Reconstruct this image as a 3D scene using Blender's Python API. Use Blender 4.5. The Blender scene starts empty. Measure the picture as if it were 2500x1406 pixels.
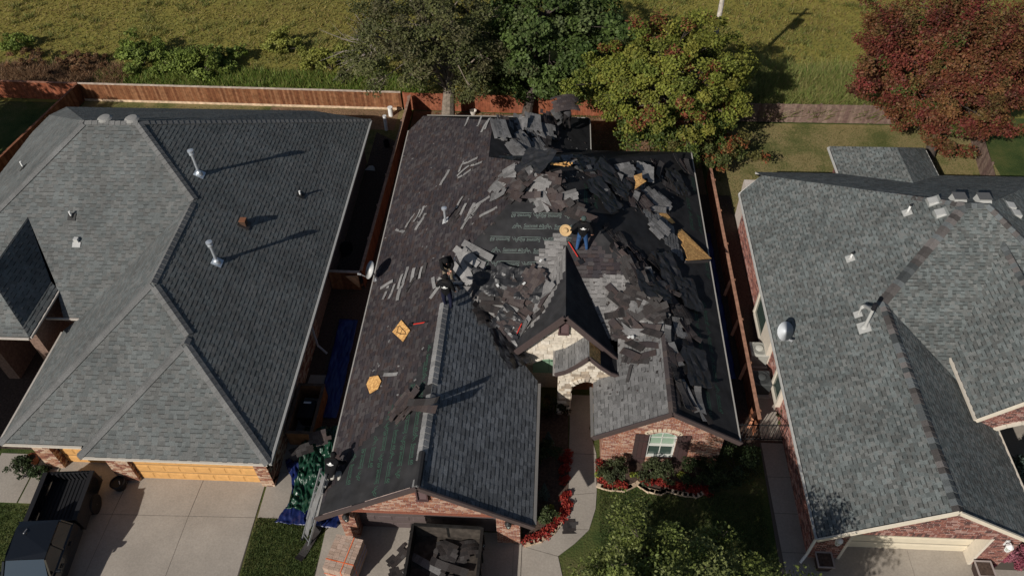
import bpy, math, random
import numpy as np
from mathutils import Vector, Matrix
random.seed(11)
rng = np.random.default_rng(11)
SC = bpy.context.scene
COL = SC.collection
R = math.radians

# ------------------------------------------------------------------ camera
FPX, PITCH, YAW, ROLL, CAMZ = 1907.87, .822995, .068466, -.024039, 27.0
fw = np.array([-math.sin(YAW)*math.cos(PITCH), math.cos(YAW)*math.cos(PITCH), -math.sin(PITCH)])
rt0 = np.array([math.cos(YAW), math.sin(YAW), 0.0]); up0 = np.cross(rt0, fw)
rt = math.cos(ROLL)*rt0 + math.sin(ROLL)*up0
upv = -math.sin(ROLL)*rt0 + math.cos(ROLL)*up0
cd = bpy.data.cameras.new('camera'); cam = bpy.data.objects.new('camera', cd); COL.objects.link(cam)
cd.sensor_width = 36.0; cd.lens = FPX/2500*36.0; cd.clip_start = .5; cd.clip_end = 1500
cam.matrix_world = Matrix(((rt[0], upv[0], -fw[0], 0), (rt[1], upv[1], -fw[1], 0), (rt[2], upv[2], -fw[2], CAMZ), (0, 0, 0, 1)))
SC.camera = cam
# ------------------------------------------------------------------ light
SUN_EL, SUN_AZ = R(32.2), R(214.9)          # sun behind the left shoulder
w = bpy.data.worlds.new('World'); SC.world = w; w.use_nodes = True
nt = w.node_tree; nt.nodes.clear()
sky = nt.nodes.new('ShaderNodeTexSky'); sky.sky_type = 'NISHITA'; sky.sun_disc = False
sky.sun_elevation = SUN_EL; sky.sun_rotation = SUN_AZ
bg = nt.nodes.new('ShaderNodeBackground'); bg.inputs[1].default_value = .05
ow = nt.nodes.new('ShaderNodeOutputWorld')
nt.links.new(sky.outputs[0], bg.inputs[0]); nt.links.new(bg.outputs[0], ow.inputs[0])
sl = bpy.data.lights.new('sun', 'SUN'); sl.energy = 4.3; sl.angle = R(.53); sl.color = (1.0, .945, .87)
sun = bpy.data.objects.new('sun', sl); COL.objects.link(sun)
SUNDIR = Vector((math.sin(SUN_AZ)*math.cos(SUN_EL), math.cos(SUN_AZ)*math.cos(SUN_EL), math.sin(SUN_EL)))
sun.rotation_euler = SUNDIR.to_track_quat('Z', 'Y').to_euler(); sun.location = SUNDIR*80
SC.view_settings.view_transform = 'Standard'; SC.view_settings.look = 'None'
SC.view_settings.exposure = 0.0; SC.view_settings.gamma = 1.0; SC.view_settings.use_curve_mapping = False

# ------------------------------------------------------------------ survey: photograph pixel -> point of the place
def ray(x, y): return (x-1250)/FPX*rt - (y-703)/FPX*upv + fw
def atz(x, y, z=0.0):
    d = ray(x, y); t = (z-CAMZ)/d[2]; return Vector((d[0]*t, d[1]*t, z))
def aty(x, y, Y):
    d = ray(x, y); t = Y/d[1]; return Vector((d[0]*t, Y, CAMZ+d[2]*t))
def pix(p):
    q = (p[0], p[1], p[2]-CAMZ)
    a = rt[0]*q[0]+rt[1]*q[1]+rt[2]*q[2]; b = upv[0]*q[0]+upv[1]*q[1]+upv[2]*q[2]; c = fw[0]*q[0]+fw[1]*q[1]+fw[2]*q[2]
    return 1250+FPX*a/c, 703-FPX*b/c
def inpoly(x, y, P):
    r = False; j = len(P)-1
    for i in range(len(P)):
        xi, yi = P[i]; xj, yj = P[j]
        if (yi > y) != (yj > y) and x < (xj-xi)*(y-yi)/(yj-yi)+xi: r = not r
        j = i
    return r

# ------------------------------------------------------------------ objects
WB = {}
def tag(o, label=None, cat=None, group=None, kind=None):
    if label: o['label'] = label
    if cat: o['category'] = cat
    if group: o['group'] = group
    if kind: o['kind'] = kind
    return o
def thing(name, label, cat, loc=(0, 0, 0), rz=0.0, group=None, rot=None):
    o = bpy.data.objects.new(name, None); COL.objects.link(o); o.empty_display_size = .2
    o.location = loc; o.rotation_euler = rot if rot else (0, 0, rz)
    WB[o.name] = Vector(loc)
    return tag(o, label, cat, group)
def link(name, me, parent=None, matrix=None):
    o = bpy.data.objects.new(name, me); COL.objects.link(o)
    if parent is not None: o.parent = parent
    if matrix is not None: o.matrix_basis = matrix
    return o
def copy_tree(o, parent=None):
    c = o.copy(); COL.objects.link(c)
    if parent is not None: c.parent = parent
    for ch in list(o.children): copy_tree(ch, c)
    return c

class MB:
    """collects faces; build() links them as one mesh object (world coordinates, or local with local=True)"""
    def __init__(s): s.v = []; s.f = []; s.c = []; s.m = []
    def poly(s, pts, col=(1, 1, 1), m=0):
        n = len(s.v); s.v.extend([tuple(p) for p in pts]); s.f.append(tuple(range(n, n+len(pts)))); s.c.append(col); s.m.append(m)
    def hexa(s, b, t, col=(1, 1, 1), m=0):
        """b, t: matching rings (counter-clockwise seen from above)"""
        n = len(s.v); k = len(b); s.v.extend([tuple(p) for p in b]); s.v.extend([tuple(p) for p in t])
        fs = [tuple(reversed(range(n, n+k))), tuple(range(n+k, n+2*k))]
        for i in range(k): j = (i+1) % k; fs.append((n+i, n+j, n+k+j, n+k+i))
        s.f += fs; s.c += [col]*len(fs); s.m += [m]*len(fs)
    def box(s, c, d, M=None, col=(1, 1, 1), m=0):
        """centre, full size, optional 3x3/4x4 orientation"""
        x, y, z = d[0]/2, d[1]/2, d[2]/2
        P = [Vector(q) for q in ((-x, -y, -z), (x, -y, -z), (x, y, -z), (-x, y, -z), (-x, -y, z), (x, -y, z), (x, y, z), (-x, y, z))]
        if M is not None: P = [M @ p for p in P]
        c = Vector(c); P = [p+c for p in P]; s.hexa(P[:4], P[4:], col, m)
    def beam(s, a, b, wd, ht, col=(1, 1, 1), m=0, up=Vector((0, 0, 1))):
        a = Vector(a); b = Vector(b); d = b-a
        x = d.normalized(); y = up.cross(x)
        if y.length < 1e-5: y = Vector((0, 1, 0)).cross(x)
        y.normalize(); z = x.cross(y)
        M = Matrix((x, y, z)).transposed(); s.box((a+b)/2, (d.length, wd, ht), M, col, m)
    def tube(s, pts, rad, n=8, col=(1, 1, 1), m=0, cap=True):
        pts = [Vector(p) for p in pts]
        if not hasattr(rad, '__len__'): rad = [rad]*len(pts)
        n0 = len(s.v); prev = None
        for i, p in enumerate(pts):
            d = (pts[min(i+1, len(pts)-1)]-pts[max(i-1, 0)]).normalized()
            if prev is None:
                a = Vector((0, 0, 1)) if abs(d.z) < .9 else Vector((1, 0, 0))
                x = d.cross(a).normalized()
            else: x = (prev - d*prev.dot(d)).normalized()
            prev = x; y = d.cross(x)
            for k in range(n):
                t = 2*math.pi*k/n; s.v.append(tuple(p + (x*math.cos(t)+y*math.sin(t))*rad[i]))
        for i in range(len(pts)-1):
            for k in range(n):
                a = n0+i*n+k; b = n0+i*n+(k+1) % n; s.f.append((a, b, b+n, a+n)); s.c.append(col); s.m.append(m)
        if cap:
            s.f.append(tuple(reversed(range(n0, n0+n)))); e = n0+(len(pts)-1)*n; s.f.append(tuple(range(e, e+n)))
            s.c += [col]*2; s.m += [m]*2
    def lathe(s, c, prof, n=16, M=None, col=(1, 1, 1), m=0):
        c = Vector(c); n0 = len(s.v)
        for r, z in prof:
            for k in range(n):
                t = 2*math.pi*k/n; p = Vector((r*math.cos(t), r*math.sin(t), z))
                s.v.append(tuple((M @ p if M is not None else p)+c))
        for i in range(len(prof)-1):
            for k in range(n):
                a = n0+i*n+k; b = n0+i*n+(k+1) % n; s.f.append((a, b, b+n, a+n)); s.c.append(col); s.m.append(m)
        s.f.append(tuple(reversed(range(n0, n0+n)))); e = n0+(len(prof)-1)*n; s.f.append(tuple(range(e, e+n)))
        s.c += [col]*2; s.m += [m]*2
    def mesh(s, name, mats, off=None, smooth=False):
        me = bpy.data.meshes.new(name)
        v = s.v if off is None else [(p[0]-off[0], p[1]-off[1], p[2]-off[2]) for p in s.v]
        me.from_pydata(v, [], s.f)
        if not isinstance(mats, (list, tuple)): mats = [mats]
        for q in mats: me.materials.append(q)
        if len(mats) > 1: me.polygons.foreach_set('material_index', np.array(s.m, dtype=np.int32))
        at = me.attributes.new('tone', 'FLOAT_COLOR', 'FACE')
        c = np.ones((len(s.f), 4), dtype=np.float32); c[:, :3] = np.array(s.c, dtype=np.float32).reshape(-1, 3)
        at.data.foreach_set('color', c.ravel())
        if smooth: me.polygons.foreach_set('use_smooth', np.ones(len(s.f), dtype=bool))
        me.update(); return me
    def build(s, name, mats, parent=None, local=False, smooth=False, kind=None, bevel=0):
        off = None
        if parent is not None and not local: off = WB[parent.name]
        o = link(name, s.mesh(name, mats, off, smooth), parent)
        WB[o.name] = WB[parent.name] if parent is not None else Vector((0, 0, 0))
        if kind: o['kind'] = kind
        if bevel:
            bv = o.modifiers.new('bevel', 'BEVEL'); bv.width = bevel; bv.segments = 2; bv.limit_method = 'ANGLE'
        return o
def quads_object(name, V, mats, colors=None, parent=None, nper=4, kind=None, smooth=False):
    """V: (n, nper, 3) numpy -> one mesh of n separate faces"""
    n = V.shape[0]; me = bpy.data.meshes.new(name)
    off = np.array(WB[parent.name]) if parent is not None else np.zeros(3)
    vv = (V.reshape(-1, 3)-off).astype(np.float32)
    me.vertices.add(n*nper); me.vertices.foreach_set('co', vv.ravel())
    me.loops.add(n*nper); me.loops.foreach_set('vertex_index', np.arange(n*nper, dtype=np.int32))
    me.polygons.add(n); me.polygons.foreach_set('loop_start', np.arange(0, n*nper, nper, dtype=np.int32))
    if colors is not None:
        at = me.attributes.new('tone', 'FLOAT_COLOR', 'FACE'); c = np.ones((n, 4), dtype=np.float32); c[:, :3] = colors
        at.data.foreach_set('color', c.ravel())
    me.materials.append(mats); me.update(calc_edges=True); me.validate()
    o = link(name, me, parent); WB[o.name] = Vector(off)
    if kind: o['kind'] = kind
    return o

# ------------------------------------------------------------------ materials
MATS = {}
def mat(name, col, rough=.8, tone=False, noise=0.0, nscale=6.0, bump=0.0, bscale=40.0, metal=0.0, spec=.3, col2=None, nscale2=None, coat=0.0, detail=4.0, stain=0.0):
    """col (+ col2 in soft patches), fine mottling, bump; tone=True multiplies the piece's own colour"""
    if name in MATS: return MATS[name]
    m = bpy.data.materials.new(name); m.use_nodes = True; t = m.node_tree; N = t.nodes; L = t.links
    b = N['Principled BSDF']; b.inputs['Roughness'].default_value = rough; b.inputs['Metallic'].default_value = metal
    b.inputs['Specular IOR Level'].default_value = spec
    if coat: b.inputs['Coat Weight'].default_value = coat
    tc = N.new('ShaderNodeNewGeometry'); src = None
    rgb = N.new('ShaderNodeRGB'); rgb.outputs[0].default_value = (*col, 1); src = rgb.outputs[0]
    def mix(kind, a, bsock, fac):
        x = N.new('ShaderNodeMix'); x.data_type = 'RGBA'; x.blend_type = kind
        if isinstance(fac, float): x.inputs[0].default_value = fac
        else: L.new(fac, x.inputs[0])
        L.new(a, x.inputs[6]); L.new(bsock, x.inputs[7]); return x.outputs[2]
    if col2 is not None:
        r2 = N.new('ShaderNodeRGB'); r2.outputs[0].default_value = (*col2, 1)
        n2 = N.new('ShaderNodeTexNoise'); n2.inputs['Scale'].default_value = nscale2 or 1.0; n2.inputs['Detail'].default_value = 5
        L.new(tc.outputs['Position'], n2.inputs['Vector'])
        mr = N.new('ShaderNodeMapRange'); mr.inputs[1].default_value = .4; mr.inputs[2].default_value = .62
        L.new(n2.outputs[0], mr.inputs[0]); src = mix('MIX', src, r2.outputs[0], mr.outputs[0])
    if tone:
        a = N.new('ShaderNodeAttribute'); a.attribute_name = 'tone'; src = mix('MULTIPLY', src, a.outputs['Color'], 1.0)
    if noise:
        n1 = N.new('ShaderNodeTexNoise'); n1.inputs['Scale'].default_value = nscale; n1.inputs['Detail'].default_value = detail
        L.new(tc.outputs['Position'], n1.inputs['Vector'])
        mr = N.new('ShaderNodeMapRange'); mr.inputs[1].default_value = .3; mr.inputs[2].default_value = .7
        mr.inputs[3].default_value = 1-noise; mr.inputs[4].default_value = 1+noise
        L.new(n1.outputs[0], mr.inputs[0]); cc = N.new('ShaderNodeCombineColor')
        for i in range(3): L.new(mr.outputs[0], cc.inputs[i])
        src = mix('MULTIPLY', src, cc.outputs[0], 1.0)
    if stain:
        n4 = N.new('ShaderNodeTexNoise'); n4.inputs['Scale'].default_value = .55; n4.inputs['Detail'].default_value = 6; n4.inputs['Roughness'].default_value = .6
        L.new(tc.outputs['Position'], n4.inputs['Vector'])
        m4 = N.new('ShaderNodeMapRange'); m4.inputs[1].default_value = .32; m4.inputs[2].default_value = .68; m4.inputs[3].default_value = 1-stain; m4.inputs[4].default_value = 1+stain
        L.new(n4.outputs[0], m4.inputs[0]); c4 = N.new('ShaderNodeCombineColor')
        for i in range(3): L.new(m4.outputs[0], c4.inputs[i])
        src = mix('MULTIPLY', src, c4.outputs[0], 1.0)
    L.new(src, b.inputs['Base Color'])
    if bump:
        n3 = N.new('ShaderNodeTexNoise'); n3.inputs['Scale'].default_value = bscale; n3.inputs['Detail'].default_value = 3
        L.new(tc.outputs['Position'], n3.inputs['Vector'])
        bp = N.new('ShaderNodeBump'); bp.inputs['Strength'].default_value = bump; bp.inputs['Distance'].default_value = .02
        L.new(n3.outputs[0], bp.inputs['Height']); L.new(bp.outputs[0], b.inputs['Normal'])
    MATS[name] = m; return m
def leafmat(name, rough=.6, trans=.3):
    m = bpy.data.materials.new(name); m.use_nodes = True; t = m.node_tree; N = t.nodes; L = t.links
    b = N['Principled BSDF']; b.inputs['Roughness'].default_value = rough; b.inputs['Specular IOR Level'].default_value = .25
    a = N.new('ShaderNodeAttribute'); a.attribute_name = 'tone'
    L.new(a.outputs['Color'], b.inputs['Base Color'])
    tr = N.new('ShaderNodeBsdfTranslucent'); L.new(a.outputs['Color'], tr.inputs['Color'])
    mx = N.new('ShaderNodeMixShader'); mx.inputs[0].default_value = trans
    L.new(b.outputs[0], mx.inputs[1]); L.new(tr.outputs[0], mx.inputs[2]); L.new(mx.outputs[0], N['Material Output'].inputs['Surface'])
    return m
M_SH = mat('asphalt_shingle', (1, 1, 1), .95, tone=True, noise=.22, nscale=30, bump=.35, bscale=160, spec=.1, stain=.16)
M_FELT = mat('roofing_felt', (.026, .026, .028), .85, noise=.3, nscale=2.2, bump=.3, bscale=3, spec=.15, col2=(.033, .032, .033), nscale2=.9)
M_PRINT = mat('felt_print', (.13, .165, .15), .8, noise=.25, nscale=9)
M_OSB = mat('strand_board', (.78, .45, .16), .85, noise=.25, nscale=22, bump=.2, col2=(.5, .26, .09), nscale2=9)
M_BRICK = mat('red_brick', (1, 1, 1), .9, tone=True, noise=.2, nscale=25, bump=.3, bscale=60, spec=.1)
M_MORTAR = mat('mortar', (.52, .46, .41), .95, noise=.15, nscale=20)
M_STONE = mat('limestone', (1, 1, 1), .9, tone=True, noise=.18, nscale=9, bump=.5, bscale=14, spec=.15)
M_WOOD = mat('fence_wood', (1, 1, 1), .85, tone=True, noise=.3, nscale=5, bump=.2, bscale=20, spec=.15)
M_PAINT = mat('painted_trim', (1, 1, 1), .6, tone=True, noise=.06, nscale=8)
M_METAL = mat('galvanised_metal', (1, 1, 1), .4, tone=True, noise=.1, nscale=12, metal=.6, spec=.5)
M_CONC = mat('concrete', (.335, .298, .255), .9, noise=.1, nscale=16, bump=.2, bscale=60, col2=(.295, .262, .224), nscale2=.45, detail=12, stain=.1)
M_CONC2 = mat('joint_filler', (.10, .085, .07), .95)
M_GLASS = mat('window_glass', (.045, .07, .06), .08, spec=.6)
M_BLACK = mat('black_plastic', (.012, .012, .013), .5)
M_LEAF = leafmat('leaf')
M_BARK = mat('bark', (.20, .165, .13), .95, noise=.35, nscale=7, bump=.6, bscale=14)
M_BARKD = mat('bark_dark', (.075, .06, .05), .95, noise=.35, nscale=7, bump=.6, bscale=14)
M_SOIL = mat('mulch_soil', (.075, .05, .038), .98, noise=.4, nscale=12, bump=.6, bscale=25)

# ------------------------------------------------------------------ pieces: nearest 300 as parts, the rest joined
CAMP = Vector((0, 0, CAMZ))
_unit = {}
def unit_mesh(key, fn):
    if key not in _unit: _unit[key] = fn()
    return _unit[key]
def clipx(P, x0, x1):
    for s, lim in ((1, x0), (-1, -x1)):
        Q = []; n = len(P)
        for i in range(n):
            a = P[i]; b = P[(i+1) % n]; da = s*a[0]-lim; db = s*b[0]-lim
            if da >= 0: Q.append(a)
            if (da < 0) != (db < 0):
                t = da/(da-db); Q.append((a[0]+(b[0]-a[0])*t, a[1]+(b[1]-a[1])*t))
        P = Q
        if len(P) < 3: return []
    return P
def clipy(P, y0, y1):
    Q = clipx([(b, a) for a, b in P], y0, y1); return [(b, a) for a, b in Q]
def parea(P):
    return abs(sum(P[i][0]*P[(i+1) % len(P)][1]-P[(i+1) % len(P)][0]*P[i][1] for i in range(len(P))))/2
class Pieces:
    """courses of small pieces on planar faces"""
    def __init__(s, part, sub, matr, ex, widths, tabh, name, limit=300):
        s.part = part; s.sub = sub; s.mat = matr; s.ex = ex; s.w = widths; s.tabh = tabh; s.name = name; s.full = []; s.mb = MB(); s.limit = limit
    def face(s, poly3, palette, regions=(), gap=0.0, lift=0.0, uv=None, wedge=True, jit=.0, clear=None):
        P = [Vector(p) for p in poly3]
        n = Vector((0, 0, 0))
        for i in range(len(P)):
            a, b = P[i], P[(i+1) % len(P)]; n += Vector(((a.y-b.y)*(a.z+b.z), (a.z-b.z)*(a.x+b.x), (a.x-b.x)*(a.y+b.y)))
        n.normalize()
        if uv is None:
            if n.z < 0: n = -n
            u = Vector((0, 0, 1)).cross(n).normalized(); v = n.cross(u)
        else:
            u, v = Vector(uv[0]), Vector(uv[1]); n = u.cross(v)
        o = min(P, key=lambda p: (p.dot(v))); o = Vector(o)
        P2 = [((p-o).dot(u), (p-o).dot(v)) for p in P]
        vmax = max(q[1] for q in P2); k = 0; b0 = 0.0
        while b0 < vmax-.01:
            b1 = min(b0+s.ex, vmax+1e-6); strip = clipy(P2, b0, b1); hi = False
            if strip:
                a0 = min(q[0] for q in strip); a1 = max(q[0] for q in strip)
                a = a0-random.random()*s.w[0]*.9 if s.wrand else a0-(s.w[0]*.5 if k % 2 else 0)
                while a < a1:
                    wd = random.choice(s.w); e = a+wd
                    T = clipx(strip, a+gap, e-gap)
                    if T and parea(T) > .0012:
                        cx = sum(q[0] for q in T)/len(T); cy = sum(q[1] for q in T)/len(T)
                        c3 = o+u*cx+v*cy; pal = palette
                        px = None
                        if regions:
                            px = pix(c3)
                            for poly, pl in regions:
                                if inpoly(px[0], px[1], poly): pal = pl; break
                        if pal:
                            tone = random.choice(pal); hi = not hi if random.random() < .85 else hi
                            th = s.tabh*(1.0 if hi or not wedge else .62)+lift
                            if not wedge: th = s.tabh*random.choice((.55, .8, 1.0))
                            isfull = len(T) == 4 and abs(parea(T)-(wd-2*gap)*(b1-b0)) < 1e-5 and abs(b1-b0-s.ex) < 1e-6
                            if isfull: s.full.append((c3, u, v, n, wd-2*gap, th, tone, wedge))
                            else: s.emit(o, u, v, n, T, b0, b1, th, tone, wedge)
                    a = e
            b0 += s.ex; k += 1
    wrand = True
    def emit(s, o, u, v, n, T, b0, b1, th, tone, wedge):
        g = .012 if not wedge and s.ex < .2 else 0.0
        T2 = [(q[0], min(q[1], b1-g)) for q in T] if g else T
        bot = [o+u*a+v*b-n*.004 for a, b in T2]
        top = [o+u*a+v*b+n*(th*(1-(b-b0)/(b1-b0)*.85) if wedge else th) for a, b in T2]
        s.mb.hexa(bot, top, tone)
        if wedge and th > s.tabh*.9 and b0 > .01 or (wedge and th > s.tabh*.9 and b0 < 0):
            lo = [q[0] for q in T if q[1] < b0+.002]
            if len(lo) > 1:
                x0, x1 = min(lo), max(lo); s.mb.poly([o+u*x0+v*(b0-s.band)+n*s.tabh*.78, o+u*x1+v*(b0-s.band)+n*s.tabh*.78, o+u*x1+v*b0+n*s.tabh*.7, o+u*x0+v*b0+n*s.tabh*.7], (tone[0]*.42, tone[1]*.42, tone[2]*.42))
    band = .03
    def finish(s):
        def vis(q):
            x, y = pix(q[0]); d = (q[0]-CAMP).length
            facing = q[3].dot((CAMP-q[0]).normalized())
            return d/max(facing, .05) + (0 if -20 < x < 2520 and -20 < y < 1426 else 1000)
        s.full.sort(key=vis)
        for i, (c, u, v, n, wd, th, tone, wedge) in enumerate(s.full):
            if i < s.limit:
                key = (s.name, round(wd, 3), round(th, 3), tone, wedge)
                def mk():
                    mb = MB(); h = s.ex/2; g = 0 if wedge else .012
                    T = [(-wd/2, -h), (wd/2, -h), (wd/2, h-g), (-wd/2, h-g)]
                    bot = [(a, b, -.004) for a, b in T]; top = [(a, b, th*(1-(b+h)/(2*h)*.85) if wedge else th) for a, b in T]
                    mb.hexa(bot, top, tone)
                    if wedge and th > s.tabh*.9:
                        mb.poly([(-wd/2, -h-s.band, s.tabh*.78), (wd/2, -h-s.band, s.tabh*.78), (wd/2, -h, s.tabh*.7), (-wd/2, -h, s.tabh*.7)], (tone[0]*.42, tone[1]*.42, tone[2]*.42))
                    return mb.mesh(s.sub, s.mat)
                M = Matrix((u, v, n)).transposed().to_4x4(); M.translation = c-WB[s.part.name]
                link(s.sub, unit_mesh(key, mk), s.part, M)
            else:
                h = s.ex/2; T = [(-wd/2, -h), (wd/2, -h), (wd/2, h), (-wd/2, h)]
                s.emit(c, u, v, n, T, -h, h, th, tone, wedge)
        if s.mb.f: s.mb.build(s.name, s.mat, s.part, kind='stuff')
def grey(v, t=(1, 1, 1)): return (v*t[0], v*t[1], v*t[2])
# ================================================================== ground
def gmat(name, stops, scale=.35, fine=9, bump=.5):
    m = bpy.data.materials.new(name); m.use_nodes = True; t = m.node_tree; N = t.nodes; L = t.links
    b = N['Principled BSDF']; b.inputs['Roughness'].default_value = 1; b.inputs['Specular IOR Level'].default_value = .05
    tc = N.new('ShaderNodeTexCoord'); n1 = N.new('ShaderNodeTexNoise'); n1.inputs['Scale'].default_value = scale; n1.inputs['Detail'].default_value = 8; n1.inputs['Roughness'].default_value = .65
    n2 = N.new('ShaderNodeTexNoise'); n2.inputs['Scale'].default_value = fine; n2.inputs['Detail'].default_value = 4
    L.new(tc.outputs['Object'], n1.inputs['Vector']); L.new(tc.outputs['Object'], n2.inputs['Vector'])
    ad = N.new('ShaderNodeMath'); ad.operation = 'MULTIPLY_ADD'; ad.inputs[1].default_value = .35; L.new(n2.outputs[0], ad.inputs[0]); L.new(n1.outputs[0], ad.inputs[2])
    sb = N.new('ShaderNodeMath'); sb.operation = 'SUBTRACT'; sb.inputs[1].default_value = .175; L.new(ad.outputs[0], sb.inputs[0])
    cr = N.new('ShaderNodeValToRGB'); L.new(sb.outputs[0], cr.inputs[0])
    e = cr.color_ramp.elements; e[0].position = .34; e[0].color = (*stops[0], 1); e[1].position = .66; e[1].color = (*stops[-1], 1)
    for i, s in enumerate(stops[1:-1]): x = e.new(.34+.32*(i+1)/(len(stops)-1)); x.color = (*s, 1)
    L.new(cr.outputs[0], b.inputs['Base Color'])
    bp = N.new('ShaderNodeBump'); bp.inputs['Strength'].default_value = bump; bp.inputs['Distance'].default_value = .05
    L.new(n2.outputs[0], bp.inputs['Height']); L.new(bp.outputs[0], b.inputs['Normal']); MATS[name] = m; return m
M_FIELD = gmat('meadow_ground', [(.14, .135, .04), (.19, .17, .045), (.23, .2, .05), (.22, .16, .06)], .1, 4, .5)
M_LAWN = gmat('lawn_turf', [(.035, .055, .018), (.055, .075, .024), (.08, .09, .03), (.11, .10, .045)], .5, 14, .8)
M_DRY = gmat('dry_lawn', [(.09, .10, .035), (.15, .14, .055), (.24, .19, .09), (.17, .14, .06)], .45, 10, .6)
M_DIRT = gmat('bare_dirt', [(.13, .085, .055), (.2, .13, .08), (.28, .18, .11)], .6, 12, .6)
def sheet(name, pts, z, m, kind='structure', th=0.0):
    mb = MB(); P = [(p[0], p[1], z) for p in pts]
    if th: mb.hexa([(p[0], p[1], z-th) for p in pts], P)
    else: mb.poly(P)
    return mb.build(name, m, kind=kind)
sheet('ground', [(-500, -200), (500, -200), (500, 700), (-500, 700)], -.02, M_FIELD)
sheet('lawn', [(-60, -20), (60, -20), (60, 39.3), (-60, 39.6)], 0, M_LAWN)
sheet('back_yard', [(-29, 34), (-9.0, 34), (-8.9, 39.25), (-28.7, 39.7)], .006, M_DRY)
sheet('bare_strip', [(-17, 37.6), (-9.2, 37.2), (-9.2, 39.2), (-17, 39.35)], .012, M_DIRT)
sheet('back_yard', [(8.4, 28), (24, 28), (24, 38.5), (8.4, 38.5)], .006, M_DRY)
sheet('back_yard', [(-8.3, 35), (8.2, 32), (8.2, 38.6), (-8.3, 39.2)], .006, M_DIRT)
sheet('side_yard', [(-10.3, 16.5), (-7.2, 16.5), (-7.2, 35), (-10.2, 37)], .008, M_SOIL)
sheet('side_yard', [(6.6, 16.8), (9.4, 16.8), (9.4, 32), (6.6, 32)], .008, M_SOIL)
sheet('patio_ground', [(-27, 15.5), (-19.3, 15.5), (-19.3, 22), (-27, 22)], .008, M_SOIL)

def slab_row(name, quads, z=.02, gap=.012, filler=None):
    """concrete slabs with recessed joints"""
    for q in quads:
        c = Vector((sum(p[0] for p in q)/len(q), sum(p[1] for p in q)/len(q)))
        P = []
        for p in q:
            d = Vector((p[0], p[1]))-c; P.append(Vector((p[0], p[1]))-d.normalized()*gap)
        mb = MB(); mb.hexa([(p.x, p.y, z-.06) for p in P], [(p.x, p.y, z) for p in P])
        o = mb.build(name, M_CONC, kind='structure')
def under(name, pts, z=.012): sheet(name, pts, z, M_CONC2)
# left driveway
def L2(a, b, t): return (a[0]+(b[0]-a[0])*t, a[1]+(b[1]-a[1])*t)
under('driveway_joint', [(-18.9, 8), (-10.65, 8), (-10.68, 14.6), (-18.9, 15.2)])
slab_row('driveway', [[(-13.2, 12.95), (-10.68, 13.0), (-10.66, 14.7), (-13.1, 14.7)], [(-16.1, 12.9), (-13.2, 12.95), (-13.1, 14.7), (-16.0, 14.7)],
    [(-13.3, 9), (-10.72, 9), (-10.68, 13.0), (-13.2, 12.95)], [(-16.2, 9), (-13.3, 9), (-13.2, 12.95), (-16.1, 12.9)],
    [(-18.9, 12.9), (-16.1, 12.9), (-16.0, 15.1), (-18.9, 15.1)], [(-18.8, 9), (-16.2, 9), (-16.1, 12.9), (-18.9, 12.9)],
    [(-19.9, 13.2), (-18.95, 13.2), (-18.95, 15.3), (-19.9, 15.3)], [(-21.6, 13.2), (-19.95, 13.2), (-19.95, 15.3), (-21.6, 15.3)]])
slab_row('side_walk_slab', [[(-10.6, 13.0), (-9.55, 13.0), (-9.6, 14.9), (-10.6, 14.9)], [(-10.6, 14.9), (-9.6, 14.9), (-9.65, 16.9), (-10.5, 16.9)], [(-10.3, 16.9), (-9.3, 16.9), (-9.0, 19.6), (-10.1, 19.6)]])
# middle driveway and curved path
under('driveway_joint', [(-8.1, 8), (-.2, 8), (-.2, 12.4), (-7.9, 12.9)])
slab_row('driveway', [[(-7.95, 8), (-4.2, 8), (-4.2, 12.95), (-7.95, 12.95)], [(-4.2, 8), (-1.0, 8), (-1.0, 12.8), (-4.2, 12.8)], [(-1.0, 8), (-.72, 8), (-.72, 12.4), (-1.0, 12.4)]])
PW = [((-.7, 9.2), (1.0, 10.2)), ((-.7, 12.32), (.6, 12.0)), ((.05, 12.66), (1.2, 12.5)), ((.42, 13.05), (1.72, 13.05)), ((.8, 13.75), (1.98, 13.9)), ((.95, 14.4), (2.03, 14.55)), ((.97, 15.2), (2.05, 15.2)), ((.97, 16.2), (2.05, 16.2)), ((1.0, 17.4), (1.8, 17.4)), ((1.0, 19), (2.3, 19))]
under('path_joint', [p[0] for p in PW]+[p[1] for p in reversed(PW)])
for i, j in ((0, 1), (1, 3), (3, 5), (5, 7), (7, 9)):
    pts = [PW[k][0] for k in range(i, j+1)]+[PW[k][1] for k in range(j, i-1, -1)]
    c = Vector((sum(p[0] for p in pts)/len(pts), sum(p[1] for p in pts)/len(pts)))
    P = [Vector(p)-(Vector(p)-c).normalized()*.012 for p in pts]
    mb = MB(); mb.hexa([(p.x, p.y, -.04) for p in P], [(p.x, p.y, .022) for p in P]); mb.build('path', M_CONC, kind='structure')
# right driveway and side walk
under('driveway_joint', [(8.3, 8), (17, 8), (17, 12.5), (9.7, 12.6), (9.7, 17), (8.5, 17)])
slab_row('driveway', [[(10.1, 8), (13, 8), (13, 12.9), (10.1, 12.9)], [(13, 8), (15.4, 8), (15.4, 12.9), (13, 12.9)], [(15.4, 8), (18, 8), (18, 12.2), (15.4, 12.2)]])
slab_row('side_walk_slab', [[(8.55, y), (9.75, y), (9.75, y+1.5), (8.55, y+1.5)] for y in (11, 12.5, 14, 15.5)]+[[(9.75, 8), (10.1, 8), (10.1, 12.0), (9.75, 12.0)], [(8.35, 8), (9.75, 8), (9.75, 11), (8.45, 11)], [(8.6, 17.1), (9.45, 17.1), (9.45, 21), (8.6, 21)]])

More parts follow.
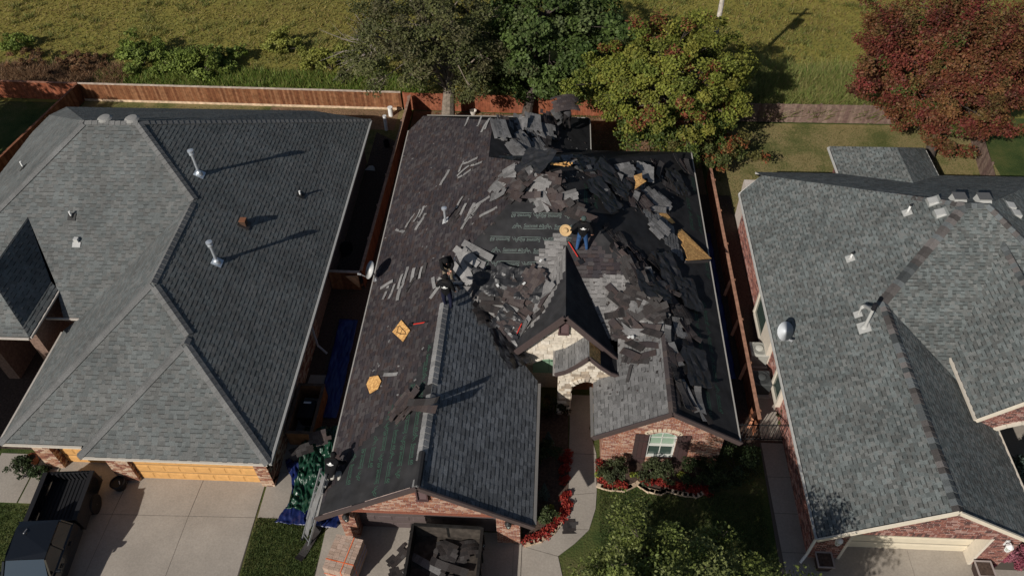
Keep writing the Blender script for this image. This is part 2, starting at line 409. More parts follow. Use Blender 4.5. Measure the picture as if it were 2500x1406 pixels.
# ================================================================== roofs
PA = [grey(v, t) for v in (.116, .128, .138, .15) for t in ((.93, 1, .99), (.98, 1, .97))]
PC = [grey(v, t) for v in (.112, .132, .152, .178) for t in ((.9, 1, .98), (.96, 1.0, .96))]
PBR = [(.048, .039, .041), (.038, .032, .035), (.058, .049, .05), (.055, .041, .039), (.044, .04, .044), (.07, .062, .062)]
PG = [grey(v, (1, .985, .97)) for v in (.125, .145, .165, .185)]
PGW = [grey(v, (1, .96, .93)) for v in (.16, .185, .21, .235)]
PGB = [grey(v, (.95, 1, 1.06)) for v in (.105, .125, .145, .165)]
PDK = [(.03, .027, .027), (.04, .035, .034), (.05, .046, .045)]

def roof_base(root, faces, fasc, deckmat, eaves, col, z0, name='roof', th=.14):
    mb = MB()
    for f in faces:
        P = [Vector(p) for p in f]; mb.poly([p-Vector((0, 0, .006)) for p in P])
        mb.poly([p-Vector((0, 0, th)) for p in reversed(P)])
    o = mb.build(name, deckmat, root)
    return o
def trim_line(root, name, segs, wd, ht, col, m=None, dz=0.0):
    mb = MB()
    for a, b in segs: mb.beam(Vector(a)+Vector((0, 0, dz)), Vector(b)+Vector((0, 0, dz)), wd, ht, col)
    return mb.build(name, m or M_PAINT, root)
def caps(root, a, b, n1, n2, pal, step=.2, half=.15, name='ridge_cap', skip=None, lift=.03):
    """bent cap pieces along the ridge a->b; n1, n2 normals of the two slopes"""
    a = Vector(a); b = Vector(b); d = (b-a); Ln = d.length; d.normalize()
    n1 = Vector(n1).normalized(); n2 = Vector(n2).normalized()
    s1 = n1.cross(d); s2 = n2.cross(d)
    if s1.z > 0: s1 = -s1
    if s2.z > 0: s2 = -s2
    s1.normalize(); s2.normalize()
    up = (n1+n2).normalized(); k = int(Ln/step); meshes = {}
    for i in range(k):
        t = (i+.5)*step; c = a+d*t
        if skip and skip(c): continue
        tone = random.choice(pal); key = tone
        if key not in meshes:
            mb = MB(); h0 = .022; h1 = .006
            p0 = -d*step*.62; p1 = d*step*.62
            A = [p0+s1*half+n1*h0, p0+up*(h0+.012), p0+s2*half+n2*h0]; B = [p1+s1*half+n1*h1, p1+up*h1, p1+s2*half+n2*h1]
            mb.poly([A[0], A[1], B[1], B[0]], tone); mb.poly([A[1], A[2], B[2], B[1]], tone)
            mb.poly([A[0]-n1*.03, A[1]-up*.03, A[1], A[0]], tone); mb.poly([A[1]-up*.03, A[2]-n2*.03, A[2], A[1]], tone)
            mb.poly([A[0]-n1*.03, A[0], B[0], B[0]-n1*.03], tone); mb.poly([A[2], A[2]-n2*.03, B[2]-n2*.03, B[2]], tone)
            meshes[key] = mb.mesh(name, M_SH)
        M = Matrix.Translation(c+up*lift-WB[root.name]); link(name, meshes[key], root, M)
def nrm(s, ax):
    v = {'x+': (s, 0, 1), 'x-': (-s, 0, 1), 'y-': (0, -s, 1), 'y+': (0, s, 1)}[ax]; return Vector(v).normalized()

# ---------------------------------------------------------------- left house
HA = thing('house', 'grey hip-roofed house with two tall flue pipes and orange garage doors', 'house', (-16, 24, 0), group=None)
za, sa = 2.58, .667
K1 = (-17.55, 26.78, 7.77); K2 = (-14.8, 24.03, 5.93); K3 = (-14.8, 19.29, 5.93); K4 = (-13.22, 17.71, 4.88); K5 = (-13.22, 17.28, 4.88); LP = (-19.83, 26.78, 7.77)
FA = dict(right=[(-9.77, 13.83, za), (-9.77, 34.56, za), K1, K2, K3, K4, K5],
    f1=[(-16.68, 13.83, za), (-9.77, 13.83, za), K5], l1=[(-16.68, 13.83, za), K5, K4, (-16.68, 14.26, za)],
    f2=[(-19.83, 14.26, za), (-16.68, 14.26, za), K4, K3], l2=[(-19.83, 14.26, za), K3, K2, (-19.01, 19.82, 3.127), (-19.83, 19.6, za)],
    south=[(-27.6, 19.0, za), (-24.6, 19.0, za), (-23.3, 20.99, 3.91), (-21.77, 23.27, 5.43), (-20.24, 20.99, 3.91), (-19.72, 19.82, 3.127), (-19.01, 19.82, 3.127), K2, K1, LP], west=[(-27.6, 33.0, za), (-27.6, 19.0, za), LP, (-26.8, 33.76, 3.1136)],
    north=[(-26.8, 35.3, za), (-26.8, 33.76, 3.1136), LP], north2=[(-26.8, 35.3, za), LP, K1, (-13, 35.3, za)], north3=[(-13, 35.3, za), K1, (-9.77, 34.56, za)])
roofA = roof_base(HA, FA.values(), None, M_SH, None, None, za)
roofA.data.attributes['tone'].data.foreach_set('color', np.tile(np.array([.05, .052, .055, 1], dtype=np.float32), len(roofA.data.polygons)))
pA = Pieces(roofA, 'shingle', M_SH, .16, [.14, .18, .22, .28], .013, 'shingles')
for k in FA: pA.face(FA[k], PA)
# small front-left wing with steep flared roof
WGL = thing('porch_wing', 'steep shaded porch gable wing joined to the left edge of the grey house', 'porch wing', (-23, 21, 0))
xr, xl, yf, ze3 = -20.1, -23.44, 18.25, 3.75; xm, zr = -21.77, 5.43; xb, zb = -20.45, 3.95
W1 = (xm, yf+1.7, zr); W2 = (xm, 23.27, zr)
fw_r_low = [(xr, yf, ze3), (xr, 20.75, ze3), (xb, 21.05, zb), (xb, yf+.35, zb)]
fw_r_up = [(xb, yf+.35, zb), (xb, 21.05, zb), W2, W1]
xbl = 2*xm-xb
fw_l = [(xl, 20.75, ze3), (xl, yf, ze3), (xbl, yf+.35, zb), W1, W2, (xbl, 21.05, zb)]
fw_f1 = [(xl, yf, ze3), (xr, yf, ze3), (xb, yf+.35, zb), (xbl, yf+.35, zb)]; fw_f2 = [(xbl, yf+.35, zb), (xb, yf+.35, zb), W1]
roofW = roof_base(WGL, [fw_r_low, fw_r_up, fw_f1, fw_f2, fw_l], None, M_SH, None, None, za)
roofW.data.attributes['tone'].data.foreach_set('color', np.tile(np.array([.05, .052, .055, 1], dtype=np.float32), len(roofW.data.polygons)))
pW = Pieces(roofW, 'shingle', M_SH, .16, [.14, .18, .22, .28], .013, 'shingles', limit=120)
for f in (fw_r_low, fw_r_up, fw_f1, fw_f2): pW.face(f, PA)
pW.finish()
NA = {k: nrm(sa, k) for k in ('x+', 'x-', 'y-', 'y+')}
PAC = [grey(.145, (1, 1, .98)), grey(.16, (1, 1, .98))]
for a, b, u, v in ((K1, K2, 'x+', 'y-'), (K2, K3, 'x+', 'x-'), (K3, K4, 'x+', 'y-'), (K4, K5, 'x+', 'x-'), (K5, (-9.77, 13.83, za), 'x+', 'y-'), (K5, (-16.68, 13.83, za), 'x-', 'y-'),
        (K3, (-19.83, 14.26, za), 'x-', 'y-'), (LP, (-27.6, 19, za), 'x-', 'y-'), (LP, K1, 'y-', 'y+'), (K1, (-9.77, 34.56, za), 'x+', 'y+'), (LP, (-26.9, 33.9, za), 'x-', 'y+')):
    caps(roofA, b, a, NA[u], NA[v], PAC, .25, .18)
# rear gable wing seen just over the back slope
mb = MB(); A_, B_, C_, D_ = aty(540, 279, 34.6), aty(642, 287, 34.6), aty(634, 303, 33.2), aty(545, 293, 33.2)
Q_ = [D_, C_, B_, A_]; mb.hexa([p-Vector((0, 0, .5)) for p in Q_], Q_, (.15, .15, .148)); mb.build('rear_wing_roof', M_SH, HA)
cream = (.62, .56, .47); white = (.72, .71, .68)
trim_line(HA, 'gutter', [((-9.7, 13.8, za), (-9.7, 34.5, za))], .1, .11, (.30, .30, .29), dz=-.06)
trim_line(HA, 'gutter', [((-16.6, 13.78, za), (-9.8, 13.78, za)), ((-19.75, 14.2, za), (-16.75, 14.2, za))], .08, .08, (.55, .5, .43), dz=-.05)
trim_line(HA, 'gutter', [((-19.9, 14.3, za), (-19.9, 19.5, za)), ((-19.0, 19.77, 3.13), (-20.6, 19.77, 3.13))], .07, .08, (.5, .45, .4), dz=-.06)
trim_line(WGL, 'gutter', [((xr+.05, yf, ze3), (xr+.05, 20.7, ze3)), ((xr, yf-.05, ze3), (xl, yf-.05, ze3))], .07, .08, (.5, .45, .4), dz=-.06)

BR_RED = [(.29, .13, .085), (.34, .165, .11), (.22, .095, .07), (.38, .22, .155), (.27, .135, .105), (.43, .29, .22)]
BR_TAN = [(.36, .2, .13), (.26, .12, .08), (.44, .30, .21), (.5, .38, .28), (.2, .09, .065)]
BR_C = [(.25, .11, .085), (.16, .075, .065), (.3, .145, .115), (.34, .21, .18), (.21, .095, .08), (.1, .06, .055)]
def wall_block(root, rects, z1, m=M_MORTAR, name='wall'):
    mb = MB()
    for x0, y0, x1, y1 in rects: mb.hexa([(x0, y0, -.05), (x1, y0, -.05), (x1, y1, -.05), (x0, y1, -.05)], [(x0, y0, z1), (x1, y0, z1), (x1, y1, z1), (x0, y1, z1)])
    return mb.build(name, m, root)
M_WALLA = mat('shaded_brick_wall', (.2, .13, .1), .9, noise=.3, nscale=9)
wallA = wall_block(HA, [(-19.4, 15.3, -10.25, 34.1), (-27.1, 20.6, -19.4, 34.1)], za-.08, M_WALLA)
wall_block(WGL, [(-23.1, 18.9, -22.6, 22), (-20.9, 18.9, -20.45, 22), (-23.1, 21, -20.45, 22.5)], 3.6, M_WALLA)
def brick_piece(root, part, pal, limit=300, ex=.08, w=(.19, .21), th=.012):
    p = Pieces(part, 'brick', M_BRICK, ex, list(w), th, 'bricks', limit); p.wrand = False; return p
# garage front with three piers
pier_m = MB()
for x0, x1, y0 in ((-10.75, -10.25, 14.28), (-16.35, -15.55, 14.28), (-19.4, -18.75, 14.72)):
    pier_m.hexa([(x0, y0+.02, 0), (x1, y0+.02, 0), (x1, 15.4, 0), (x0, 15.4, 0)], [(x0, y0+.02, za-.1), (x1, y0+.02, za-.1), (x1, 15.4, za-.1), (x0, 15.4, za-.1)])
pier_m.box((-13.1, 14.75, 2.36), (4.8, .7, .3)); pier_m.box((-17.55, 15.1, 2.36), (2.4, .5, .3))
piersA = pier_m.build('garage_front', M_MORTAR, HA)
bA = brick_piece(HA, piersA, BR_TAN)
for x0, x1, y0 in ((-10.75, -10.25, 14.28), (-16.35, -15.55, 14.28), (-19.4, -18.75, 14.72)):
    bA.face([(x0, y0+.02, 0), (x1, y0+.02, 0), (x1, y0+.02, za-.1), (x0, y0+.02, za-.1)], BR_TAN, gap=.006, uv=((1, 0, 0), (0, 0, 1)), wedge=False)
    bA.face([(x1, y0+.02, 0), (x1, 15.3, 0), (x1, 15.3, za-.1), (x1, y0+.02, za-.1)], BR_TAN, gap=.006, uv=((0, 1, 0), (0, 0, 1)), wedge=False)
bA.face([(-10.25, 14.3, 0), (-10.25, 22, 0), (-10.25, 22, za-.1), (-10.25, 14.3, za-.1)], BR_TAN, gap=.006, uv=((0, 1, 0), (0, 0, 1)), wedge=False)
bA.finish()
M_ORDOOR = mat('orange_garage_door', (.62, .34, .12), .6, noise=.1, nscale=5)
def garage_door(root, x0, x1, y, z1, m, rows, cols, label=None, inset=True):
    mb = MB(); mb.box(((x0+x1)/2, y+.06, z1/2), (x1-x0, .06, z1))
    d = mb.build('garage_door', m, root)
    if label: d['label'] = label
    rh = z1/rows; cw = (x1-x0)/cols
    for r in range(rows):
        for c in range(cols):
            pm = MB(); a = x0+cw*c+.09*(cw if inset else .2); b = x0+cw*(c+1)-.09*(cw if inset else .2); z0 = rh*r+.10; z2 = rh*(r+1)-.10
            f = .035
            pm.hexa([(a, y+.028, z0), (b, y+.028, z0), (b, y+.028, z2), (a, y+.028, z2)][::-1], [(a+f, y+.012, z0+f), (b-f, y+.012, z0+f), (b-f, y+.012, z2-f), (a+f, y+.012, z2-f)][::-1])
            pm.build('door_panel', m, d)
        if r: sm = MB(); sm.box(((x0+x1)/2, y+.027, rh*r), (x1-x0, .012, .012)); sm.build('panel_joint', M_CONC2, d)
    return d
dA = garage_door(HA, -15.5, -10.78, 14.42, 2.15, M_ORDOOR, 4, 8)
garage_door(HA, -18.7, -16.4, 15.0, 2.15, M_ORDOOR, 4, 4)

# ---------------------------------------------------------------- middle house
HB = thing('house', 'brick house with a half stripped roof where the workers stand', 'house', (0, 22, 0))
zb_, sb = 2.4, .65
GF = (-3.96, 11.95, 4.766); GE = (-3.96, 21.53, 4.766); PK = (-.28, 25.22, 7.164); RE = (4.43, 20.51, 4.097); RW1 = (-2.8, 27.74, 5.52); RW2 = (-2.8, 30.5, 5.52)
FB = dict(left=[(-7.6, 33.9, zb_), (-7.6, 11.95, zb_), GF, GE, PK, RW1, RW2, (-6.85, 34.55, 2.8875)],
    gright=[(-.33, 11.95, zb_), (-.33, 17.9, zb_), GE, GF],
    front=[(-1.1, 18.67, 2.9), (-1.1, 19.35, 3.342), (2.75, 19.35, 3.342), (2.75, 18.83, 3.0), RE, PK, GE],
    right=[(7.05, 15.5, zb_), (7.05, 32.5, zb_), PK, RE, (4.43, 15.5, 4.097)],
    rwl=[(1.82, 15.5, zb_), (4.43, 15.5, 4.097), RE, (1.82, 17.9, zb_)],
    rear=[(1.97, 32.5, zb_), RW1, PK, (7.05, 32.5, zb_)], rwr=[(1.97, 32.5, zb_), (1.97, 35.3, zb_), RW2, RW1], rwn=[(-6.85, 35.3, zb_), (-6.85, 34.55, 2.8875), RW2, (1.97, 35.3, zb_)])
ex, ez, esl = .66, 5.35, 1.15
def ez_at(x): return ez-esl*abs(x-ex)
def yv(z): return 17.9+(z-zb_)/sb
xl_, xr_ = -1.15, 2.78
FB['el'] = [(xl_, 18.7, ez_at(xl_)), (ex, 18.7, ez), (ex, yv(ez), ez), (xl_, yv(ez_at(xl_)), ez_at(xl_))]
FB['er'] = [(ex, 18.7, ez), (xr_, 18.7, ez_at(xr_)), (xr_, yv(ez_at(xr_)), ez_at(xr_)), (ex, yv(ez), ez)]
roofB = roof_base(HB, FB.values(), None, M_FELT, None, None, zb_)
FELT_L = [(1068, 838), (1046, 843), (1040, 872), (1000, 938), (962, 985), (930, 1032), (890, 1078), (852, 1118), (838, 1150), (800, 1200), (770, 1265), (1020, 1210), (1075, 850)]
FRONT_BROWN = [(1400, 585), (1440, 575), (1565, 702), (1545, 668), (1478, 664), (1478, 674), (1400, 674)]
FRONT_GREY = [(1400, 674), (1478, 674), (1478, 664), (1545, 668), (1620, 760), (1620, 960), (1380, 960), (1400, 700)]
FRONT_LSTEP = [(1378, 565), (1347, 570), (1345, 590), (1330, 592), (1326, 606), (1314, 608), (1310, 628), (1302, 640), (1296, 660), (1288, 676), (1280, 695), (1345, 695), (1378, 620)]
FRONT_LOW = [(1120, 698), (1330, 693), (1340, 960), (1290, 960), (1180, 820)]
ENTRY_GREY = [(1380, 575), (1345, 622), (1330, 662), (1310, 700), (1285, 745), (1266, 790), (1262, 830), (1300, 792), (1325, 765), (1352, 715), (1381, 655)]
ENTRY_LOW = [(1310, 735), (1338, 745), (1300, 790), (1270, 812), (1268, 790)]
RIGHT_GREY = [(1555, 440), (1585, 470), (1620, 500), (1640, 545), (1668, 575), (1672, 640), (1640, 612), (1600, 560), (1560, 500)]
RIGHT_OSB = [(1604, 516), (1630, 520), (1660, 555), (1735, 640), (1668, 645), (1660, 600), (1650, 575), (1640, 548)]
RIGHT_DK = [(1440, 560), (1490, 590), (1560, 650), (1620, 730), (1650, 820), (1670, 950), (1660, 1000), (1640, 900), (1612, 830), (1607, 780), (1560, 690)]
RWL_TOP = [(1560, 690), (1640, 800), (1610, 830), (1500, 860), (1480, 800)]
pB = Pieces(roofB, 'shingle', M_SH, .16, [.16, .2, .25, .3], .014, 'shingles')
pB.face(FB['left'], PBR, [(FELT_L, None)])
pB.face(FB['gright'], PGB)
pB.face(FB['front'], None, [(FRONT_BROWN, PBR), (FRONT_GREY, PGW), (FRONT_LSTEP, PGW), (FRONT_LOW, PGW)])
pB.face(FB['rwl'], PG)
pB.face(FB['el'], None, [(ENTRY_GREY, PGW), (ENTRY_LOW, PGW)])
pB.face(FB['right'], None, [(RIGHT_OSB, None), (RIGHT_GREY, PG), (RIGHT_DK, PDK)])
NBm = {k: nrm(sb, k) for k in ('x+', 'x-', 'y-', 'y+')}
brown = (.075, .055, .052)
trim_line(HB, 'rake_board', [((-7.66, 11.9, zb_), (-3.96, 11.9, 4.8)), ((-3.96, 11.9, 4.8), (-.28, 11.9, zb_))], .06, .2, brown, dz=-.06)
trim_line(HB, 'rake_board', [((1.76, 15.45, zb_), (4.43, 15.45, 4.13)), ((4.43, 15.45, 4.13), (7.1, 15.45, zb_))], .06, .2, brown, dz=-.06)
trim_line(HB, 'rake_board', [((xl_-.06, 18.65, ez_at(xl_)-.04), (ex, 18.65, ez+.03)), ((ex, 18.65, ez+.03), (xr_, 18.65, ez_at(xr_)-.03))], .08, .24, brown, dz=-.08)
trim_line(HB, 'drip_edge', [((7.08, 15.45, zb_), (7.08, 32.5, zb_)), ((1.99, 32.6, zb_), (1.99, 35.2, zb_)), ((-7.63, 11.95, zb_), (-7.63, 33.9, zb_)), ((-6.8, 35.33, zb_), (1.9, 35.33, zb_))], .05, .08, (.36, .34, .31), dz=-.03)
trim_line(HB, 'gutter', [((-.25, 12.0, zb_), (-.25, 17.8, zb_)), ((1.74, 15.55, zb_), (1.74, 17.7, zb_))], .11, .11, (.16, .15, .14), dz=-.06)
wallB = wall_block(HB, [(-7.15, 12.95, -.78, 21), (-7.15, 20, 6.6, 32.05), (2.2, 16.2, 6.6, 21), (-7.15, 32, 1.5, 34.4), (-.78, 19.5, 6.6, 21)], zb_-.08, M_WALLA)

# ---------------------------------------------------------------- right house
HC = thing('house', 'blue grey shingled brick house with six white roof vents and cream garage door', 'house', (14, 22, 0))
zc, sc = 2.45, .6
C1 = (12.72, 11.9, 4.64); C2 = (12.72, 20.5, 4.64); C3 = (16.1, 23.88, 6.668); C4 = (16.95, 23.88, 6.668)
w3x, w3z = 15.1, 3.6; rx, rz3 = 17.4, 5.9; yfc = lambda z: 16.85+(z-zc)/sc
FC = dict(left=[(9.07, 29.3, zc), (9.07, 11.9, zc), C1, C2, C3, (10.05, 29.93, 3.038)], gr=[(16.37, 11.9, zc), (16.37, 16.85, zc), C2, C1],
    front=[(16.37, 16.85, zc), (24, 16.85, zc), C4, C3, C2], north=[(10.05, 30.91, zc), (10.05, 29.93, 3.038), C3, C4, (24, 30.91, zc)], east=[(24, 16.85, zc), (24, 30.93, zc), C4])
roofC = roof_base(HC, FC.values(), None, M_SH, None, None, zc)
roofC.data.attributes['tone'].data.foreach_set('color', np.tile(np.array([.045, .048, .05, 1], dtype=np.float32), len(roofC.data.polygons)))
pC = Pieces(roofC, 'shingle', M_SH, .14, [.13, .16, .19], .014, 'shingles'); pC.band = .034; pA.band = .025
for k in ('left', 'gr', 'front', 'north', 'east'): pC.face(FC[k], PC)
F3 = dict(l=[(w3x, 16.0, w3z), (rx, 16.0, rz3), (rx, yfc(rz3), rz3), (w3x, yfc(w3z), w3z)], r=[(rx, 16.0, rz3), (19.7, 16.0, w3z), (19.7, yfc(w3z), w3z), (rx, yfc(rz3), rz3)])
roofC3 = roof_base(HC, F3.values(), None, M_SH, None, None, zc, name='entry_roof')
roofC3.data.attributes['tone'].data.foreach_set('color', np.tile(np.array([.045, .048, .05, 1], dtype=np.float32), len(roofC3.data.polygons)))
for k in F3: pC.face(F3[k], PC)
# rear wing
RC1 = (16.55, 30.2, 3.9); RC2 = (16.55, 31.4, 3.9)
F4 = dict(f=[(14.1, 28.6, zc), (14.1, 33.1, zc), (16.46, 31.2, 3.866), (16.46, 28.2, 3.866)], r=[(16.46, 28.2, 3.866), (16.46, 31.2, 3.866), (18.82, 33.1, zc), (18.82, 28.6, zc)], n=[(14.1, 33.1, zc), (18.82, 33.1, zc), (16.46, 31.2, 3.866)])
roofC4 = roof_base(HC, F4.values(), None, M_SH, None, None, zc, name='rear_roof')
roofC4.data.attributes['tone'].data.foreach_set('color', np.tile(np.array([.045, .048, .05, 1], dtype=np.float32), len(roofC4.data.polygons)))
for k in F4: pC.face(F4[k], PC)
NC = {k: nrm(sc, k) for k in ('x+', 'x-', 'y-', 'y+')}
PCC = [grey(v, t) for v in (.065, .1, .14) for t in ((.92, 1, 1.02), (1.06, .97, .93))]
for a, b, u, v in ((C1, C2, 'x-', 'x+'), (C2, C3, 'x-', 'y-'), (C3, C4, 'y-', 'y+'), ((10.3, 29.8, 3.0), C3, 'x-', 'y+'), ((24, 16.85, zc), C4, 'x+', 'y-')):
    caps(roofC, a, b, NC[u], NC[v], PCC, .22, .2)
caps(roofC3, (rx, 16.0, rz3), (rx, yfc(rz3), rz3), nrm(1, 'x-'), nrm(1, 'x+'), PCC, .22, .2)
trim_line(HC, 'gutter', [((9.02, 11.9, zc), (9.02, 29.3, zc)), ((9.02, 29.3, zc), (10.05, 29.95, 3.0)), ((10.05, 30.95, zc), (24, 30.95, zc)), ((14.05, 30.9, zc), (14.05, 33.1, zc)), ((14.1, 33.12, zc), (18.8, 33.12, zc)), ((18.87, 30.9, zc), (18.87, 33.0, zc))], .08, .08, (.5, .49, .46), dz=-.09)
trim_line(HC, 'gutter', [((16.42, 11.95, zc), (16.42, 16.6, zc)), ((w3x-.05, 16.0, w3z), (w3x-.05, 18.7, w3z))], .09, .1, (.62, .56, .47), dz=-.06)
trim_line(HC, 'rake_board', [((9.02, 11.85, zc), (12.72, 11.85, 4.68)), ((12.72, 11.85, 4.68), (16.42, 11.85, zc))], .06, .16, (.66, .59, .48), dz=-.06)
trim_line(HC, 'rake_board', [((w3x-.05, 15.95, w3z), (rx, 15.95, rz3+.04)), ((rx, 15.95, rz3+.04), (19.75, 15.95, w3z))], .06, .14, (.66, .59, .48), dz=-.06)
wallC = wall_block(HC, [(9.42, 12.95, 16.0, 22), (9.42, 20, 23.6, 30.4), (14.5, 29, 18.4, 32.6)], zc-.08, M_MORTAR)
# ================================================================== facades
V3 = Vector
def prism(mb, pts, y0, y1, col=(1, 1, 1), m=0):
    """pts: (x, z) outline counter-clockwise seen from the front (-y); y0 front, y1 back"""
    mb.hexa([(x, y1, z) for x, z in pts], [(x, y0, z) for x, z in pts], col, m)
def wall_faces(p, pols, y, pal, gap=.0085):
    for pts in pols: p.face([(x, y, z) for x, z in pts], pal, gap=gap, uv=((1, 0, 0), (0, 0, 1)), wedge=False)
def lantern(name, label, loc, dark=True, h=.42):
    t = thing(name, label, 'wall lamp', loc)
    c = (.02, .02, .02) if dark else (.75, .75, .75)
    mb = MB(); mb.box((0, .16, 0), (.12, .04, .3), col=c); mb.tube([(0, .15, .08), (0, .05, .2), (0, -.02, .2)], .015, 6, c); mb.build('bracket', M_PAINT, t, local=True)
    mb = MB(); mb.lathe((0, -.02, 0), [(.03, .2), (.06, .17), (.13, .1), (.13, .08)], 8, col=c); mb.build('lantern_cap', M_PAINT, t, local=True)
    mb = MB(); mb.lathe((0, -.02, 0), [(.11, .08), (.07, -.16)], 6, col=(.55, .6, .55)); mb.build('lantern_glass', mat('lamp_glass', (.5, .55, .5), .15, spec=.6), t, local=True)
    mb = MB()
    for k in range(6):
        a = k*math.pi/3; mb.tube([(.115*math.cos(a), -.02+.115*math.sin(a), .08), (.075*math.cos(a), -.02+.075*math.sin(a), -.17)], .012, 5, c)
    mb.lathe((0, -.02, 0), [(.08, -.15), (.08, -.18), (.02, -.22)], 8, col=c); mb.build('lantern_frame', M_PAINT, t, local=True)
    return t
def louvre(root, x, y, z0, z1, w, col):
    mb = MB(); mb.box((x-w/2, y-.03, (z0+z1)/2), (.05, .12, z1-z0), col=col); mb.box((x+w/2, y-.03, (z0+z1)/2), (.05, .12, z1-z0), col=col)
    mb.box((x, y-.03, z1), (w+.05, .12, .05), col=col); mb.box((x, y-.03, z0), (w+.08, .16, .05), col=col); mb.box((x, y+.03, (z0+z1)/2), (w, .02, z1-z0), col=(.03, .02, .02))
    o = mb.build('gable_vent', M_PAINT, root); k = int((z1-z0)/.09)
    for i in range(k):
        sm = MB(); sm.box((x, y-.02, z0+.06+i*.09), (w-.05, .06, .02), Matrix.Rotation(.6, 3, 'X'), col=col); sm.build('slat', M_PAINT, o)
rb = lambda x, e, pkx, s=.65: 2.4+s*((x-e) if x < pkx else (2*pkx-e-x))-.16
# garage gable of the middle house
yg = 12.43; ap = -3.96
gpol = [[(-7.15, 0), (-6.6, 0), (-6.6, rb(-6.6, -7.6, ap)), (-7.15, rb(-7.15, -7.6, ap))],
        [(-6.6, 2.0), (-1.6, 2.0), (-1.6, rb(-1.6, -7.6, ap)), (ap, rb(ap, -7.6, ap)), (-6.6, rb(-6.6, -7.6, ap))],
        [(-1.6, 0), (-.78, 0), (-.78, rb(-.78, -7.6, ap)), (-1.6, rb(-1.6, -7.6, ap))]]
mb = MB()
for p in gpol: prism(mb, p, yg, yg+.5)
gfB = mb.build('garage_gable', M_MORTAR, HB); bB = brick_piece(HB, gfB, BR_RED); wall_faces(bB, gpol, yg, BR_RED)
bB.face([(-6.6, yg, 0), (-6.6, yg+.45, 0), (-6.6, yg+.45, 2.0), (-6.6, yg, 2.0)], BR_RED, gap=.0085, uv=((0, 1, 0), (0, 0, 1)), wedge=False)
bB.face([(-.78, yg, 0), (-.78, 17.8, 0), (-.78, 17.8, 2.3), (-.78, yg, 2.3)], BR_RED, gap=.0085, uv=((0, 1, 0), (0, 0, 1)), wedge=False)
bB.finish()
mb = MB(); mb.box((-4.1, yg-.012, 2.06), (5.2, .05, .11), col=(.24, .09, .06)); mb.build('door_lintel', M_BRICK, HB)
M_BRDOOR = mat('brown_garage_door', (.105, .08, .078), .6, noise=.1, nscale=5)
garage_door(HB, -6.6, -1.6, yg+.38, 2.0, M_BRDOOR, 4, 8)
louvre(HB, -4.0, yg-.03, 3.15, 3.95, .34, (.09, .05, .05))
lantern('wall_lamp', 'black lantern on the brick pier left of the brown garage door', tuple(aty(845, 1262, yg-.18)))
lantern('wall_lamp', 'black lantern on the brick pier right of the brown garage door', tuple(aty(1241, 1279, yg-.18)))
# window gable
yw = 15.95; aw = 4.43
def rw(x): return 2.4+.65*((x-1.82) if x < aw else (7.05-x))-.16
wx0, wx1, wz0, wz1 = 3.88, 4.92, .42, 1.95
arch = [(wx1-(wx1-wx0)*t, wz1+.2*math.sin(math.pi*t)) for t in (0, .17, .33, .5, .67, .83, 1)]
wpol = [[(2.2, 0), (wx0, 0), (wx0, rw(wx0)), (2.2, rw(2.2))], [(wx1, 0), (6.65, 0), (6.65, rw(6.65)), (wx1, rw(wx1))], [(wx0, 0), (wx1, 0), (wx1, wz0), (wx0, wz0)],
        [(wx0, wz1)]+[q for q in reversed(arch[1:-1])]+[(wx1, wz1), (wx1, rw(wx1)), (aw, rw(aw)), (wx0, rw(wx0))]]
mb = MB()
for p in wpol: prism(mb, p, yw, yw+.3)
wgB = mb.build('window_gable', M_MORTAR, HB); bW = brick_piece(HB, wgB, BR_RED); wall_faces(bW, wpol, yw, BR_RED)
bW.face([(2.2, yw, 0), (2.2, yw, 2.3), (2.2, 18, 2.3), (2.2, 18, 0)], BR_RED, gap=.0085, uv=((0, -1, 0), (0, 0, 1)), wedge=False); bW.finish()
wn = MB(); g = (.62, .62, .58)
wn.box((wx0+.03, yw+.06, 1.2), (.06, .1, 1.56), col=g); wn.box((wx1-.03, yw+.06, 1.2), (.06, .1, 1.56), col=g); wn.box(((wx0+wx1)/2, yw+.06, wz0+.03), (1.04, .12, .06), col=g); wn.box(((wx0+wx1)/2, yw+.05, 1.22), (.95, .08, .07), col=g)
for i in range(6):
    a, b = arch[i], arch[i+1]; wn.beam((a[0], yw+.06, a[1]-.03), (b[0], yw+.06, b[1]-.03), .1, .06, g)
win = wn.build('window', M_PAINT, HB)
pn = MB(); prism(pn, [(wx0, wz0), (wx1, wz0), (wx1, 1.22), (wx0, 1.22)], yw+.1, yw+.12); pn.build('window_pane', M_GLASS, win)
pn = MB(); prism(pn, [(wx0, 1.22), (wx1, 1.22), (wx1, wz1)]+arch[1:-1]+[(wx0, wz1)], yw+.1, yw+.12); o = pn.build('window_pane', mat('green_blind_glass', (.24, .33, .25), .15, spec=.6), win); o['label'] = 'upper pane with pale green blinds'
pn = MB(); pn.box(((wx0+wx1)/2, yw+.085, 1.65), (.03, .02, .9), col=g); pn.box(((wx0+wx1)/2, yw+.085, 1.68), (.95, .02, .03), col=g); pn.box(((wx0+wx1)/2, yw+.085, .8), (.03, .02, .75), col=g); pn.build('glazing_bar', M_PAINT, win)
for i in range(16):
    pn = MB(); z = 1.28+i*.05
    if z < 2.05: pn.box(((wx0+wx1)/2, yw+.094, z), (.9, .008, .012), col=(.32, .42, .33)); pn.build('blind_slat', M_PAINT, win)
for i in range(11):
    t = (i+.5)/11; a = math.pi*t; x = (wx0+wx1)/2-.62*math.cos(a)*1.0; z = wz1+.02+.30*math.sin(a)
    vm = MB(); vm.box((x, yw-.02, z+.05), (.12, .05, .17), Matrix.Rotation((t-.5)*1.1, 3, 'Y'), col=(.6, .5, .38)); vm.build('arch_stone', M_STONE, HB)
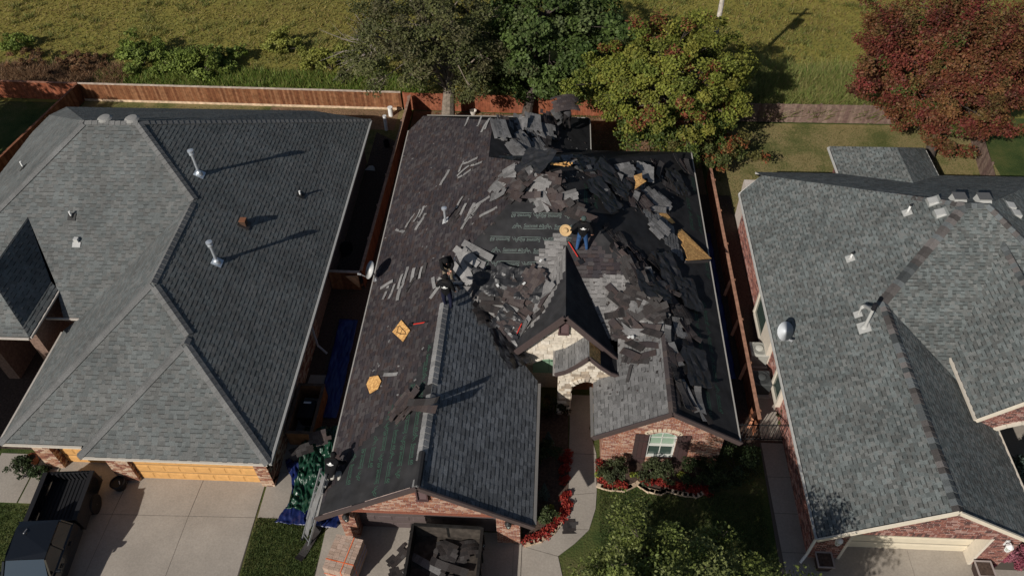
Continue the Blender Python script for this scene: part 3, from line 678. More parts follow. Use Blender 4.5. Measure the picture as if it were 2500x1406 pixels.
for sx, nm in ((3.62, 0), (5.18, 0)):
    sh = MB(); c = (.055, .036, .035)
    sh.box((sx, yw-.02, 1.0), (.4, .02, 1.9), col=c); so = sh.build('shutter', M_PAINT, HB)
    for zz in (.35, 1.6): sh = MB(); sh.box((sx, yw-.075, zz), (.44, .03, .1), col=c); sh.build('batten', M_PAINT, so)
    for k in range(3):
        pm = MB(); pm.box((sx+(k-1)*.168, yw-.045, 1.0), (.16, .03, 2.05), col=(c[0]*(1+.1*k), c[1], c[2])); pm.build('plank', M_PAINT, so)
# entry gable in limestone
ST = [(.64, .58, .49), (.58, .52, .43), (.68, .62, .53), (.62, .55, .45), (.52, .46, .38), (.66, .6, .5)]
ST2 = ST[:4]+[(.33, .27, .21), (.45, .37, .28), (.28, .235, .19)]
ye = 19.0
def re_(x): return ez-esl*abs(x-ex)-.16
epol = [[(-1.0, 2.0), (-.55, 2.0), (-.55, re_(-.55)), (-1.0, re_(-1.0))], [(-.55, 2.1)]+[(-.55+1.3*t, 2.1+.32*math.sin(math.pi*t)) for t in (.17, .33, .5, .67, .83)]+[(.75, 2.1), (.75, re_(.75)), (ex, re_(ex)), (-.55, re_(-.55))], [(.75, 1.5), (2.6, 1.5), (2.6, re_(2.6)), (.75, re_(.75))], [(-1.0, 0), (2.6, 0), (2.6, .6), (-1.0, .6)]]
mb = MB()
for p in epol[:3]: prism(mb, p, ye, ye+.3)
mb.box((.8, ye+.45, 1.2), (3.6, .2, 2.4))
M_STM = mat('stone_mortar', (.5, .42, .31), .95, noise=.2, nscale=12)
egB = mb.build('entry_gable', M_STM, HB)
pS = Pieces(egB, 'stone', M_STONE, .21, [.3, .36, .44, .52, .62], .04, 'stones')
for q in epol[:3]: pS.face([(x, ye, z) for x, z in q], ST, gap=.009, uv=((1, 0, 0), (0, 0, 1)), wedge=False)
louvre(HB, .62, ye-.06, 4.1, 4.72, .34, (.10, .06, .06))
gw = MB(); prism(gw, [(-.55, 1.2), (.75, 1.2), (.75, 2.1)]+[(.75-1.3*t, 2.1+.32*math.sin(math.pi*t)) for t in (.17, .33, .5, .67, .83)]+[(-.55, 2.1)], ye+.2, ye+.24)
aw_ = gw.build('arched_window', mat('green_glass', (.22, .34, .24), .2, spec=.5), HB)
gb = MB(); gb.box((.1, ye+.19, 1.9), (.03, .02, 1.1), col=(.1, .16, .11)); gb.box((.1, ye+.19, 2.0), (1.3, .02, .03), col=(.1, .16, .11)); gb.build('glazing_bar', M_PAINT, aw_)
# porch with flared gable
yp = 18.0; px0 = 1.58
PP = [(px0-1.24, 2.96), (px0-.85, 3.15), (px0-.45, 3.53), (px0, 4.06), (px0+.45, 3.53), (px0+.85, 3.15), (px0+1.2, 2.96)]
mb = MB()
for i in (0, 1, 2, 4, 5): a, b = PP[i], PP[i+1]; mb.poly([(a[0], yp-.15, a[1]-.02), (b[0], yp-.15, b[1]-.02), (b[0], ye, b[1]-.02), (a[0], ye, a[1]-.02)])
for i in range(6): a, b = PP[i], PP[i+1]; mb.poly([(a[0], yp-.15, a[1]-.1), (a[0], ye, a[1]-.1), (b[0], ye, b[1]-.1), (b[0], yp-.15, b[1]-.1)])
prB = mb.build('porch_roof', M_FELT, HB)
mb = MB()
for i in range(3, 4): a, b = PP[i], PP[i+1]; mb.poly([(a[0], yp-.15, a[1]), (b[0], yp-.15, b[1]), (b[0], ye, b[1]), (a[0], ye, a[1])])
mb.build('bare_sheathing', M_OSB, HB)
pP = Pieces(prB, 'shingle', M_SH, .16, [.16, .2, .25, .3], .014, 'shingles')
for i in range(3): a, b = PP[i], PP[i+1]; pP.face([(a[0], yp-.15, a[1]), (b[0], yp-.15, b[1]), (b[0], ye, b[1]), (a[0], ye, a[1])], PG)
pP.finish()
trim_line(HB, 'rake_board', [((a[0], yp-.17, a[1]), (b[0], yp-.17, b[1])) for a, b in zip(PP, PP[1:])], .06, .17, brown, dz=-.04)
trim_line(HB, 'gutter', [((px0-1.28, yp-.15, 2.9), (px0-1.28, ye, 2.9))], .1, .11, (.3, .28, .26))
def rp(x):
    for a, b in zip(PP, PP[1:]):
        if a[0] <= x <= b[0]: return a[1]+(b[1]-a[1])*(x-a[0])/(b[0]-a[0])-.14
    return 2.8
A0, A1, az = .98, 2.18, 2.0
acv = [(A0+(A1-A0)*t, az+.42*math.sin(math.pi*t)**.8) for t in (.1, .25, .4, .5, .6, .75, .9)]
ppol = [[(.5, 0), (A0, 0), (A0, rp(A0)), (.5, rp(.5))], [(A0, az)]+acv+[(A1, az), (A1, rp(A1)), (px0, rp(px0)), (A0, rp(A0))], [(A1, 0), (2.62, 0), (2.62, rp(2.62)), (A1, rp(A1))]]
mb = MB()
for p in ppol: prism(mb, p, yp, yp+.35)
poB = mb.build('porch_front', M_STM, HB)
pS2 = Pieces(poB, 'stone', M_STONE, .17, [.26, .3, .36, .44], .04, 'stones')
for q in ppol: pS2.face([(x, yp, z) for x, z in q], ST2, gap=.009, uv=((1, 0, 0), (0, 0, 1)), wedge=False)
pS2.face([(.5, yp, 0), (.5, yp, rp(.5)), (.5, yp+.35, rp(.5)), (.5, yp+.35, 0)], ST2, gap=.009, uv=((0, -1, 0), (0, 0, 1)), wedge=False)
pS2.face([(A0, yp, 0), (A0, yp+.35, 0), (A0, yp+.35, az), (A0, yp, az)], ST2, gap=.009, uv=((0, 1, 0), (0, 0, 1)), wedge=False); pS2.finish(); pS.finish()
for i in range(9):
    t = (i+.5)/9; x = A0+(A1-A0)*t; z = az+.42*math.sin(math.pi*t)**.8
    vm = MB(); k = i == 4; vm.box((x, yp-.04, z+.1+(.05 if k else 0)), (.2 if k else .13, .08, .3 if k else .2), Matrix.Rotation((t-.5)*1.5, 3, 'Y'), col=(.36, .3, .24) if k else random.choice(ST)); vm.build('arch_stone', M_STONE, HB)
mb = MB(); mb.box((1.6, ye+.32, 1.05), (1.0, .06, 2.1), col=(.12, .05, .03)); mb.build('front_door', M_WOOD, HB)

# right house front
ycg = 12.36; apc = 12.72
rc = lambda x: zc+sc*((x-9.07) if x < apc else (2*apc-9.07-x))-.14
cpol = [[(9.42, 0), (10.42, 0), (10.42, rc(10.42)), (9.42, rc(9.42))], [(10.42, 1.98), (15.05, 1.98), (15.05, rc(15.05)), (apc, rc(apc)), (10.42, rc(10.42))], [(15.05, 0), (16.0, 0), (16.0, rc(16.0)), (15.05, rc(15.05))]]
mb = MB()
for p in cpol: prism(mb, p, ycg, ycg+.6)
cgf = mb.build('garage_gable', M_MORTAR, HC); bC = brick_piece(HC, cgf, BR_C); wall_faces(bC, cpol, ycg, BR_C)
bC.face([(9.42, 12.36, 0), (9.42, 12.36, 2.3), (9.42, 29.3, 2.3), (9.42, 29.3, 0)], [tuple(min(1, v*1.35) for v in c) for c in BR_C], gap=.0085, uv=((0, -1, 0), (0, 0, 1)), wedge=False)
bC.face([(14.5, 30.4, 0), (14.5, 30.4, 2.3), (14.5, 32.6, 2.3), (14.5, 32.6, 0)], BR_C, gap=.0085, uv=((0, -1, 0), (0, 0, 1)), wedge=False)
M_CRDOOR = mat('cream_garage_door', (.62, .55, .42), .55, noise=.05, nscale=4)
dC = garage_door(HC, 10.42, 15.05, ycg+.42, 1.98, M_CRDOOR, 4, 1, inset=False)
for x in (10.47, 15.0): mb = MB(); mb.box((x, ycg+.2, 1), (.1, .46, 2.0), col=cream); mb.build('door_jamb', M_PAINT, HC)
sc_ = MB()
for i in range(58): sc_.box((10.46+i*.08, ycg-.012, 2.05), (.07, .03, .16), col=random.choice(BR_C))
sc_.build('soldier_course', M_BRICK, HC)
mb = MB(); mb.box((12.55, ycg-.01, 3.55), (.42, .06, .42), Matrix.Rotation(0, 3, 'Y'), col=(.5, .45, .36)); mb.box((12.55, ycg-.03, 3.55), (.3, .05, .3), col=(.4, .36, .3)); mb.build('gable_plaque', M_PAINT, HC)
mb = MB(); mb.tube([(9.36, 12.4, 2.35), (9.3, 12.3, 2.1), (9.3, 12.3, .3), (9.1, 12.1, .1)], .05, 6, white); mb.build('downspout', M_PAINT, HC)
lantern('wall_lamp', 'white lantern left of the cream garage door', tuple(aty(2047, 1320, ycg-.18)), False)
lantern('wall_lamp', 'white lantern on the brick right of the cream garage door beside the pink shrub', tuple(aty(2462, 1335, ycg-.18)), False)
# side windows of the right house
for y0, y1, z0, z1 in ((21.9, 23.6, .35, 2.15), (18.4, 19.4, .6, 2.0)):
    mb = MB()
    for yy in (y0, y1): mb.box((9.33, yy, (z0+z1)/2), (.22, .12, z1-z0), col=cream)
    mb.box((9.33, (y0+y1)/2, z0), (.24, y1-y0+.1, .12), col=cream); mb.box((9.33, (y0+y1)/2, z1), (.24, y1-y0+.1, .12), col=cream)
    o = mb.build('side_window', M_PAINT, HC); pm = MB(); pm.box((9.3, (y0+y1)/2, (z0+z1)/2), (.03, y1-y0, z1-z0)); pm.build('window_pane', M_GLASS, o)
mb = MB(); mb.box((9.3, 21.3, 1.2), (.2, 1.1, 1.9), col=cream); mb.build('cream_side_panel', M_PAINT, HC)
# arched entry of the right house
ya = 16.35
r3 = lambda x: w3z+(x-w3x if x < rx else 19.7-x)-.16
c0, c1 = 16.0, 18.8
ac3 = [(c0+(c1-c0)*t, 2.3+.75*math.sin(math.pi*t)) for t in (.1, .2, .35, .5, .65, .8, .9)]
apol = [[(15.4, 0), (c0, 0), (c0, r3(c0)), (15.4, r3(15.4))], [(c0, 2.3)]+ac3+[(c1, 2.3), (c1, r3(c1)), (rx, r3(rx)), (c0, r3(c0))], [(c1, 0), (19.4, 0), (19.4, r3(19.4)), (c1, r3(c1))]]
mb = MB()
for p in apol: prism(mb, p, ya, ya+.35)
agf = mb.build('entry_arch', M_MORTAR, HC); bC2 = brick_piece(HC, agf, BR_C, 200); wall_faces(bC2, apol, ya, BR_C)
bC2.face([(15.4, ya, 2.0), (15.4, ya, 3.5), (15.4, 18.6, 3.5), (15.4, 18.6, 2.0)], BR_C, gap=.0085, uv=((0, -1, 0), (0, 0, 1)), wedge=False); bC2.finish(); bC.finish()
mb = MB(); mb.box((15.56, 17.6, 2.6), (.3, 2.4, 2.2)); mb.build('entry_side_wall', M_MORTAR, HC)
mb = MB(); pr = [(c0, 2.3)]+ac3+[(c1, 2.3)]
for a, b in zip(pr, pr[1:]): mb.beam((a[0], ya-.02, a[1]+.03), (b[0], ya-.02, b[1]+.03), .12, .16, cream)
mb.build('arch_trim', M_PAINT, HC)
slab_row('entry_porch_floor', [[(16.45, 13.5), (19.4, 13.5), (19.4, 18.5), (16.45, 18.5)]])

# ================================================================== things on the roofs
def hit(x, y, faces, n=None):
    """first roof face of the set met along the sight line"""
    d = Vector(ray(x, y)); best = None
    for k, f in faces.items():
        P = [Vector(p) for p in f]; nn = Vector((0, 0, 0))
        for i in range(len(P)):
            a, b = P[i], P[(i+1) % len(P)]; nn += Vector(((a.y-b.y)*(a.z+b.z), (a.z-b.z)*(a.x+b.x), (a.x-b.x)*(a.y+b.y)))
        nn.normalize(); nn = nn if nn.z > 0 else -nn
        den = nn.dot(d)
        if abs(den) < 1e-6: continue
        t = nn.dot(P[0]-CAMP)/den; q = CAMP+d*t
        if inpoly(q.x, q.y, [(p.x, p.y) for p in P]) and (best is None or t < best[0]): best = (t, q, nn, k)
    return best
def frame(nn, ang=0.0):
    u = Vector((0, 0, 1)).cross(nn).normalized(); v = nn.cross(u)
    a = u*math.cos(ang)+v*math.sin(ang); b = nn.cross(a); return Matrix((a, b, nn)).transposed()
def flue(label, px, top, faces):
    h = hit(*px, faces); b = h[1]; H = aty(top[0], top[1], b.y).z-b.z
    t = thing('flue_pipe', label, 'flue pipe', tuple(b), group='tall flue pipes on the grey hip roof')
    F = frame(h[2]); c = (.62, .66, .70)
    mb = MB(); mb.box(F @ Vector((0, 0, .02)), (.42, .42, .012), F, c); mb.build('flashing', M_METAL, t, local=True)
    mb = MB(); mb.lathe((0, 0, 0), [(.15, -.1), (.12, .12), (.085, .17)], 14, col=c); mb.build('storm_collar', M_METAL, t, local=True)
    mb = MB(); mb.tube([(0, 0, -.05), (0, 0, H-.2)], .06, 12, c); mb.build('pipe', M_METAL, t, local=True)
    mb = MB(); mb.lathe((0, 0, H-.24), [(.075, 0), (.11, .02), (.11, .1), (.075, .12)], 14, col=c); mb.lathe((0, 0, H-.1), [(.06, 0), (.13, .03), (.13, .11), (.03, .14)], 14, col=c); mb.build('rain_cap', M_METAL, t, local=True)
flue('tall grey flue pipe with cap, the one farther up the shingle slope near the rear', (487, 425), (468, 368), FA)
flue('tall grey flue pipe with cap standing below the brown box vent', (530, 640), (513, 591), FA)
def stub(label, px, faces, h=.3, col=(.75, .75, .73), tip=None, base=(.5, .5, .48), r=.045, group=None, cat='vent pipe'):
    q = hit(*px, faces); t = thing('vent_pipe', label, cat, tuple(q[1]), group=group); F = frame(q[2])
    mb = MB(); mb.box(F @ Vector((0, 0, .03)), (.34, .34, .015), F, base); mb.lathe((0, 0, 0), [(.11, -.06), (.06, .1)], 12, col=base); mb.build('flashing', M_PAINT, t, local=True)
    mb = MB(); mb.tube([(0, 0, -.05), (0, 0, h)], r, 10, col); mb.build('pipe', M_PAINT, t, local=True)
    if tip: mb = MB(); mb.tube([(0, 0, h), (0, 0, h+.06)], r*1.08, 10, tip); mb.build('pipe_tip', M_PAINT, t, local=True)
    return t
dk = (.03, .03, .03)
stub('thin white vent pipe on the left slope of the grey hip roof', (58, 410), FA, .35, base=dk)
stub('short white vent pipe with dark base above the square white vent', (176, 530), FA, .3, base=dk)
stub('short white vent pipe with dark base right of the rear tall flue', (734, 478), FA, .28, base=dk)
t = thing('square_vent', 'square white vent with flat flashing on the front grey slope', 'roof vent', tuple(hit(188, 595, FA)[1])); F = frame(hit(188, 595, FA)[2])
mb = MB(); mb.box(F @ V3((0, -.05, .03)), (.34, .22, .02), F, (.42, .42, .41)); mb.build('flashing', M_PAINT, t, local=True)
mb = MB(); mb.box((0, .08, .1), (.18, .16, .26), col=(.5, .5, .48)); mb.build('hood', M_PAINT, t, local=True)
q = hit(596, 548, FA); F = frame(q[2]); t = thing('box_vent', 'rusty brown box vent between the two tall flues', 'roof vent', tuple(q[1]))
mb = MB(); mb.box((0, 0, .08), (.24, .24, .36), col=(.08, .045, .03)); mb.build('body', M_PAINT, t, local=True)
mb = MB(); mb.box((0, 0, .27), (.27, .27, .03), col=(.2, .085, .045)); mb.build('lid', M_PAINT, t, local=True)
mb = MB(); mb.box(F @ V3((0, 0, .03)), (.5, .5, .015), F, (.06, .05, .045)); mb.build('flashing', M_PAINT, t, local=True)
for i, (x, y) in enumerate(((250, 298), (316, 300))):
    p = Vector(ray(x, y)); tt = (7.78-CAMZ)/p.z; p = CAMP+p*tt; p.z = 7.62; p.y = 27.0
    t = thing('turtle_vent', ('left' if i == 0 else 'right')+' one of two round grey vents on the rear ridge', 'roof vent', tuple(p), group='round vents on the grey ridge')
    mb = MB(); mb.lathe((0, 0, 0), [(.2, 0), (.19, .12), (.16, .13)], 16, col=(.45, .45, .43)); mb.build('throat', M_PAINT, t, local=True)
    mb = MB(); mb.lathe((0, 0, .12), [(.32, 0), (.32, .04), (.22, .11), (.05, .13)], 18, col=(.26, .255, .24)); mb.build('hood', M_PAINT, t, local=True)
FCs = dict(FC); FCs.update({'e'+k: v for k, v in F3.items()})
white = (.42, .42, .40)
def slant(label, px, ang=0, faces=None, z=None):
    q = hit(*px, faces or FCs); F = frame(q[2], ang); t = thing('slant_vent', label, 'roof vent', tuple(q[1]), group='white slant vents on the blue grey roof')
    mb = MB(); mb.box(F @ V3((0, .02, .03)), (.5, .52, .012), F, (.2, .21, .2)); mb.build('flashing', M_PAINT, t, local=True)
    P = [(-.22, -.2, .03), (.22, -.2, .03), (.22, .2, .03), (-.22, .2, .03)]; T = [(-.17, -.16, .16), (.17, -.16, .16), (.14, .12, .07), (-.14, .12, .07)]
    mb = MB(); mb.hexa([F @ V3(p) for p in P], [F @ V3(p) for p in T], white); mb.build('hood', M_PAINT, t, local=True)
slant('white slant vent near the hip of the blue grey roof, upper of the front pair', (2278, 493)); slant('white slant vent near the hip of the blue grey roof, lower of the front pair', (2296, 522))
slant('white slant vent at the frame edge, upper of the right pair', (2464, 503)); slant('white slant vent at the frame edge, lower of the right pair', (2478, 522))
for i, x in enumerate((2342, 2388)):
    p = Vector((16.05+i*.95, 24.3, 6.45)); t = thing('slant_vent', ('left' if i == 0 else 'right')+' white vent just behind the top ridge of the blue grey roof', 'roof vent', tuple(p), group='white slant vents on the blue grey roof')
    mb = MB(); mb.hexa([(-.26, -.2, 0), (.26, -.2, 0), (.26, .3, -.1), (-.26, .3, -.1)], [(-.22, -.15, .16), (.22, -.15, .16), (.22, .25, .2), (-.22, .25, .2)], white); mb.build('hood', M_PAINT, t, local=True)
    mb = MB(); mb.box((0, .08, .21), (.5, .42, .02), col=(.1, .1, .1)); mb.build('lid', M_PAINT, t, local=True)
stub('white vent pipe with black tip higher up the left blue grey slope', (2215, 520), FCs, .38, tip=dk, base=white); stub('white vent pipe with black tip halfway down the left blue grey slope', (2076, 632), FCs, .3, tip=dk, base=white)
# tall braced pipe
q = hit(2110, 800, FCs); t = thing('braced_flue', 'white flue with black cap and a brace arm at the hip end', 'flue pipe', tuple(q[1])); F = frame(q[2]); H = aty(2143, 742, q[1].y).z-q[1].z
mb = MB(); mb.box(F @ V3((0, 0, .03)), (.5, .45, .015), F, white); mb.lathe((0, 0, 0), [(.15, -.1), (.08, .14)], 12, col=white); mb.build('flashing', M_PAINT, t, local=True)
mb = MB(); mb.tube([(0, 0, 0), (0, 0, H-.25)], .06, 10, white); mb.build('pipe', M_PAINT, t, local=True)
mb = MB(); mb.tube([(0, 0, H-.3), (0, 0, H)], .085, 12, (.015, .015, .018)); mb.build('black_cap', M_PAINT, t, local=True)
q2 = hit(2095, 768, FCs)[1]-q[1]
mb = MB(); mb.box(q2+F @ V3((0, 0, .03)), (.3, .3, .015), F, white); mb.tube([q2, q2+V3((0, 0, .42))], .04, 8, white); mb.tube([q2+V3((0, 0, .38)), q2+V3((.1, .02, .5)), (0, 0, H-.36)], .065, 8, white); mb.build('brace_arm', M_PAINT, t, local=True)
# square flashing and vents on the middle roof
q = hit(1088, 543, FB); t = thing('vent_pipe', 'grey vent pipe standing among pale shingle strips on the dark left slope', 'vent pipe', tuple(q[1])); F = frame(q[2]); H = aty(1087, 512, q[1].y).z-q[1].z
mb = MB(); mb.box(F @ V3((-.1, 0, .03)), (.3, .3, .015), F, (.5, .5, .5)); mb.build('flashing', M_PAINT, t, local=True)
mb = MB(); mb.tube([(0, 0, 0), (0, 0, H)], .055, 10, (.6, .63, .66)); mb.build('pipe', M_METAL, t, local=True)
mb = MB(); mb.lathe((0, 0, H), [(.06, -.02), (.12, .02), (.12, .1), (.04, .13)], 12, col=(.6, .63, .66)); mb.build('rain_cap', M_METAL, t, local=True)
def dish(name, label, base, centre, nvec, rad, col, arm=(0, 0, 0)):
    t = thing(name, label, 'satellite dish', base); B = Vector(base); c = Vector(centre)-B; n = Vector(nvec).normalized()
    F = n.to_track_quat('Z', 'Y').to_matrix()
    prof = [(rad*k/6, .16*rad*(k/6)**2*1.2) for k in range(7)]
    mb = MB(); n0 = 0
    for side in (0, -.02):
        mb.lathe(c+n*side, [(max(r, .01), z) for r, z in prof], 20, F @ Matrix.Diagonal((.86, 1, 1)), col)
    mb.build('reflector', M_PAINT, t, local=True, smooth=True)
    mb = MB(); mb.tube([(0, 0, 0), (0, 0, .25), c-n*.06], .025, 7, (.5, .5, .5)); mb.build('mast', M_METAL, t, local=True)
    mb = MB(); f = c+n*rad*.95+F @ V3((0, -rad*.75, 0)); mb.tube([c+F @ V3((0, -rad*.95, .1)), f], .016, 6, (.7, .7, .7)); mb.tube([f-n*.05, f+n*.09], .045, 8, (.75, .75, .75)); mb.build('feed_arm', M_METAL, t, local=True)
    mb = MB(); mb.box((0, 0, .02), (.2, .2, .03), col=(.5, .5, .5)); mb.build('foot', M_METAL, t, local=True)
q = hit(918, 684, FB)
dish('satellite_dish', 'white satellite dish seen edge on at the eave of the dark left slope', tuple(q[1]), tuple(q[1]+V3((-.12, 0, .62))), (-.78, -.32, .5), .42, (.72, .72, .7))
q = hit(1908, 828, FCs)
dish('satellite_dish', 'pale satellite dish on the eave of the blue grey roof above the air conditioner', tuple(q[1]), tuple(q[1]+V3((.0, .02, .5))), (.25, -.78, .58), .40, (.62, .65, .68))
pA.finish(); pB.finish(); pC.finish()
# ================================================================== fences
def fence(label, a, b, h, pal, cap=None, kick=None, pw=.14, side=1, posts=True, postcol=None, group=None, railcol=None):
    a = Vector((a[0], a[1], 0)); b = Vector((b[0], b[1], 0)); d = b-a; L_ = d.length; d.normalize(); nv = Vector((-d.y, d.x, 0))*side
    t = thing('fence', label, 'fence', tuple(a), group=group); ang = math.atan2(d.y, d.x)
    meshes = []
    for c in pal:
        mb = MB(); mb.hexa([(-pw*.48, -.01, .02), (pw*.48, -.01, .02), (pw*.48, .01, .02), (-pw*.48, .01, .02)], [(-pw*.48, -.01, h), (pw*.48, -.01, h), (pw*.48, .01, h), (-pw*.48, .01, h)], c); meshes.append(mb.mesh('picket', M_WOOD))
    k = int(L_/pw)
    for i in range(k):
        M = Matrix.Translation(d*(i+.5)*pw+nv*random.uniform(-.004, .004)+V3((0, 0, random.uniform(-.012, .006)))) @ Matrix.Rotation(ang+random.uniform(-.02, .02), 4, 'Z')
        link('picket', random.choice(meshes), t, M)
    rc_ = railcol or pal[0]
    for z in (.3, h-.25):
        mb = MB(); mb.beam(-nv*.045+V3((0, 0, z)), d*L_-nv*.045+V3((0, 0, z)), .05, .09, rc_); mb.build('rail', M_WOOD, t, local=True)
    if posts:
        n = int(L_/2.4)
        for i in range(n+1):
            mb = MB(); mb.box(d*min(L_-.05, .05+i*2.4)-nv*.11+V3((0, 0, h/2-.02)), (.09, .09, h), col=postcol or rc_); mb.build('post', M_WOOD, t, local=True)
    if cap: mb = MB(); mb.beam(V3((0, 0, h+.02)), d*L_+V3((0, 0, h+.02)), .14, .035, cap); mb.build('cap_board', M_WOOD, t, local=True)
    if kick: mb = MB(); mb.beam(nv*.03+V3((0, 0, .07)), d*L_+nv*.03+V3((0, 0, .07)), .03, .14, kick); mb.build('kick_board', M_WOOD, t, local=True)
    return t
W_BR = [(.20, .085, .04), (.17, .07, .033), (.23, .105, .05), (.155, .062, .03), (.25, .12, .06)]
W_RED = [(.25, .082, .042), (.21, .066, .034), (.28, .1, .055), (.23, .078, .045)]
W_GRY = [(.19, .13, .105), (.155, .10, .085), (.22, .155, .125), (.18, .125, .1)]
W_DK = [(.16, .06, .035), (.14, .05, .03), (.18, .07, .04)]
pale = (.50, .40, .32)
fence('long brown board fence with pale cap behind the grey house', (-28.74, 39.75), (-9.0, 39.3), 1.2, W_BR, cap=pale, kick=(.62, .46, .32), side=-1)
fence('reddish board fence at the upper left corner beyond the side fence', (-36, 39.95), (-28.8, 39.75), 1.2, W_RED, side=-1, cap=(.3, .14, .09))
fence('dark side fence running down the left edge beside the grey house', (-28.74, 39.7), (-30.6, 28.0), 1.2, W_BR, side=1, cap=(.22, .09, .05))
fence('red board fence behind the stripped roof under the green trees', (-8.9, 39.3), (8.0, 38.8), 1.2, W_RED, side=-1)
fence('weathered pinkish board fence behind the blue grey house', (8.0, 38.65), (23.6, 38.6), 1.25, W_GRY, side=-1)
fence('weathered board fence running toward the viewer at the right edge', (23.7, 38.5), (22.4, 31.0), 1.2, W_GRY, side=-1)
fence('tall red brown fence between the grey house and the stripped roof', (-8.4, 39.0), (-8.66, 24.7), 1.2, W_DK, side=1, cap=(.3, .19, .14), postcol=(.3, .19, .14))
fr = fence('orange brown fence with slanted braces between the stripped roof and the blue grey house', (8.28, 33.0), (8.3, 17.3), 1.2, [(.32, .125, .068), (.28, .105, .055), (.35, .145, .08)], side=-1, cap=(.34, .18, .12), posts=False)
for i in range(7):
    y = -1.2-i*2.35; mb = MB(); mb.beam((-.04, y, 1.14), (-.26, y-.35, .5), .13, .05, (.42, .19, .11))
    if i > 2: mb.build('brace', M_WOOD, fr, local=True)
    mb = MB(); mb.box((.1, y, .6), (.09, .09, 1.24), col=(.3, .15, .09)); mb.build('post', M_WOOD, fr, local=True)
fence('short gate fence closing the gap beside the satellite dish', (-10.2, 24.62), (-8.7, 24.6), 1.2, W_BR, side=-1, cap=(.42, .32, .26))
mb = MB(); g = thing('fence_board', 'pale broken fence board hanging at the corner below the dish', 'board', (-8.9, 24.45, 0))
mb.hexa([(-.45, 0, 1.05), (.05, 0, .35), (.1, 0, .36), (.12, 0, 1.1)], [(-.45, .03, 1.06), (.05, .03, .36), (.1, .03, .37), (.12, .03, 1.11)], (.5, .3, .17)); mb.build('board', M_WOOD, g, local=True)
def bar_gate(label, a, b, h, n=15):
    a = V3((a[0], a[1], 0)); b = V3((b[0], b[1], 0)); t = thing('metal_gate', label, 'gate', tuple(a)); c = (.015, .015, .016)
    for i in range(n): mb = MB(); p = (b-a)*(i/(n-1)); mb.tube([p+V3((0, 0, .08)), p+V3((0, 0, h))], .014, 5, c); mb.build('bar', M_PAINT, t, local=True)
    for z in (.15, h-.12): mb = MB(); mb.beam(V3((0, 0, z)), b-a+V3((0, 0, z)), .03, .04, c); mb.build('rail', M_PAINT, t, local=True)
bar_gate('black metal bar gate across the side walk of the blue grey house', (7.3, 17.05), (9.4, 17.1), 1.25)

# ================================================================== yard things
def small(name, label, cat, loc, parts, rz=0, group=None):
    t = thing(name, label, cat, loc, rz, group)
    for pn, fn, m in parts: mb = MB(); fn(mb); mb.build(pn, m, t, local=True)
    return t
p = atz(955, 283); small('white_pipe', 'thick white standpipe by the back fence corner, the farther one', 'standpipe', (p.x, p.y, 0), [('pipe', lambda m: m.tube([(0, 0, 0), (0, 0, .55)], .14, 14, (.78, .78, .75)), M_PAINT), ('cap', lambda m: m.tube([(0, 0, .55), (0, 0, .6)], .15, 14, (.7, .7, .68)), M_PAINT)])
p = atz(944, 318); small('white_pipe', 'slim white standpipe half in shade beside the grey roof corner', 'standpipe', (p.x, p.y, 0), [('pipe', lambda m: m.tube([(0, 0, 0), (0, 0, .95)], .1, 12, (.75, .75, .73)), M_PAINT), ('cap', lambda m: m.tube([(0, 0, .95), (0, 0, .99)], .11, 12, (.6, .6, .6)), M_PAINT)])
p = atz(905, 412)
mb = MB(); mb.hexa([(p.x-.3, p.y-.15, .02), (p.x+.28, p.y-.2, .02), (p.x+.2, p.y+.1, .02), (p.x-.1, p.y+.2, .02)], [(p.x-.2, p.y-.1, .1), (p.x+.2, p.y-.12, .06), (p.x+.12, p.y+.1, .14), (p.x-.1, p.y+.12, .1)], (.5, .49, .46)); tag(mb.build('rag', M_PAINT), 'pale crumpled sheet lying in the shaded side yard', 'rag')
p = atz(945, 358); small('bucket', 'black bucket in the shade of the fence', 'bucket', (p.x, p.y, 0), [('pail', lambda m: m.lathe((0, 0, 0), [(.14, 0), (.19, .38), (.17, .38), (.13, .05)], 14, col=(.02, .02, .02)), M_BLACK), ('handle', lambda m: m.tube([(-.18, 0, .36), (0, 0, .52), (.18, 0, .36)], .01, 5), M_BLACK)])
p = atz(848, 618)
t = thing('tyre', 'dark tyre leaning in the narrow side yard', 'tyre', (p.x, p.y, .34), rot=(R(68), 0, R(60)))
mb = MB(); mb.lathe((0, 0, 0), [(.21, -.1), (.34, -.09), (.37, 0), (.34, .09), (.21, .1)], 22, col=(.02, .02, .02)); mb.build('tread', M_BLACK, t, local=True)
mb = MB(); mb.tube([(0, 0, -.06), (0, 0, .06)], .2, 16, (.3, .3, .3)); mb.build('rim', M_METAL, t, local=True)
mb = MB(); mb.tube([(-9.85, 21.0, 2.4), (-10.0, 20.9, 2.2), (-10.0, 20.9, .4), (-9.6, 20.7, .1)], .05, 6, (.4, .42, .44)); mb.build('downspout', M_PAINT, HA)
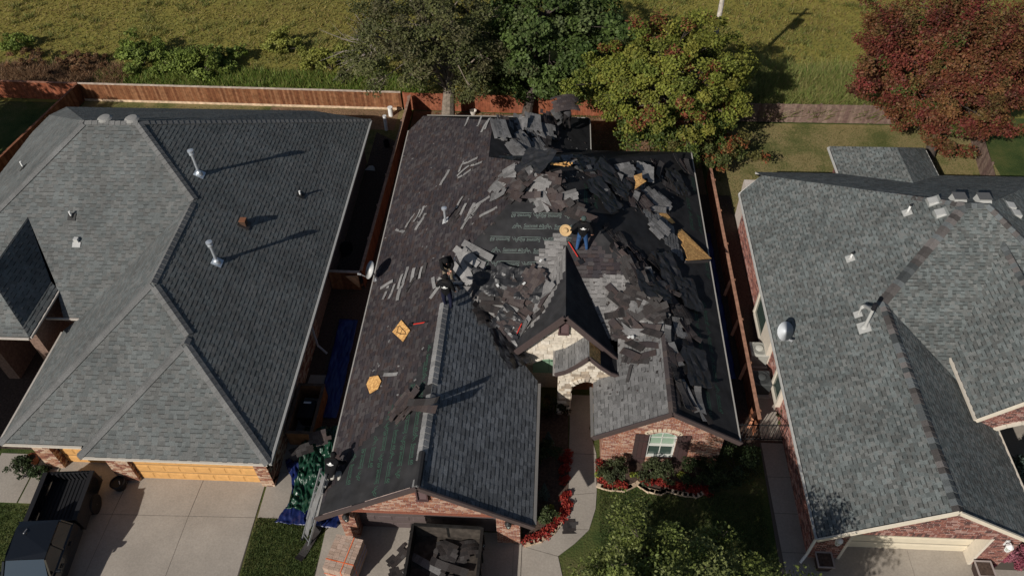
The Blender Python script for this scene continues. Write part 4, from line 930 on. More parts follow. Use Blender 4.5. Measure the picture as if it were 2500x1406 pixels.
# crumpled tarps
def crumple(name, label, P, nu, nv, col, amp, seed, parent=None, edge=0.0, rough=.35):
    """P(u, v) -> point; folds pushed along z and sideways"""
    import mathutils.noise as mn
    vs = []; fs = []
    for j in range(nv+1):
        for i in range(nu+1):
            u, v = i/nu, j/nv; p = Vector(P(u, v)); q = Vector((p.x*2.1+p.y*.5+seed, p.y*.9-p.x*.3, seed*.7))
            r = 1-abs(mn.noise(q))*2; r2 = 1-abs(mn.noise(q*2.7))*2; r3 = mn.noise(q*6)+.6*(1-abs(mn.noise(q*4.5))*2)
            k = amp*(.5*r+.36*r2+.22*r3); vs.append((p.x+.35*amp*mn.noise(q*2+Vector((9, 0, 0))), p.y+.35*amp*mn.noise(q*2+Vector((0, 9, 0))), max(.03, p.z+k)))
    for j in range(nv):
        for i in range(nu): a = j*(nu+1)+i; fs.append((a, a+1, a+nu+2, a+nu+1))
    me = bpy.data.meshes.new(name); me.from_pydata(vs, [], fs); me.polygons.foreach_set('use_smooth', np.ones(len(fs), dtype=bool)); me.materials.append(mat(name+'_sheet_%d' % seed, col, rough, noise=.2, nscale=3, spec=.5)); me.update()
    o = link(name, me); sd = o.modifiers.new('thick', 'SOLIDIFY'); sd.thickness = .006; tag(o, label, 'tarp'); return o
crumple('tarp', 'crumpled blue tarp showing under the edge of the green tarp beside the ladder', lambda u, v: (-9.85+2.4*u+.35*math.sin(v*4), 12.8+2.6*v-.25*u, .03+.25*u), 60, 60, (.008, .016, .08), .2, 3)
crumple('tarp', 'crumpled dark green tarp piled under the eave left of the garage', lambda u, v: (-9.72+2.35*u+.25*math.sin(v*3+1)+.25*v*(1-u), 12.9+3.6*v-.2*u+.35*(1-u), .16+1.25*u**1.6), 100, 120, (.009, .042, .024), .34, 5)
crumple('tarp', 'dark blue tarp spread on the ground in the shaded side yard', lambda u, v: (-9.35+.85*u-.1*v, 17.4+5.3*v, .05), 20, 50, (.012, .025, .13), .08, 8)
crumple('tarp', 'dark blue tarp spread along the shaded ground beside the orange fence', lambda u, v: (7.25+.75*u, 20+9*v, .05), 16, 60, (.012, .022, .11), .08, 9)
crumple('tarp', 'navy tarp behind the stripped roof below the yellow green tree', lambda u, v: (2.3+4.4*u, 32.8+2.2*v, .06), 40, 26, (.012, .022, .11), .08, 10)
# bin enclosure
t = thing('bin_enclosure', 'open wooden enclosure holding a dark bin beside the grey house wall', 'enclosure', (-9.6, 17.3, 0))
for (x, y, dx, dy) in ((-.5, 0, .05, 2.3), (.5, 0, .05, 2.3), (0, -1.13, .95, .05), (0, 1.13, .95, .05)):
    mb = MB(); mb.box((x, y, .45), (dx, dy, .9), col=(.2, .095, .045)); mb.build('side_board', M_WOOD, t, local=True)
for (x, y, dx, dy) in ((-.5, 0, .12, 2.4), (.5, 0, .12, 2.4), (0, -1.14, .88, .12), (0, 1.14, .88, .12)):
    mb = MB(); mb.box((x, y, .92), (dx, dy, .035), col=(.11, .075, .055)); mb.build('top_rail', M_WOOD, t, local=True)
small('wheelie_bin', 'dark bin with a white label standing inside the wooden enclosure', 'bin', (-9.6, 17.35, 0), [('body', lambda m: m.hexa([(-.24, -.3, 0), (.24, -.3, 0), (.24, .3, 0), (-.24, .3, 0)], [(-.3, -.38, .72), (.3, -.38, .72), (.3, .38, .72), (-.3, .38, .72)], (.02, .022, .025)), M_BLACK), ('lid', lambda m: m.box((0, 0, .75), (.64, .82, .06), col=(.02, .02, .024)), M_BLACK), ('label_plate', lambda m: m.box((-.02, .3, .79), (.3, .09, .015), col=(.6, .62, .64)), M_PAINT)])
# air conditioners
def ac(label, x, y, h, c, rz=0):
    t = thing('air_conditioner', label, 'air conditioner', (x, y, 0), rz)
    mb = MB(); mb.box((0, 0, .05), (.95, .95, .1), col=(.4, .39, .36)); mb.build('pad', M_PAINT, t, local=True)
    mb = MB(); mb.box((0, 0, .1+h/2), (.74, .74, h), col=c); mb.build('cabinet', M_PAINT, t, local=True, bevel=.03)
    for i in range(9):
        mb = MB(); mb.box((0, -.375, .2+i*h/11), (.66, .012, .022), col=tuple(v*.6 for v in c)); mb.build('louvre', M_PAINT, t, local=True)
    mb = MB(); mb.lathe((0, 0, h+.1), [(.33, 0), (.33, .035), (.3, .035), (.3, .012), (.02, .012)], 24, col=tuple(v*.75 for v in c)); mb.build('fan_ring', M_PAINT, t, local=True)
    for i in range(5):
        mb = MB(); r = .06+i*.055; mb.tube([(r*math.cos(a*math.pi/10), r*math.sin(a*math.pi/10), h+.14) for a in range(21)], .006, 4, tuple(v*.8 for v in c), cap=False); mb.build('grille_ring', M_PAINT, t, local=True)
    mb = MB(); mb.lathe((0, 0, h+.14), [(.16, 0), (.15, .03), (.02, .05)], 16, col=tuple(min(1, v*1.15) for v in c)); mb.build('fan_hub', M_PAINT, t, local=True)
ac('pale grey air conditioner against the brick wall below the satellite dish', 8.98, 21.1, .72, (.42, .42, .38))
ac('dark air conditioner in shade nearer the black gate', 8.85, 19.6, .7, (.06, .065, .065))
p = atz(1860, 935); small('hose_reel', 'green garden hose coil on the shaded side walk', 'hose', (p.x, p.y, .03), [('coil', lambda m: [m.tube([(.22*math.cos(a*.4)*(1-.1*k), .22*math.sin(a*.4)*(1-.1*k), .03*k) for a in range(17)], .018, 5, (.02, .16, .06)) for k in range(4)], M_PAINT)])
for i, (x, y, lb) in enumerate(((2014, 1366, 'square brown planter with gravel by the left brick corner of the cream garage'), (2405, 1388, 'square brown planter right of the cream garage door below the pink shrub'))):
    q = atz(x, y, .5); t = thing('planter', lb, 'planter', (q.x, q.y, 0))
    mb = MB(); b_ = .2; c_ = .26; mb.hexa([(-b_, -b_, .02), (b_, -b_, .02), (b_, b_, .02), (-b_, b_, .02)], [(-c_, -c_, .5), (c_, -c_, .5), (c_, c_, .5), (-c_, c_, .5)], (.05, .032, .03)); mb.build('pot', M_PAINT, t, local=True)
    for dx, dy, lx, ly in ((0, .27, .58, .05), (0, -.27, .58, .05), (.27, 0, .05, .49), (-.27, 0, .05, .49)): mb = MB(); mb.box((dx, dy, .515), (lx, ly, .03), col=(.36, .31, .29)); mb.build('rim', M_PAINT, t, local=True)
    mb = MB(); mb.box((0, 0, .507), (.47, .47, .01), col=(.16, .09, .075)); mb.build('soil', M_SOIL, t, local=True)
q = atz(289, 1180, .3); small('black_pot', 'round black pot beside the brick pier between the orange doors', 'plant pot', (q.x, q.y, .02), [('pot', lambda m: m.lathe((0, 0, 0), [(.2, 0), (.29, .4), (.25, .42), (.24, .36)], 18, col=(.012, .012, .012)), M_BLACK), ('hose_hook', lambda m: m.tube([(.05, .05, .4), (.1, .0, .46), (.15, -.1, .42)], .015, 6, (.4, .42, .45)), M_METAL)])
q = atz(80, 1119, .25); small('terracotta_pot', 'terracotta pot among shrubs at the left brick pier', 'plant pot', (q.x, q.y, .02), [('pot', lambda m: m.lathe((0, 0, 0), [(.14, 0), (.2, .3), (.21, .36), (.16, .36), (.13, .3)], 16, col=(.42, .14, .06)), M_PAINT), ('soil', lambda m: m.tube([(0, 0, .28), (0, 0, .31)], .14, 12, (.05, .03, .02)), M_PAINT)])
# ladder at the left eave of the garage
t = thing('ladder', 'silver extension ladder leaning on the eave over the tarps', 'ladder', (-8.58, 12.12, 0))
a0 = V3((0, 0, 0)); a1 = V3((1.05, 1.0, 3.05)); ld = a1.normalized(); sdv = V3((.69, -.72, 0)).normalized()*.2
al = (.34, .35, .36)
for s_ in (-1, 1):
    mb = MB(); mb.beam(a0+sdv*s_, a0+sdv*s_+a1*.72, .035, .075, al); mb.build('rail', M_METAL, t, local=True)
    mb = MB(); mb.beam(a0+sdv*s_*.84+a1*.3+V3((-.04, .04, .05)), a0+sdv*s_*.84+a1*1.05+V3((-.04, .04, .05)), .035, .07, al); mb.build('upper_rail', M_METAL, t, local=True)
    mb = MB(); mb.box(a0+sdv*s_+V3((0, 0, .03)), (.1, .14, .06), col=(.05, .05, .05)); mb.build('rubber_foot', M_BLACK, t, local=True)
for i in range(11):
    p = a1*(.06+i*.094); mb = MB(); mb.tube([p-sdv, p+sdv], .018, 6, al); mb.build('rung', M_METAL, t, local=True)
crumple('plastic_wrap', 'grey crinkled plastic sheeting hanging along the ladder', lambda u, v: (-8.5+.98*v+.16*(u-.5), 12.2+.93*v-.18*(u-.5), .35+2.6*v+.03), 12, 60, (.16, .16, .16), .16, 13)['category'] = 'plastic sheet'

# ================================================================== vehicles and pallet
def pickup():
    t = thing('pickup_truck', 'black pickup truck with an empty bed parked in front of the orange garage doors', 'pickup truck', (-17.72, 13.95, 0), rz=R(5))
    body = mat('black_car_paint', (.008, .009, .011), .22, spec=.5, coat=.6); gl = mat('dark_car_glass', (.01, .014, .02), .05, spec=.7)
    liner = mat('bed_liner', (.014, .014, .016), .55); chrome = mat('dark_trim', (.05, .05, .05), .3, metal=.5)
    W = .9
    def side(mb, s, pts, y0=None): pass
    # lower body: profile along -y (tail at y=0, nose at -5.4), built as rings
    prof = [(0, .62, 1.12), (-.05, .5, 1.2), (-1.9, .45, 1.2), (-2.0, .45, 1.2), (-4.0, .45, 1.18), (-4.3, .45, 1.12), (-5.2, .5, 1.02), (-5.35, .55, .9)]
    def ringloft(name, rings, m, kids=None, smooth=False):
        mb = MB(); n = len(rings[0])
        for r in rings: mb.v += [tuple(p) for p in r]
        for i in range(len(rings)-1):
            for k in range(n): a = i*n+k; b = i*n+(k+1) % n; mb.f.append((a, b, b+n, a+n)); mb.c.append((1, 1, 1)); mb.m.append(0)
        mb.f += [tuple(reversed(range(n))), tuple(range((len(rings)-1)*n, len(rings)*n))]; mb.c += [(1, 1, 1)]*2; mb.m += [0]*2
        return mb.build(name, m, t, local=True, smooth=smooth)
    # cab lower and hood
    R_ = []
    for y, z0, z1 in [(-2.02, .45, 1.16), (-2.1, .42, 1.2), (-4.05, .42, 1.16), (-4.25, .42, 1.1), (-5.25, .48, 1.0), (-5.4, .55, .86)]:
        w_ = W if y > -5 else W*.94
        R_.append([(-w_, y, z0), (w_, y, z0), (w_+.02, y, (z0+z1)/2), (w_-.03, y, z1-.06), (w_-.12, y, z1), (-w_+.12, y, z1), (-w_+.03, y, z1-.06), (-w_-.02, y, (z0+z1)/2)])
    ringloft('body', R_, body)
    # greenhouse
    G = []
    for y, z, w_ in [(-2.06, 1.19, .80), (-2.22, 1.72, .66), (-2.5, 1.79, .68), (-3.4, 1.79, .68), (-3.62, 1.73, .67), (-4.2, 1.14, .8)]: G.append((y, z, w_))
    top = [V3((s*w_, y, z)) for s in (1,) for (y, z, w_) in G]
    mb = MB(); roof_ = [(-.66, -2.22, 1.72), (.66, -2.22, 1.72), (.69, -2.5, 1.79), (.69, -3.4, 1.79), (.67, -3.62, 1.73), (-.67, -3.62, 1.73), (-.69, -3.4, 1.79), (-.69, -2.5, 1.79)]
    mb.hexa([(x, y, z-.05) for x, y, z in reversed(roof_)][::-1], roof_); mb.build('cab_roof', body, t, local=True)
    mb = MB(); mb.poly([(-.76, -4.18, 1.15), (.76, -4.18, 1.15), (.64, -3.63, 1.71), (-.64, -3.63, 1.71)]); o = mb.build('windshield', mat('windshield_glass', (.012, .03, .05), .06, spec=.8), t, local=True)
    mb = MB(); mb.poly([(.76, -2.07, 1.2), (-.76, -2.07, 1.2), (-.64, -2.21, 1.7), (.64, -2.21, 1.7)]); mb.build('rear_window', gl, t, local=True)
    for s in (-1, 1):
        mb = MB(); mb.poly([(s*.83, -2.15, 1.19), (s*.83, -4.05, 1.17), (s*.685, -3.6, 1.71), (s*.685, -2.27, 1.71)]); o = mb.build('side_window', gl, t, local=True)
        for yy, zz in ((-3.05, 0), (-2.12, 0), (-4.1, 1)):
            mb = MB(); mb.beam((s*.84, yy, 1.18), (s*.70, yy+(.45 if zz else -.05 if yy < -2.5 else -.12), 1.72), .07, .05, up=V3((0, 1, 0))); mb.build('pillar', body, t, local=True)
        mb = MB(); mb.box((s*1.02, -3.85, 1.22), (.2, .1, .15)); mb.build('side_mirror', body, t, local=True, bevel=.03)
        mb = MB(); mb.box((s*.925, -2.75, .98), (.03, .16, .03)); mb.box((s*.925, -3.55, .98), (.03, .16, .03)); mb.build('door_handle', chrome, t, local=True)
        # bed side
        mb = MB(); mb.hexa([(s*.92-.07, -1.98, .45), (s*.92+.07, -1.98, .45), (s*.92+.07, 0, .5), (s*.92-.07, 0, .5)], [(s*.86-.07, -1.98, 1.2), (s*.86+.09, -1.98, 1.2), (s*.86+.09, 0, 1.18), (s*.86-.07, 0, 1.18)]); mb.build('bed_side', body, t, local=True)
        mb = MB(); mb.box((s*.86+.01, -1.0, 1.215), (.17, 1.98, .03)); mb.build('bed_rail', liner, t, local=True)
        for y in (-.95, -4.45):
            w = thing('wheel', None, None, (0, 0, 0)); w.parent = t; w.location = (s*.9, y, .39); w.rotation_euler = (0, R(90), 0); WB[w.name] = V3((0, 0, 0))
            mb = MB(); mb.lathe((0, 0, 0), [(.24, -.13), (.37, -.12), (.39, 0), (.37, .12), (.24, .13)], 22, col=(.02, .02, .02)); mb.build('tyre', M_BLACK, w, local=True)
            mb = MB(); mb.lathe((0, 0, .0), [(.24, -.1), (.24, .1), (.1, .12), (.03, .13)], 12, col=(.25, .25, .26)); mb.build('rim', M_METAL, w, local=True)
        mb = MB(); mb.box((s*.72, -5.38, .82), (.36, .08, .16), col=(.7, .7, .72)); mb.build('headlight', M_PAINT, t, local=True)
        mb = MB(); mb.box((s*.84, .02, .92), (.14, .05, .3), col=(.25, .01, .01)); mb.build('tail_light', M_PAINT, t, local=True)
    mb = MB(); mb.box((0, -1.0, .66), (1.6, 1.95, .04)); mb.build('bed_floor', liner, t, local=True)
    for i in range(11): mb = MB(); mb.box((-.7+i*.14, -1.0, .69), (.05, 1.9, .025)); mb.build('bed_rib', liner, t, local=True)
    mb = MB(); mb.box((0, -1.95, .93), (1.6, .06, .52)); mb.build('bed_front', liner, t, local=True)
    mb = MB(); mb.box((0, .0, .86), (1.62, .07, .62)); tg = mb.build('tailgate', body, t, local=True)
    for i in range(9): mb = MB(); mb.box((-.64+i*.16, -.05, .88), (.07, .03, .5)); mb.build('tailgate_rib', liner, tg, local=True)
    mb = MB(); mb.box((0, .1, .5), (1.75, .14, .16), col=(.3, .3, .32)); mb.build('rear_bumper', M_METAL, t, local=True)
    mb = MB(); mb.box((0, -5.45, .52), (1.8, .14, .22)); mb.build('front_bumper', chrome, t, local=True)
    mb = MB(); mb.tube([(-.3, -2.55, 1.79), (-.3, -2.75, 1.88)], .02, 6, (.4, .4, .4)); mb.build('roof_antenna', M_PAINT, t, local=True)
pickup()
def trailer():
    t = thing('dump_trailer', 'black dump trailer half full of torn shingles in the middle driveway', 'trailer', (-3.3, 12.32, 0), rz=R(-1))
    m = mat('trailer_steel', (.022, .021, .02), .55, noise=.4, nscale=6, metal=.3)
    rust = mat('trailer_inside', (.055, .045, .037), .85, noise=.45, nscale=5)
    for x in (-1.22, 1.22):
        mb = MB(); mb.box((x, -2.0, .93), (.06, 4.0, .82)); s = mb.build('side_wall', m, t, local=True)
        mb = MB(); mb.box((x, -2.0, 1.37), (.1, 4.02, .07), col=(.06, .06, .06)); mb.build('top_rail', m, s, local=True)
        for i in range(7): mb = MB(); mb.box((x*1.045, -.25-i*.6, .93), (.06, .07, .8)); mb.build('stake', m, s, local=True)
        for i in range(3): mb = MB(); mb.tube([(x*1.06, -.5-i*1.1, 1.2), (x*1.1, -.55-i*1.1, 1.24), (x*1.06, -.6-i*1.1, 1.2)], .012, 5, (.35, .35, .35)); mb.build('tie_ring', M_METAL, t, local=True)
        for y in (-2.2, -3.0):
            w = thing('wheel', None, None); w.parent = t; w.location = (x*1.14, y, .34); w.rotation_euler = (0, R(90), 0); WB[w.name] = V3((0, 0, 0))
            mb = MB(); mb.lathe((0, 0, 0), [(.2, -.1), (.32, -.1), (.34, 0), (.32, .1), (.2, .1)], 20, col=(.02, .02, .02)); mb.build('tyre', M_BLACK, w, local=True)
            mb = MB(); mb.lathe((0, 0, 0), [(.2, -.08), (.2, .08), (.05, .1)], 12, col=(.3, .3, .3)); mb.build('rim', M_METAL, w, local=True)
    mb = MB(); mb.box((0, -2.0, .53), (2.4, 4.0, .06)); mb.build('bed_floor', rust, t, local=True)
    for i, x in enumerate((-.6, .6)):
        mb = MB(); mb.box((x, .0, .93), (1.19, .06, .84)); g = mb.build('rear_gate', m, t, local=True)
        mb = MB(); mb.box((x, -.035, .93), (1.1, .012, .72)); mb.build('gate_lining', rust, g, local=True)
        mb = MB(); mb.box((x, 0, 1.37), (1.2, .09, .06), col=(.2, .19, .17)); mb.build('gate_rail', m, g, local=True)
    for x in (-.5, .5): mb = MB(); mb.box((x, -2.2, .4), (.1, 4.4, .18)); mb.build('chassis_beam', m, t, local=True)
    return t
TR = trailer()
def pallet():
    t = thing('brick_pallet', 'block of stacked tan bricks bound with orange straps on the driveway edge', 'brick pallet', (-6.82, 11.26, 0), rz=R(-11))
    nx, ny, nz = 5, 12, 12; bx, by, bz = .2, .105, .085; meshes = []
    for c in ((.40, .29, .225), (.44, .32, .25), (.36, .26, .2), (.47, .35, .28), (.4, .31, .25)):
        mb = MB(); mb.box((0, 0, 0), (bx*.97, by*.94, bz*.95), col=c); meshes.append(mb.mesh('brick', M_BRICK))
    stuff = MB(); cnt = 0
    for k in reversed(range(nz)):
        for i in range(nx):
            for j in range(ny):
                if not (k == nz-1 or i in (0, nx-1) or j in (0, ny-1)): continue
                c = V3(((i-(nx-1)/2)*bx+random.uniform(-.004, .004), (j-(ny-1)/2)*by+random.uniform(-.004, .004), .14+(k+.5)*bz+(random.uniform(0, .008) if k == nz-1 else 0)))
                if cnt < 300: link('brick', random.choice(meshes), t, Matrix.Translation(c) @ Matrix.Rotation(random.uniform(-.02, .02), 4, 'Z')); cnt += 1
                else: stuff.box(c, (bx*.97, by*.94, bz*.95), col=random.choice(((.40, .29, .225), (.44, .32, .25))))
    stuff.build('lower_bricks', M_BRICK, t, local=True, kind='stuff')
    H = .14+nz*bz; sx, sy = nx*bx/2, ny*by/2; oc = (.75, .16, .05)
    for y in (-.3,): mb = MB(); mb.box((0, y, H+.012), (2*sx+.02, .028, .006), col=oc); mb.box((sx+.008, y, H/2+.06), (.006, .035, H-.1), col=oc); mb.box((-sx-.008, y, H/2+.06), (.006, .035, H-.1), col=oc); mb.build('strap', M_PAINT, t, local=True)
    mb = MB(); mb.box((.16, 0, H+.016), (.03, 2*sy+.02, .005), col=oc); mb.box((.16, -sy-.008, H/2+.06), (.03, .006, H-.1), col=oc); mb.build('strap', M_PAINT, t, local=True)
    for z in (.45, .75): mb = MB(); mb.box((0, -sy-.01, z), (2*sx+.03, .005, .035), col=oc); mb.box((sx+.012, 0, z), (.005, 2*sy+.02, .035), col=(.35, .38, .6)); mb.build('side_strap', M_PAINT, t, local=True)
    for x in (-.38, 0, .38): mb = MB(); mb.box((x, 0, .07), (.1, 2*sy, .14), col=(.3, .2, .12)); mb.build('pallet_runner', M_WOOD, t, local=True)
pallet()
# utility pole beyond the fence
t = thing('utility_pole', 'pale wooden utility pole rising behind the yellow green tree', 'utility pole', (8.75, 39.6, 0))
mb = MB(); mb.tube([(0, 0, -.3), (0, 0, 9.6)], [.17, .11], 12, (.5, .45, .39)); mb.build('pole', M_WOOD, t, local=True)
mb = MB(); mb.tube([(.3, -.1, 7.6), (.3, -.1, 8.5)], .22, 14, (.35, .36, .37)); mb.build('transformer', M_METAL, t, local=True)
mb = MB(); mb.box((0, .1, 9.0), (1.5, .1, .12), col=(.33, .28, .23)); mb.build('crossarm', M_WOOD, t, local=True)
# ================================================================== vegetation
def unit(a): return a/np.maximum(np.linalg.norm(a, axis=-1, keepdims=True), 1e-9)
def leaf_quads(c, size, asp=.6, up=.6, out=None):
    n = len(c); d = unit(rng.normal(size=(n, 3))+np.array([0, 0, -.25])); nn = rng.normal(size=(n, 3))*.7+np.array([0, 0, up])
    if out is not None: nn += out*.6
    nn = unit(nn); d = unit(d-nn*np.sum(d*nn, 1, keepdims=True)); w = np.cross(nn, d)
    L_ = size*rng.uniform(.65, 1.3, (n, 1)); W = L_*asp
    return np.stack([c-d*L_*.5, c+w*W*.5-d*L_*.05+nn*L_*.08, c+d*L_*.5, c-w*W*.5-d*L_*.05+nn*L_*.08], 1)
def pick_cols(pal, n):
    pal = np.array(pal); return pal[rng.integers(0, len(pal), n)]*rng.uniform(.75, 1.25, (n, 1))
def lump(d, seed, k=3.4, a=.27):
    import mathutils.noise as mn
    return np.array([1+a*mn.noise(Vector((x*k*.6+seed, y*k*.6, z*k*.6)))*2 for x, y, z in d])
def crown(name, parent, ctr, rad, nclump, nleaf, size, pal, seed=0, asp=.6, clump=.55, shell=.45, low=-.75, accents=None, droop=0.0, cpal_by=None, streak=None, mixw=.62):
    ctr = np.array(ctr); rad = np.array(rad)
    d = unit(rng.normal(size=(nclump*3, 3))); d = d[d[:, 2] > low][:nclump]; nclump = len(d)
    r = rng.uniform(shell**3, 1, (nclump, 1))**(1/3)*lump(d, seed)[:, None]
    cc = ctr+d*r*rad
    idx = rng.integers(0, nclump, nleaf); o = unit(rng.normal(size=(nleaf, 3)))*rng.uniform(0, 1, (nleaf, 1))**.5*clump*rng.uniform(.7, 1.25, (nclump, 1))[idx]
    o[:, 2] = o[:, 2]*.6-droop*np.hypot(o[:, 0], o[:, 1])
    if streak is not None: t = rng.normal(size=(nleaf, 1)); o = o*.75+t*(d[idx]*.35+np.array(streak))*clump*.7
    p = cc[idx]+o; p[:, 2] = np.maximum(p[:, 2], .04)
    base = np.array(pal)[rng.integers(0, len(pal), nclump)]*rng.uniform(.68, 1.3, (nclump, 1))
    col = (base[idx]*mixw+np.array(pal)[rng.integers(0, len(pal), nleaf)]*(1-mixw))*(.82 if streak is not None else 1)*rng.uniform(.72, 1.28, (nleaf, 1))
    if accents is not None:
        fr_, ap = accents; am = rng.random(nclump) < fr_; sel = am[idx] & (rng.random(nleaf) < .6); col[sel] = pick_cols(ap, sel.sum())
    if cpal_by is not None:
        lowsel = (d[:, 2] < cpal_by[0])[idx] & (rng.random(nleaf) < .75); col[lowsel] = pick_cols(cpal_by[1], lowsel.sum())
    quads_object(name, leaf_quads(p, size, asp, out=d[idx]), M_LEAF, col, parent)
    return cc
def limbs(parent, base, top, r0, cc, n, mat_, spread=.35):
    mb = MB(); base = Vector(base); top = Vector(top)
    ax = [base.lerp(top, t)+Vector((random.uniform(-.1, .1), random.uniform(-.1, .1), 0))*t for t in (0, .25, .5, .75, 1)]
    mb.tube(ax, [r0*1.25, r0, r0*.85, r0*.65, r0*.35], 9); mb.build('trunk', mat_, parent)
    mb = MB()
    sel = rng.choice(len(cc), min(n, len(cc)), replace=False)
    for i in sel:
        q = Vector(cc[i]); t = random.uniform(.35, .95); s = base.lerp(top, t); m = s.lerp(q, .5)+Vector((random.uniform(-spread, spread), random.uniform(-spread, spread), random.uniform(0, spread)))
        r = r0*random.uniform(.12, .26); mb.tube([s, m, q], [r, r*.6, r*.15], 6)
        for k in range(3):
            e = q+Vector((random.uniform(-.4, .4), random.uniform(-.4, .4), random.uniform(-.3, .2))); mb.tube([m.lerp(q, .6), e], [r*.35, .008], 4)
    mb.build('branches', mat_, parent)
def P3(px, py, Y): return aty(px, py, Y)
# elm
t = thing('elm_tree', 'sparse dark olive elm with drooping twigs and pale trunk behind the roof corner', 'tree', (-6.1, 37.6, 0))
c = P3(1050, 100, 38.6)
cc = crown('crown', t, (c.x-.1, c.y, c.z+.3), (4.5, 4.2, 3.1), 230, 34000, .17, [(.115, .125, .042), (.09, .1, .04), (.12, .105, .055), (.14, .14, .055), (.08, .09, .03)], 2, .5, .62, .35, droop=.35)
limbs(t, (-6.1, 37.6, 0), (-5.6, 38.4, 6.0), .36, cc, 60, M_BARK, .5)
mb = MB()
for k in range(16):
    a = P3(930, 120, 40); b = P3(random.uniform(780, 900), random.uniform(-20, 200), 40.3); m = a.lerp(b, .55)+Vector((0, 0, random.uniform(-.2, .4))); mb.tube([a, m, b], [.035, .02, .005], 5)
    for j in range(3): e = m.lerp(b, random.random())+Vector((random.uniform(-.7, .3), random.uniform(-.5, .5), random.uniform(-.4, .5))); mb.tube([m, e], [.012, .003], 4)
mb.build('dead_twigs', mat('dead_wood', (.26, .22, .2), .95), t)
# dark tree
t = thing('leafy_tree', 'dense dark green vine-covered tree behind the heap of shingles', 'tree', (-1.6, 38.6, 0))
c = P3(1340, 90, 40.3)
cc = crown('crown', t, (c.x-.2, c.y, c.z), (4.6, 3.3, 3.3), 260, 44000, .2, [(.065, .105, .026), (.055, .09, .024), (.085, .125, .032), (.1, .145, .036), (.12, .145, .06)], 5, .72, .6, .5, droop=.3)
limbs(t, (-1.6, 38.5, 0), (c.x, c.y, c.z+2), .26, cc, 40, M_BARKD)
q = P3(1320, 215, 39.5)
crown('hanging_vines', t, (q.x, q.y+.3, q.z+.4), (4.0, .9, .8), 60, 7000, .2, [(.055, .09, .022), (.08, .12, .03), (.045, .07, .02)], 8, .75, .5, .2, droop=.5)
# yellow-green tree
t = thing('maple_tree', 'yellow green tree flecked with red overhanging the rear roof corner', 'tree', (6.3, 35.2, 0))
c = P3(1625, 215, 36.0)
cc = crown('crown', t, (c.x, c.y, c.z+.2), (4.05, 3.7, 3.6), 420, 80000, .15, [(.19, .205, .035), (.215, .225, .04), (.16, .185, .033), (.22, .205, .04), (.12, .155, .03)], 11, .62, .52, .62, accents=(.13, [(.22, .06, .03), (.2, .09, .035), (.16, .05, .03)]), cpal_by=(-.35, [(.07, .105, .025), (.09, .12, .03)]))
limbs(t, (6.4, 35.0, 0), (c.x, c.y, c.z+1.5), .24, cc, 50, M_BARKD)
q = P3(1720, 360, 34.0)
crown('low_bough', t, (q.x, q.y, q.z), (2.6, 1.6, .8), 60, 8000, .15, [(.11, .13, .03), (.08, .1, .03), (.13, .11, .035)], 14, .6, .45, .3, accents=(.3, [(.24, .07, .03), (.2, .09, .03)]))
# red tree
t = thing('red_tree', 'large red and rust coloured autumn tree behind the blue grey house', 'tree', (20.4, 35.2, 0))
c = P3(2312, 190, 35.8)
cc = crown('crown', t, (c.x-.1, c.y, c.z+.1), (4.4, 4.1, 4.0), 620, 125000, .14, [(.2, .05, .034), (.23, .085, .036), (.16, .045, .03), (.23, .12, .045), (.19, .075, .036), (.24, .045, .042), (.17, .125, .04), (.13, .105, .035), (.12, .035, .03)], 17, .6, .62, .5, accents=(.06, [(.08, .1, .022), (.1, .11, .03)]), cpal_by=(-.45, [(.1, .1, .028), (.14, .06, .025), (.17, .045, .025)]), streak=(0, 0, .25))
limbs(t, (20.4, 35.0, 0), (c.x, c.y, c.z+2.4), .24, cc, 45, M_BARKD, .2)
# front yard tree, mostly below the frame, and its neighbour
t = thing('front_yard_tree', 'leafy green street tree poking into the bottom of the frame above the lawn', 'tree', (3.6, 8.9, 0))
cc = crown('crown', t, (3.5, 8.9, 4.2), (2.7, 2.3, 2.2), 220, 52000, .105, [(.14, .17, .04), (.17, .2, .05), (.11, .145, .035), (.2, .22, .08)], 23, .6, .5, .45)
limbs(t, (3.6, 8.9, 0), (3.5, 8.9, 5.4), .17, cc, 40, M_BARKD)
t = thing('front_yard_tree', 'second street tree at the lower right whose shadow dapples the walk and roof', 'tree', (6.5, 7.7, 0))
cc = crown('crown', t, (6.2, 7.4, 4.5), (1.7, 1.7, 1.8), 150, 30000, .11, [(.13, .16, .04), (.16, .19, .05), (.1, .13, .035)], 29, .6, .55, .4)
limbs(t, (6.5, 7.7, 0), (6.4, 7.7, 5.9), .16, cc, 30, M_BARKD)

t = thing('added_shade_tree', 'added unseen tree left of the frame, put there to shade the porch court', 'tree', (-28.2, 12.3, 0))  # out of view, added for the shade it throws on the porch court
cc = crown('crown', t, (-28.2, 12.3, 5.0), (3.4, 3.2, 2.6), 160, 16000, .26, [(.08, .11, .03), (.1, .13, .035)], 31, .7, .7, .3)
limbs(t, (-28.2, 12.3, 0), (-28.2, 12.3, 6), .2, cc, 16, M_BARKD)
t = thing('added_shade_tree', 'added unseen tree beyond the left edge, put there to shade the corner yard', 'tree', (-38, 28.5, 0))  # out of view, added in place of a house to darken the corner yard
cc = crown('crown', t, (-38, 28.5, 5.6), (4.2, 4.4, 2.8), 220, 22000, .28, [(.08, .11, .03), (.1, .13, .035)], 33, .7, .75, .3)
limbs(t, (-38, 28.5, 0), (-38, 28.5, 6.5), .24, cc, 16, M_BARKD)

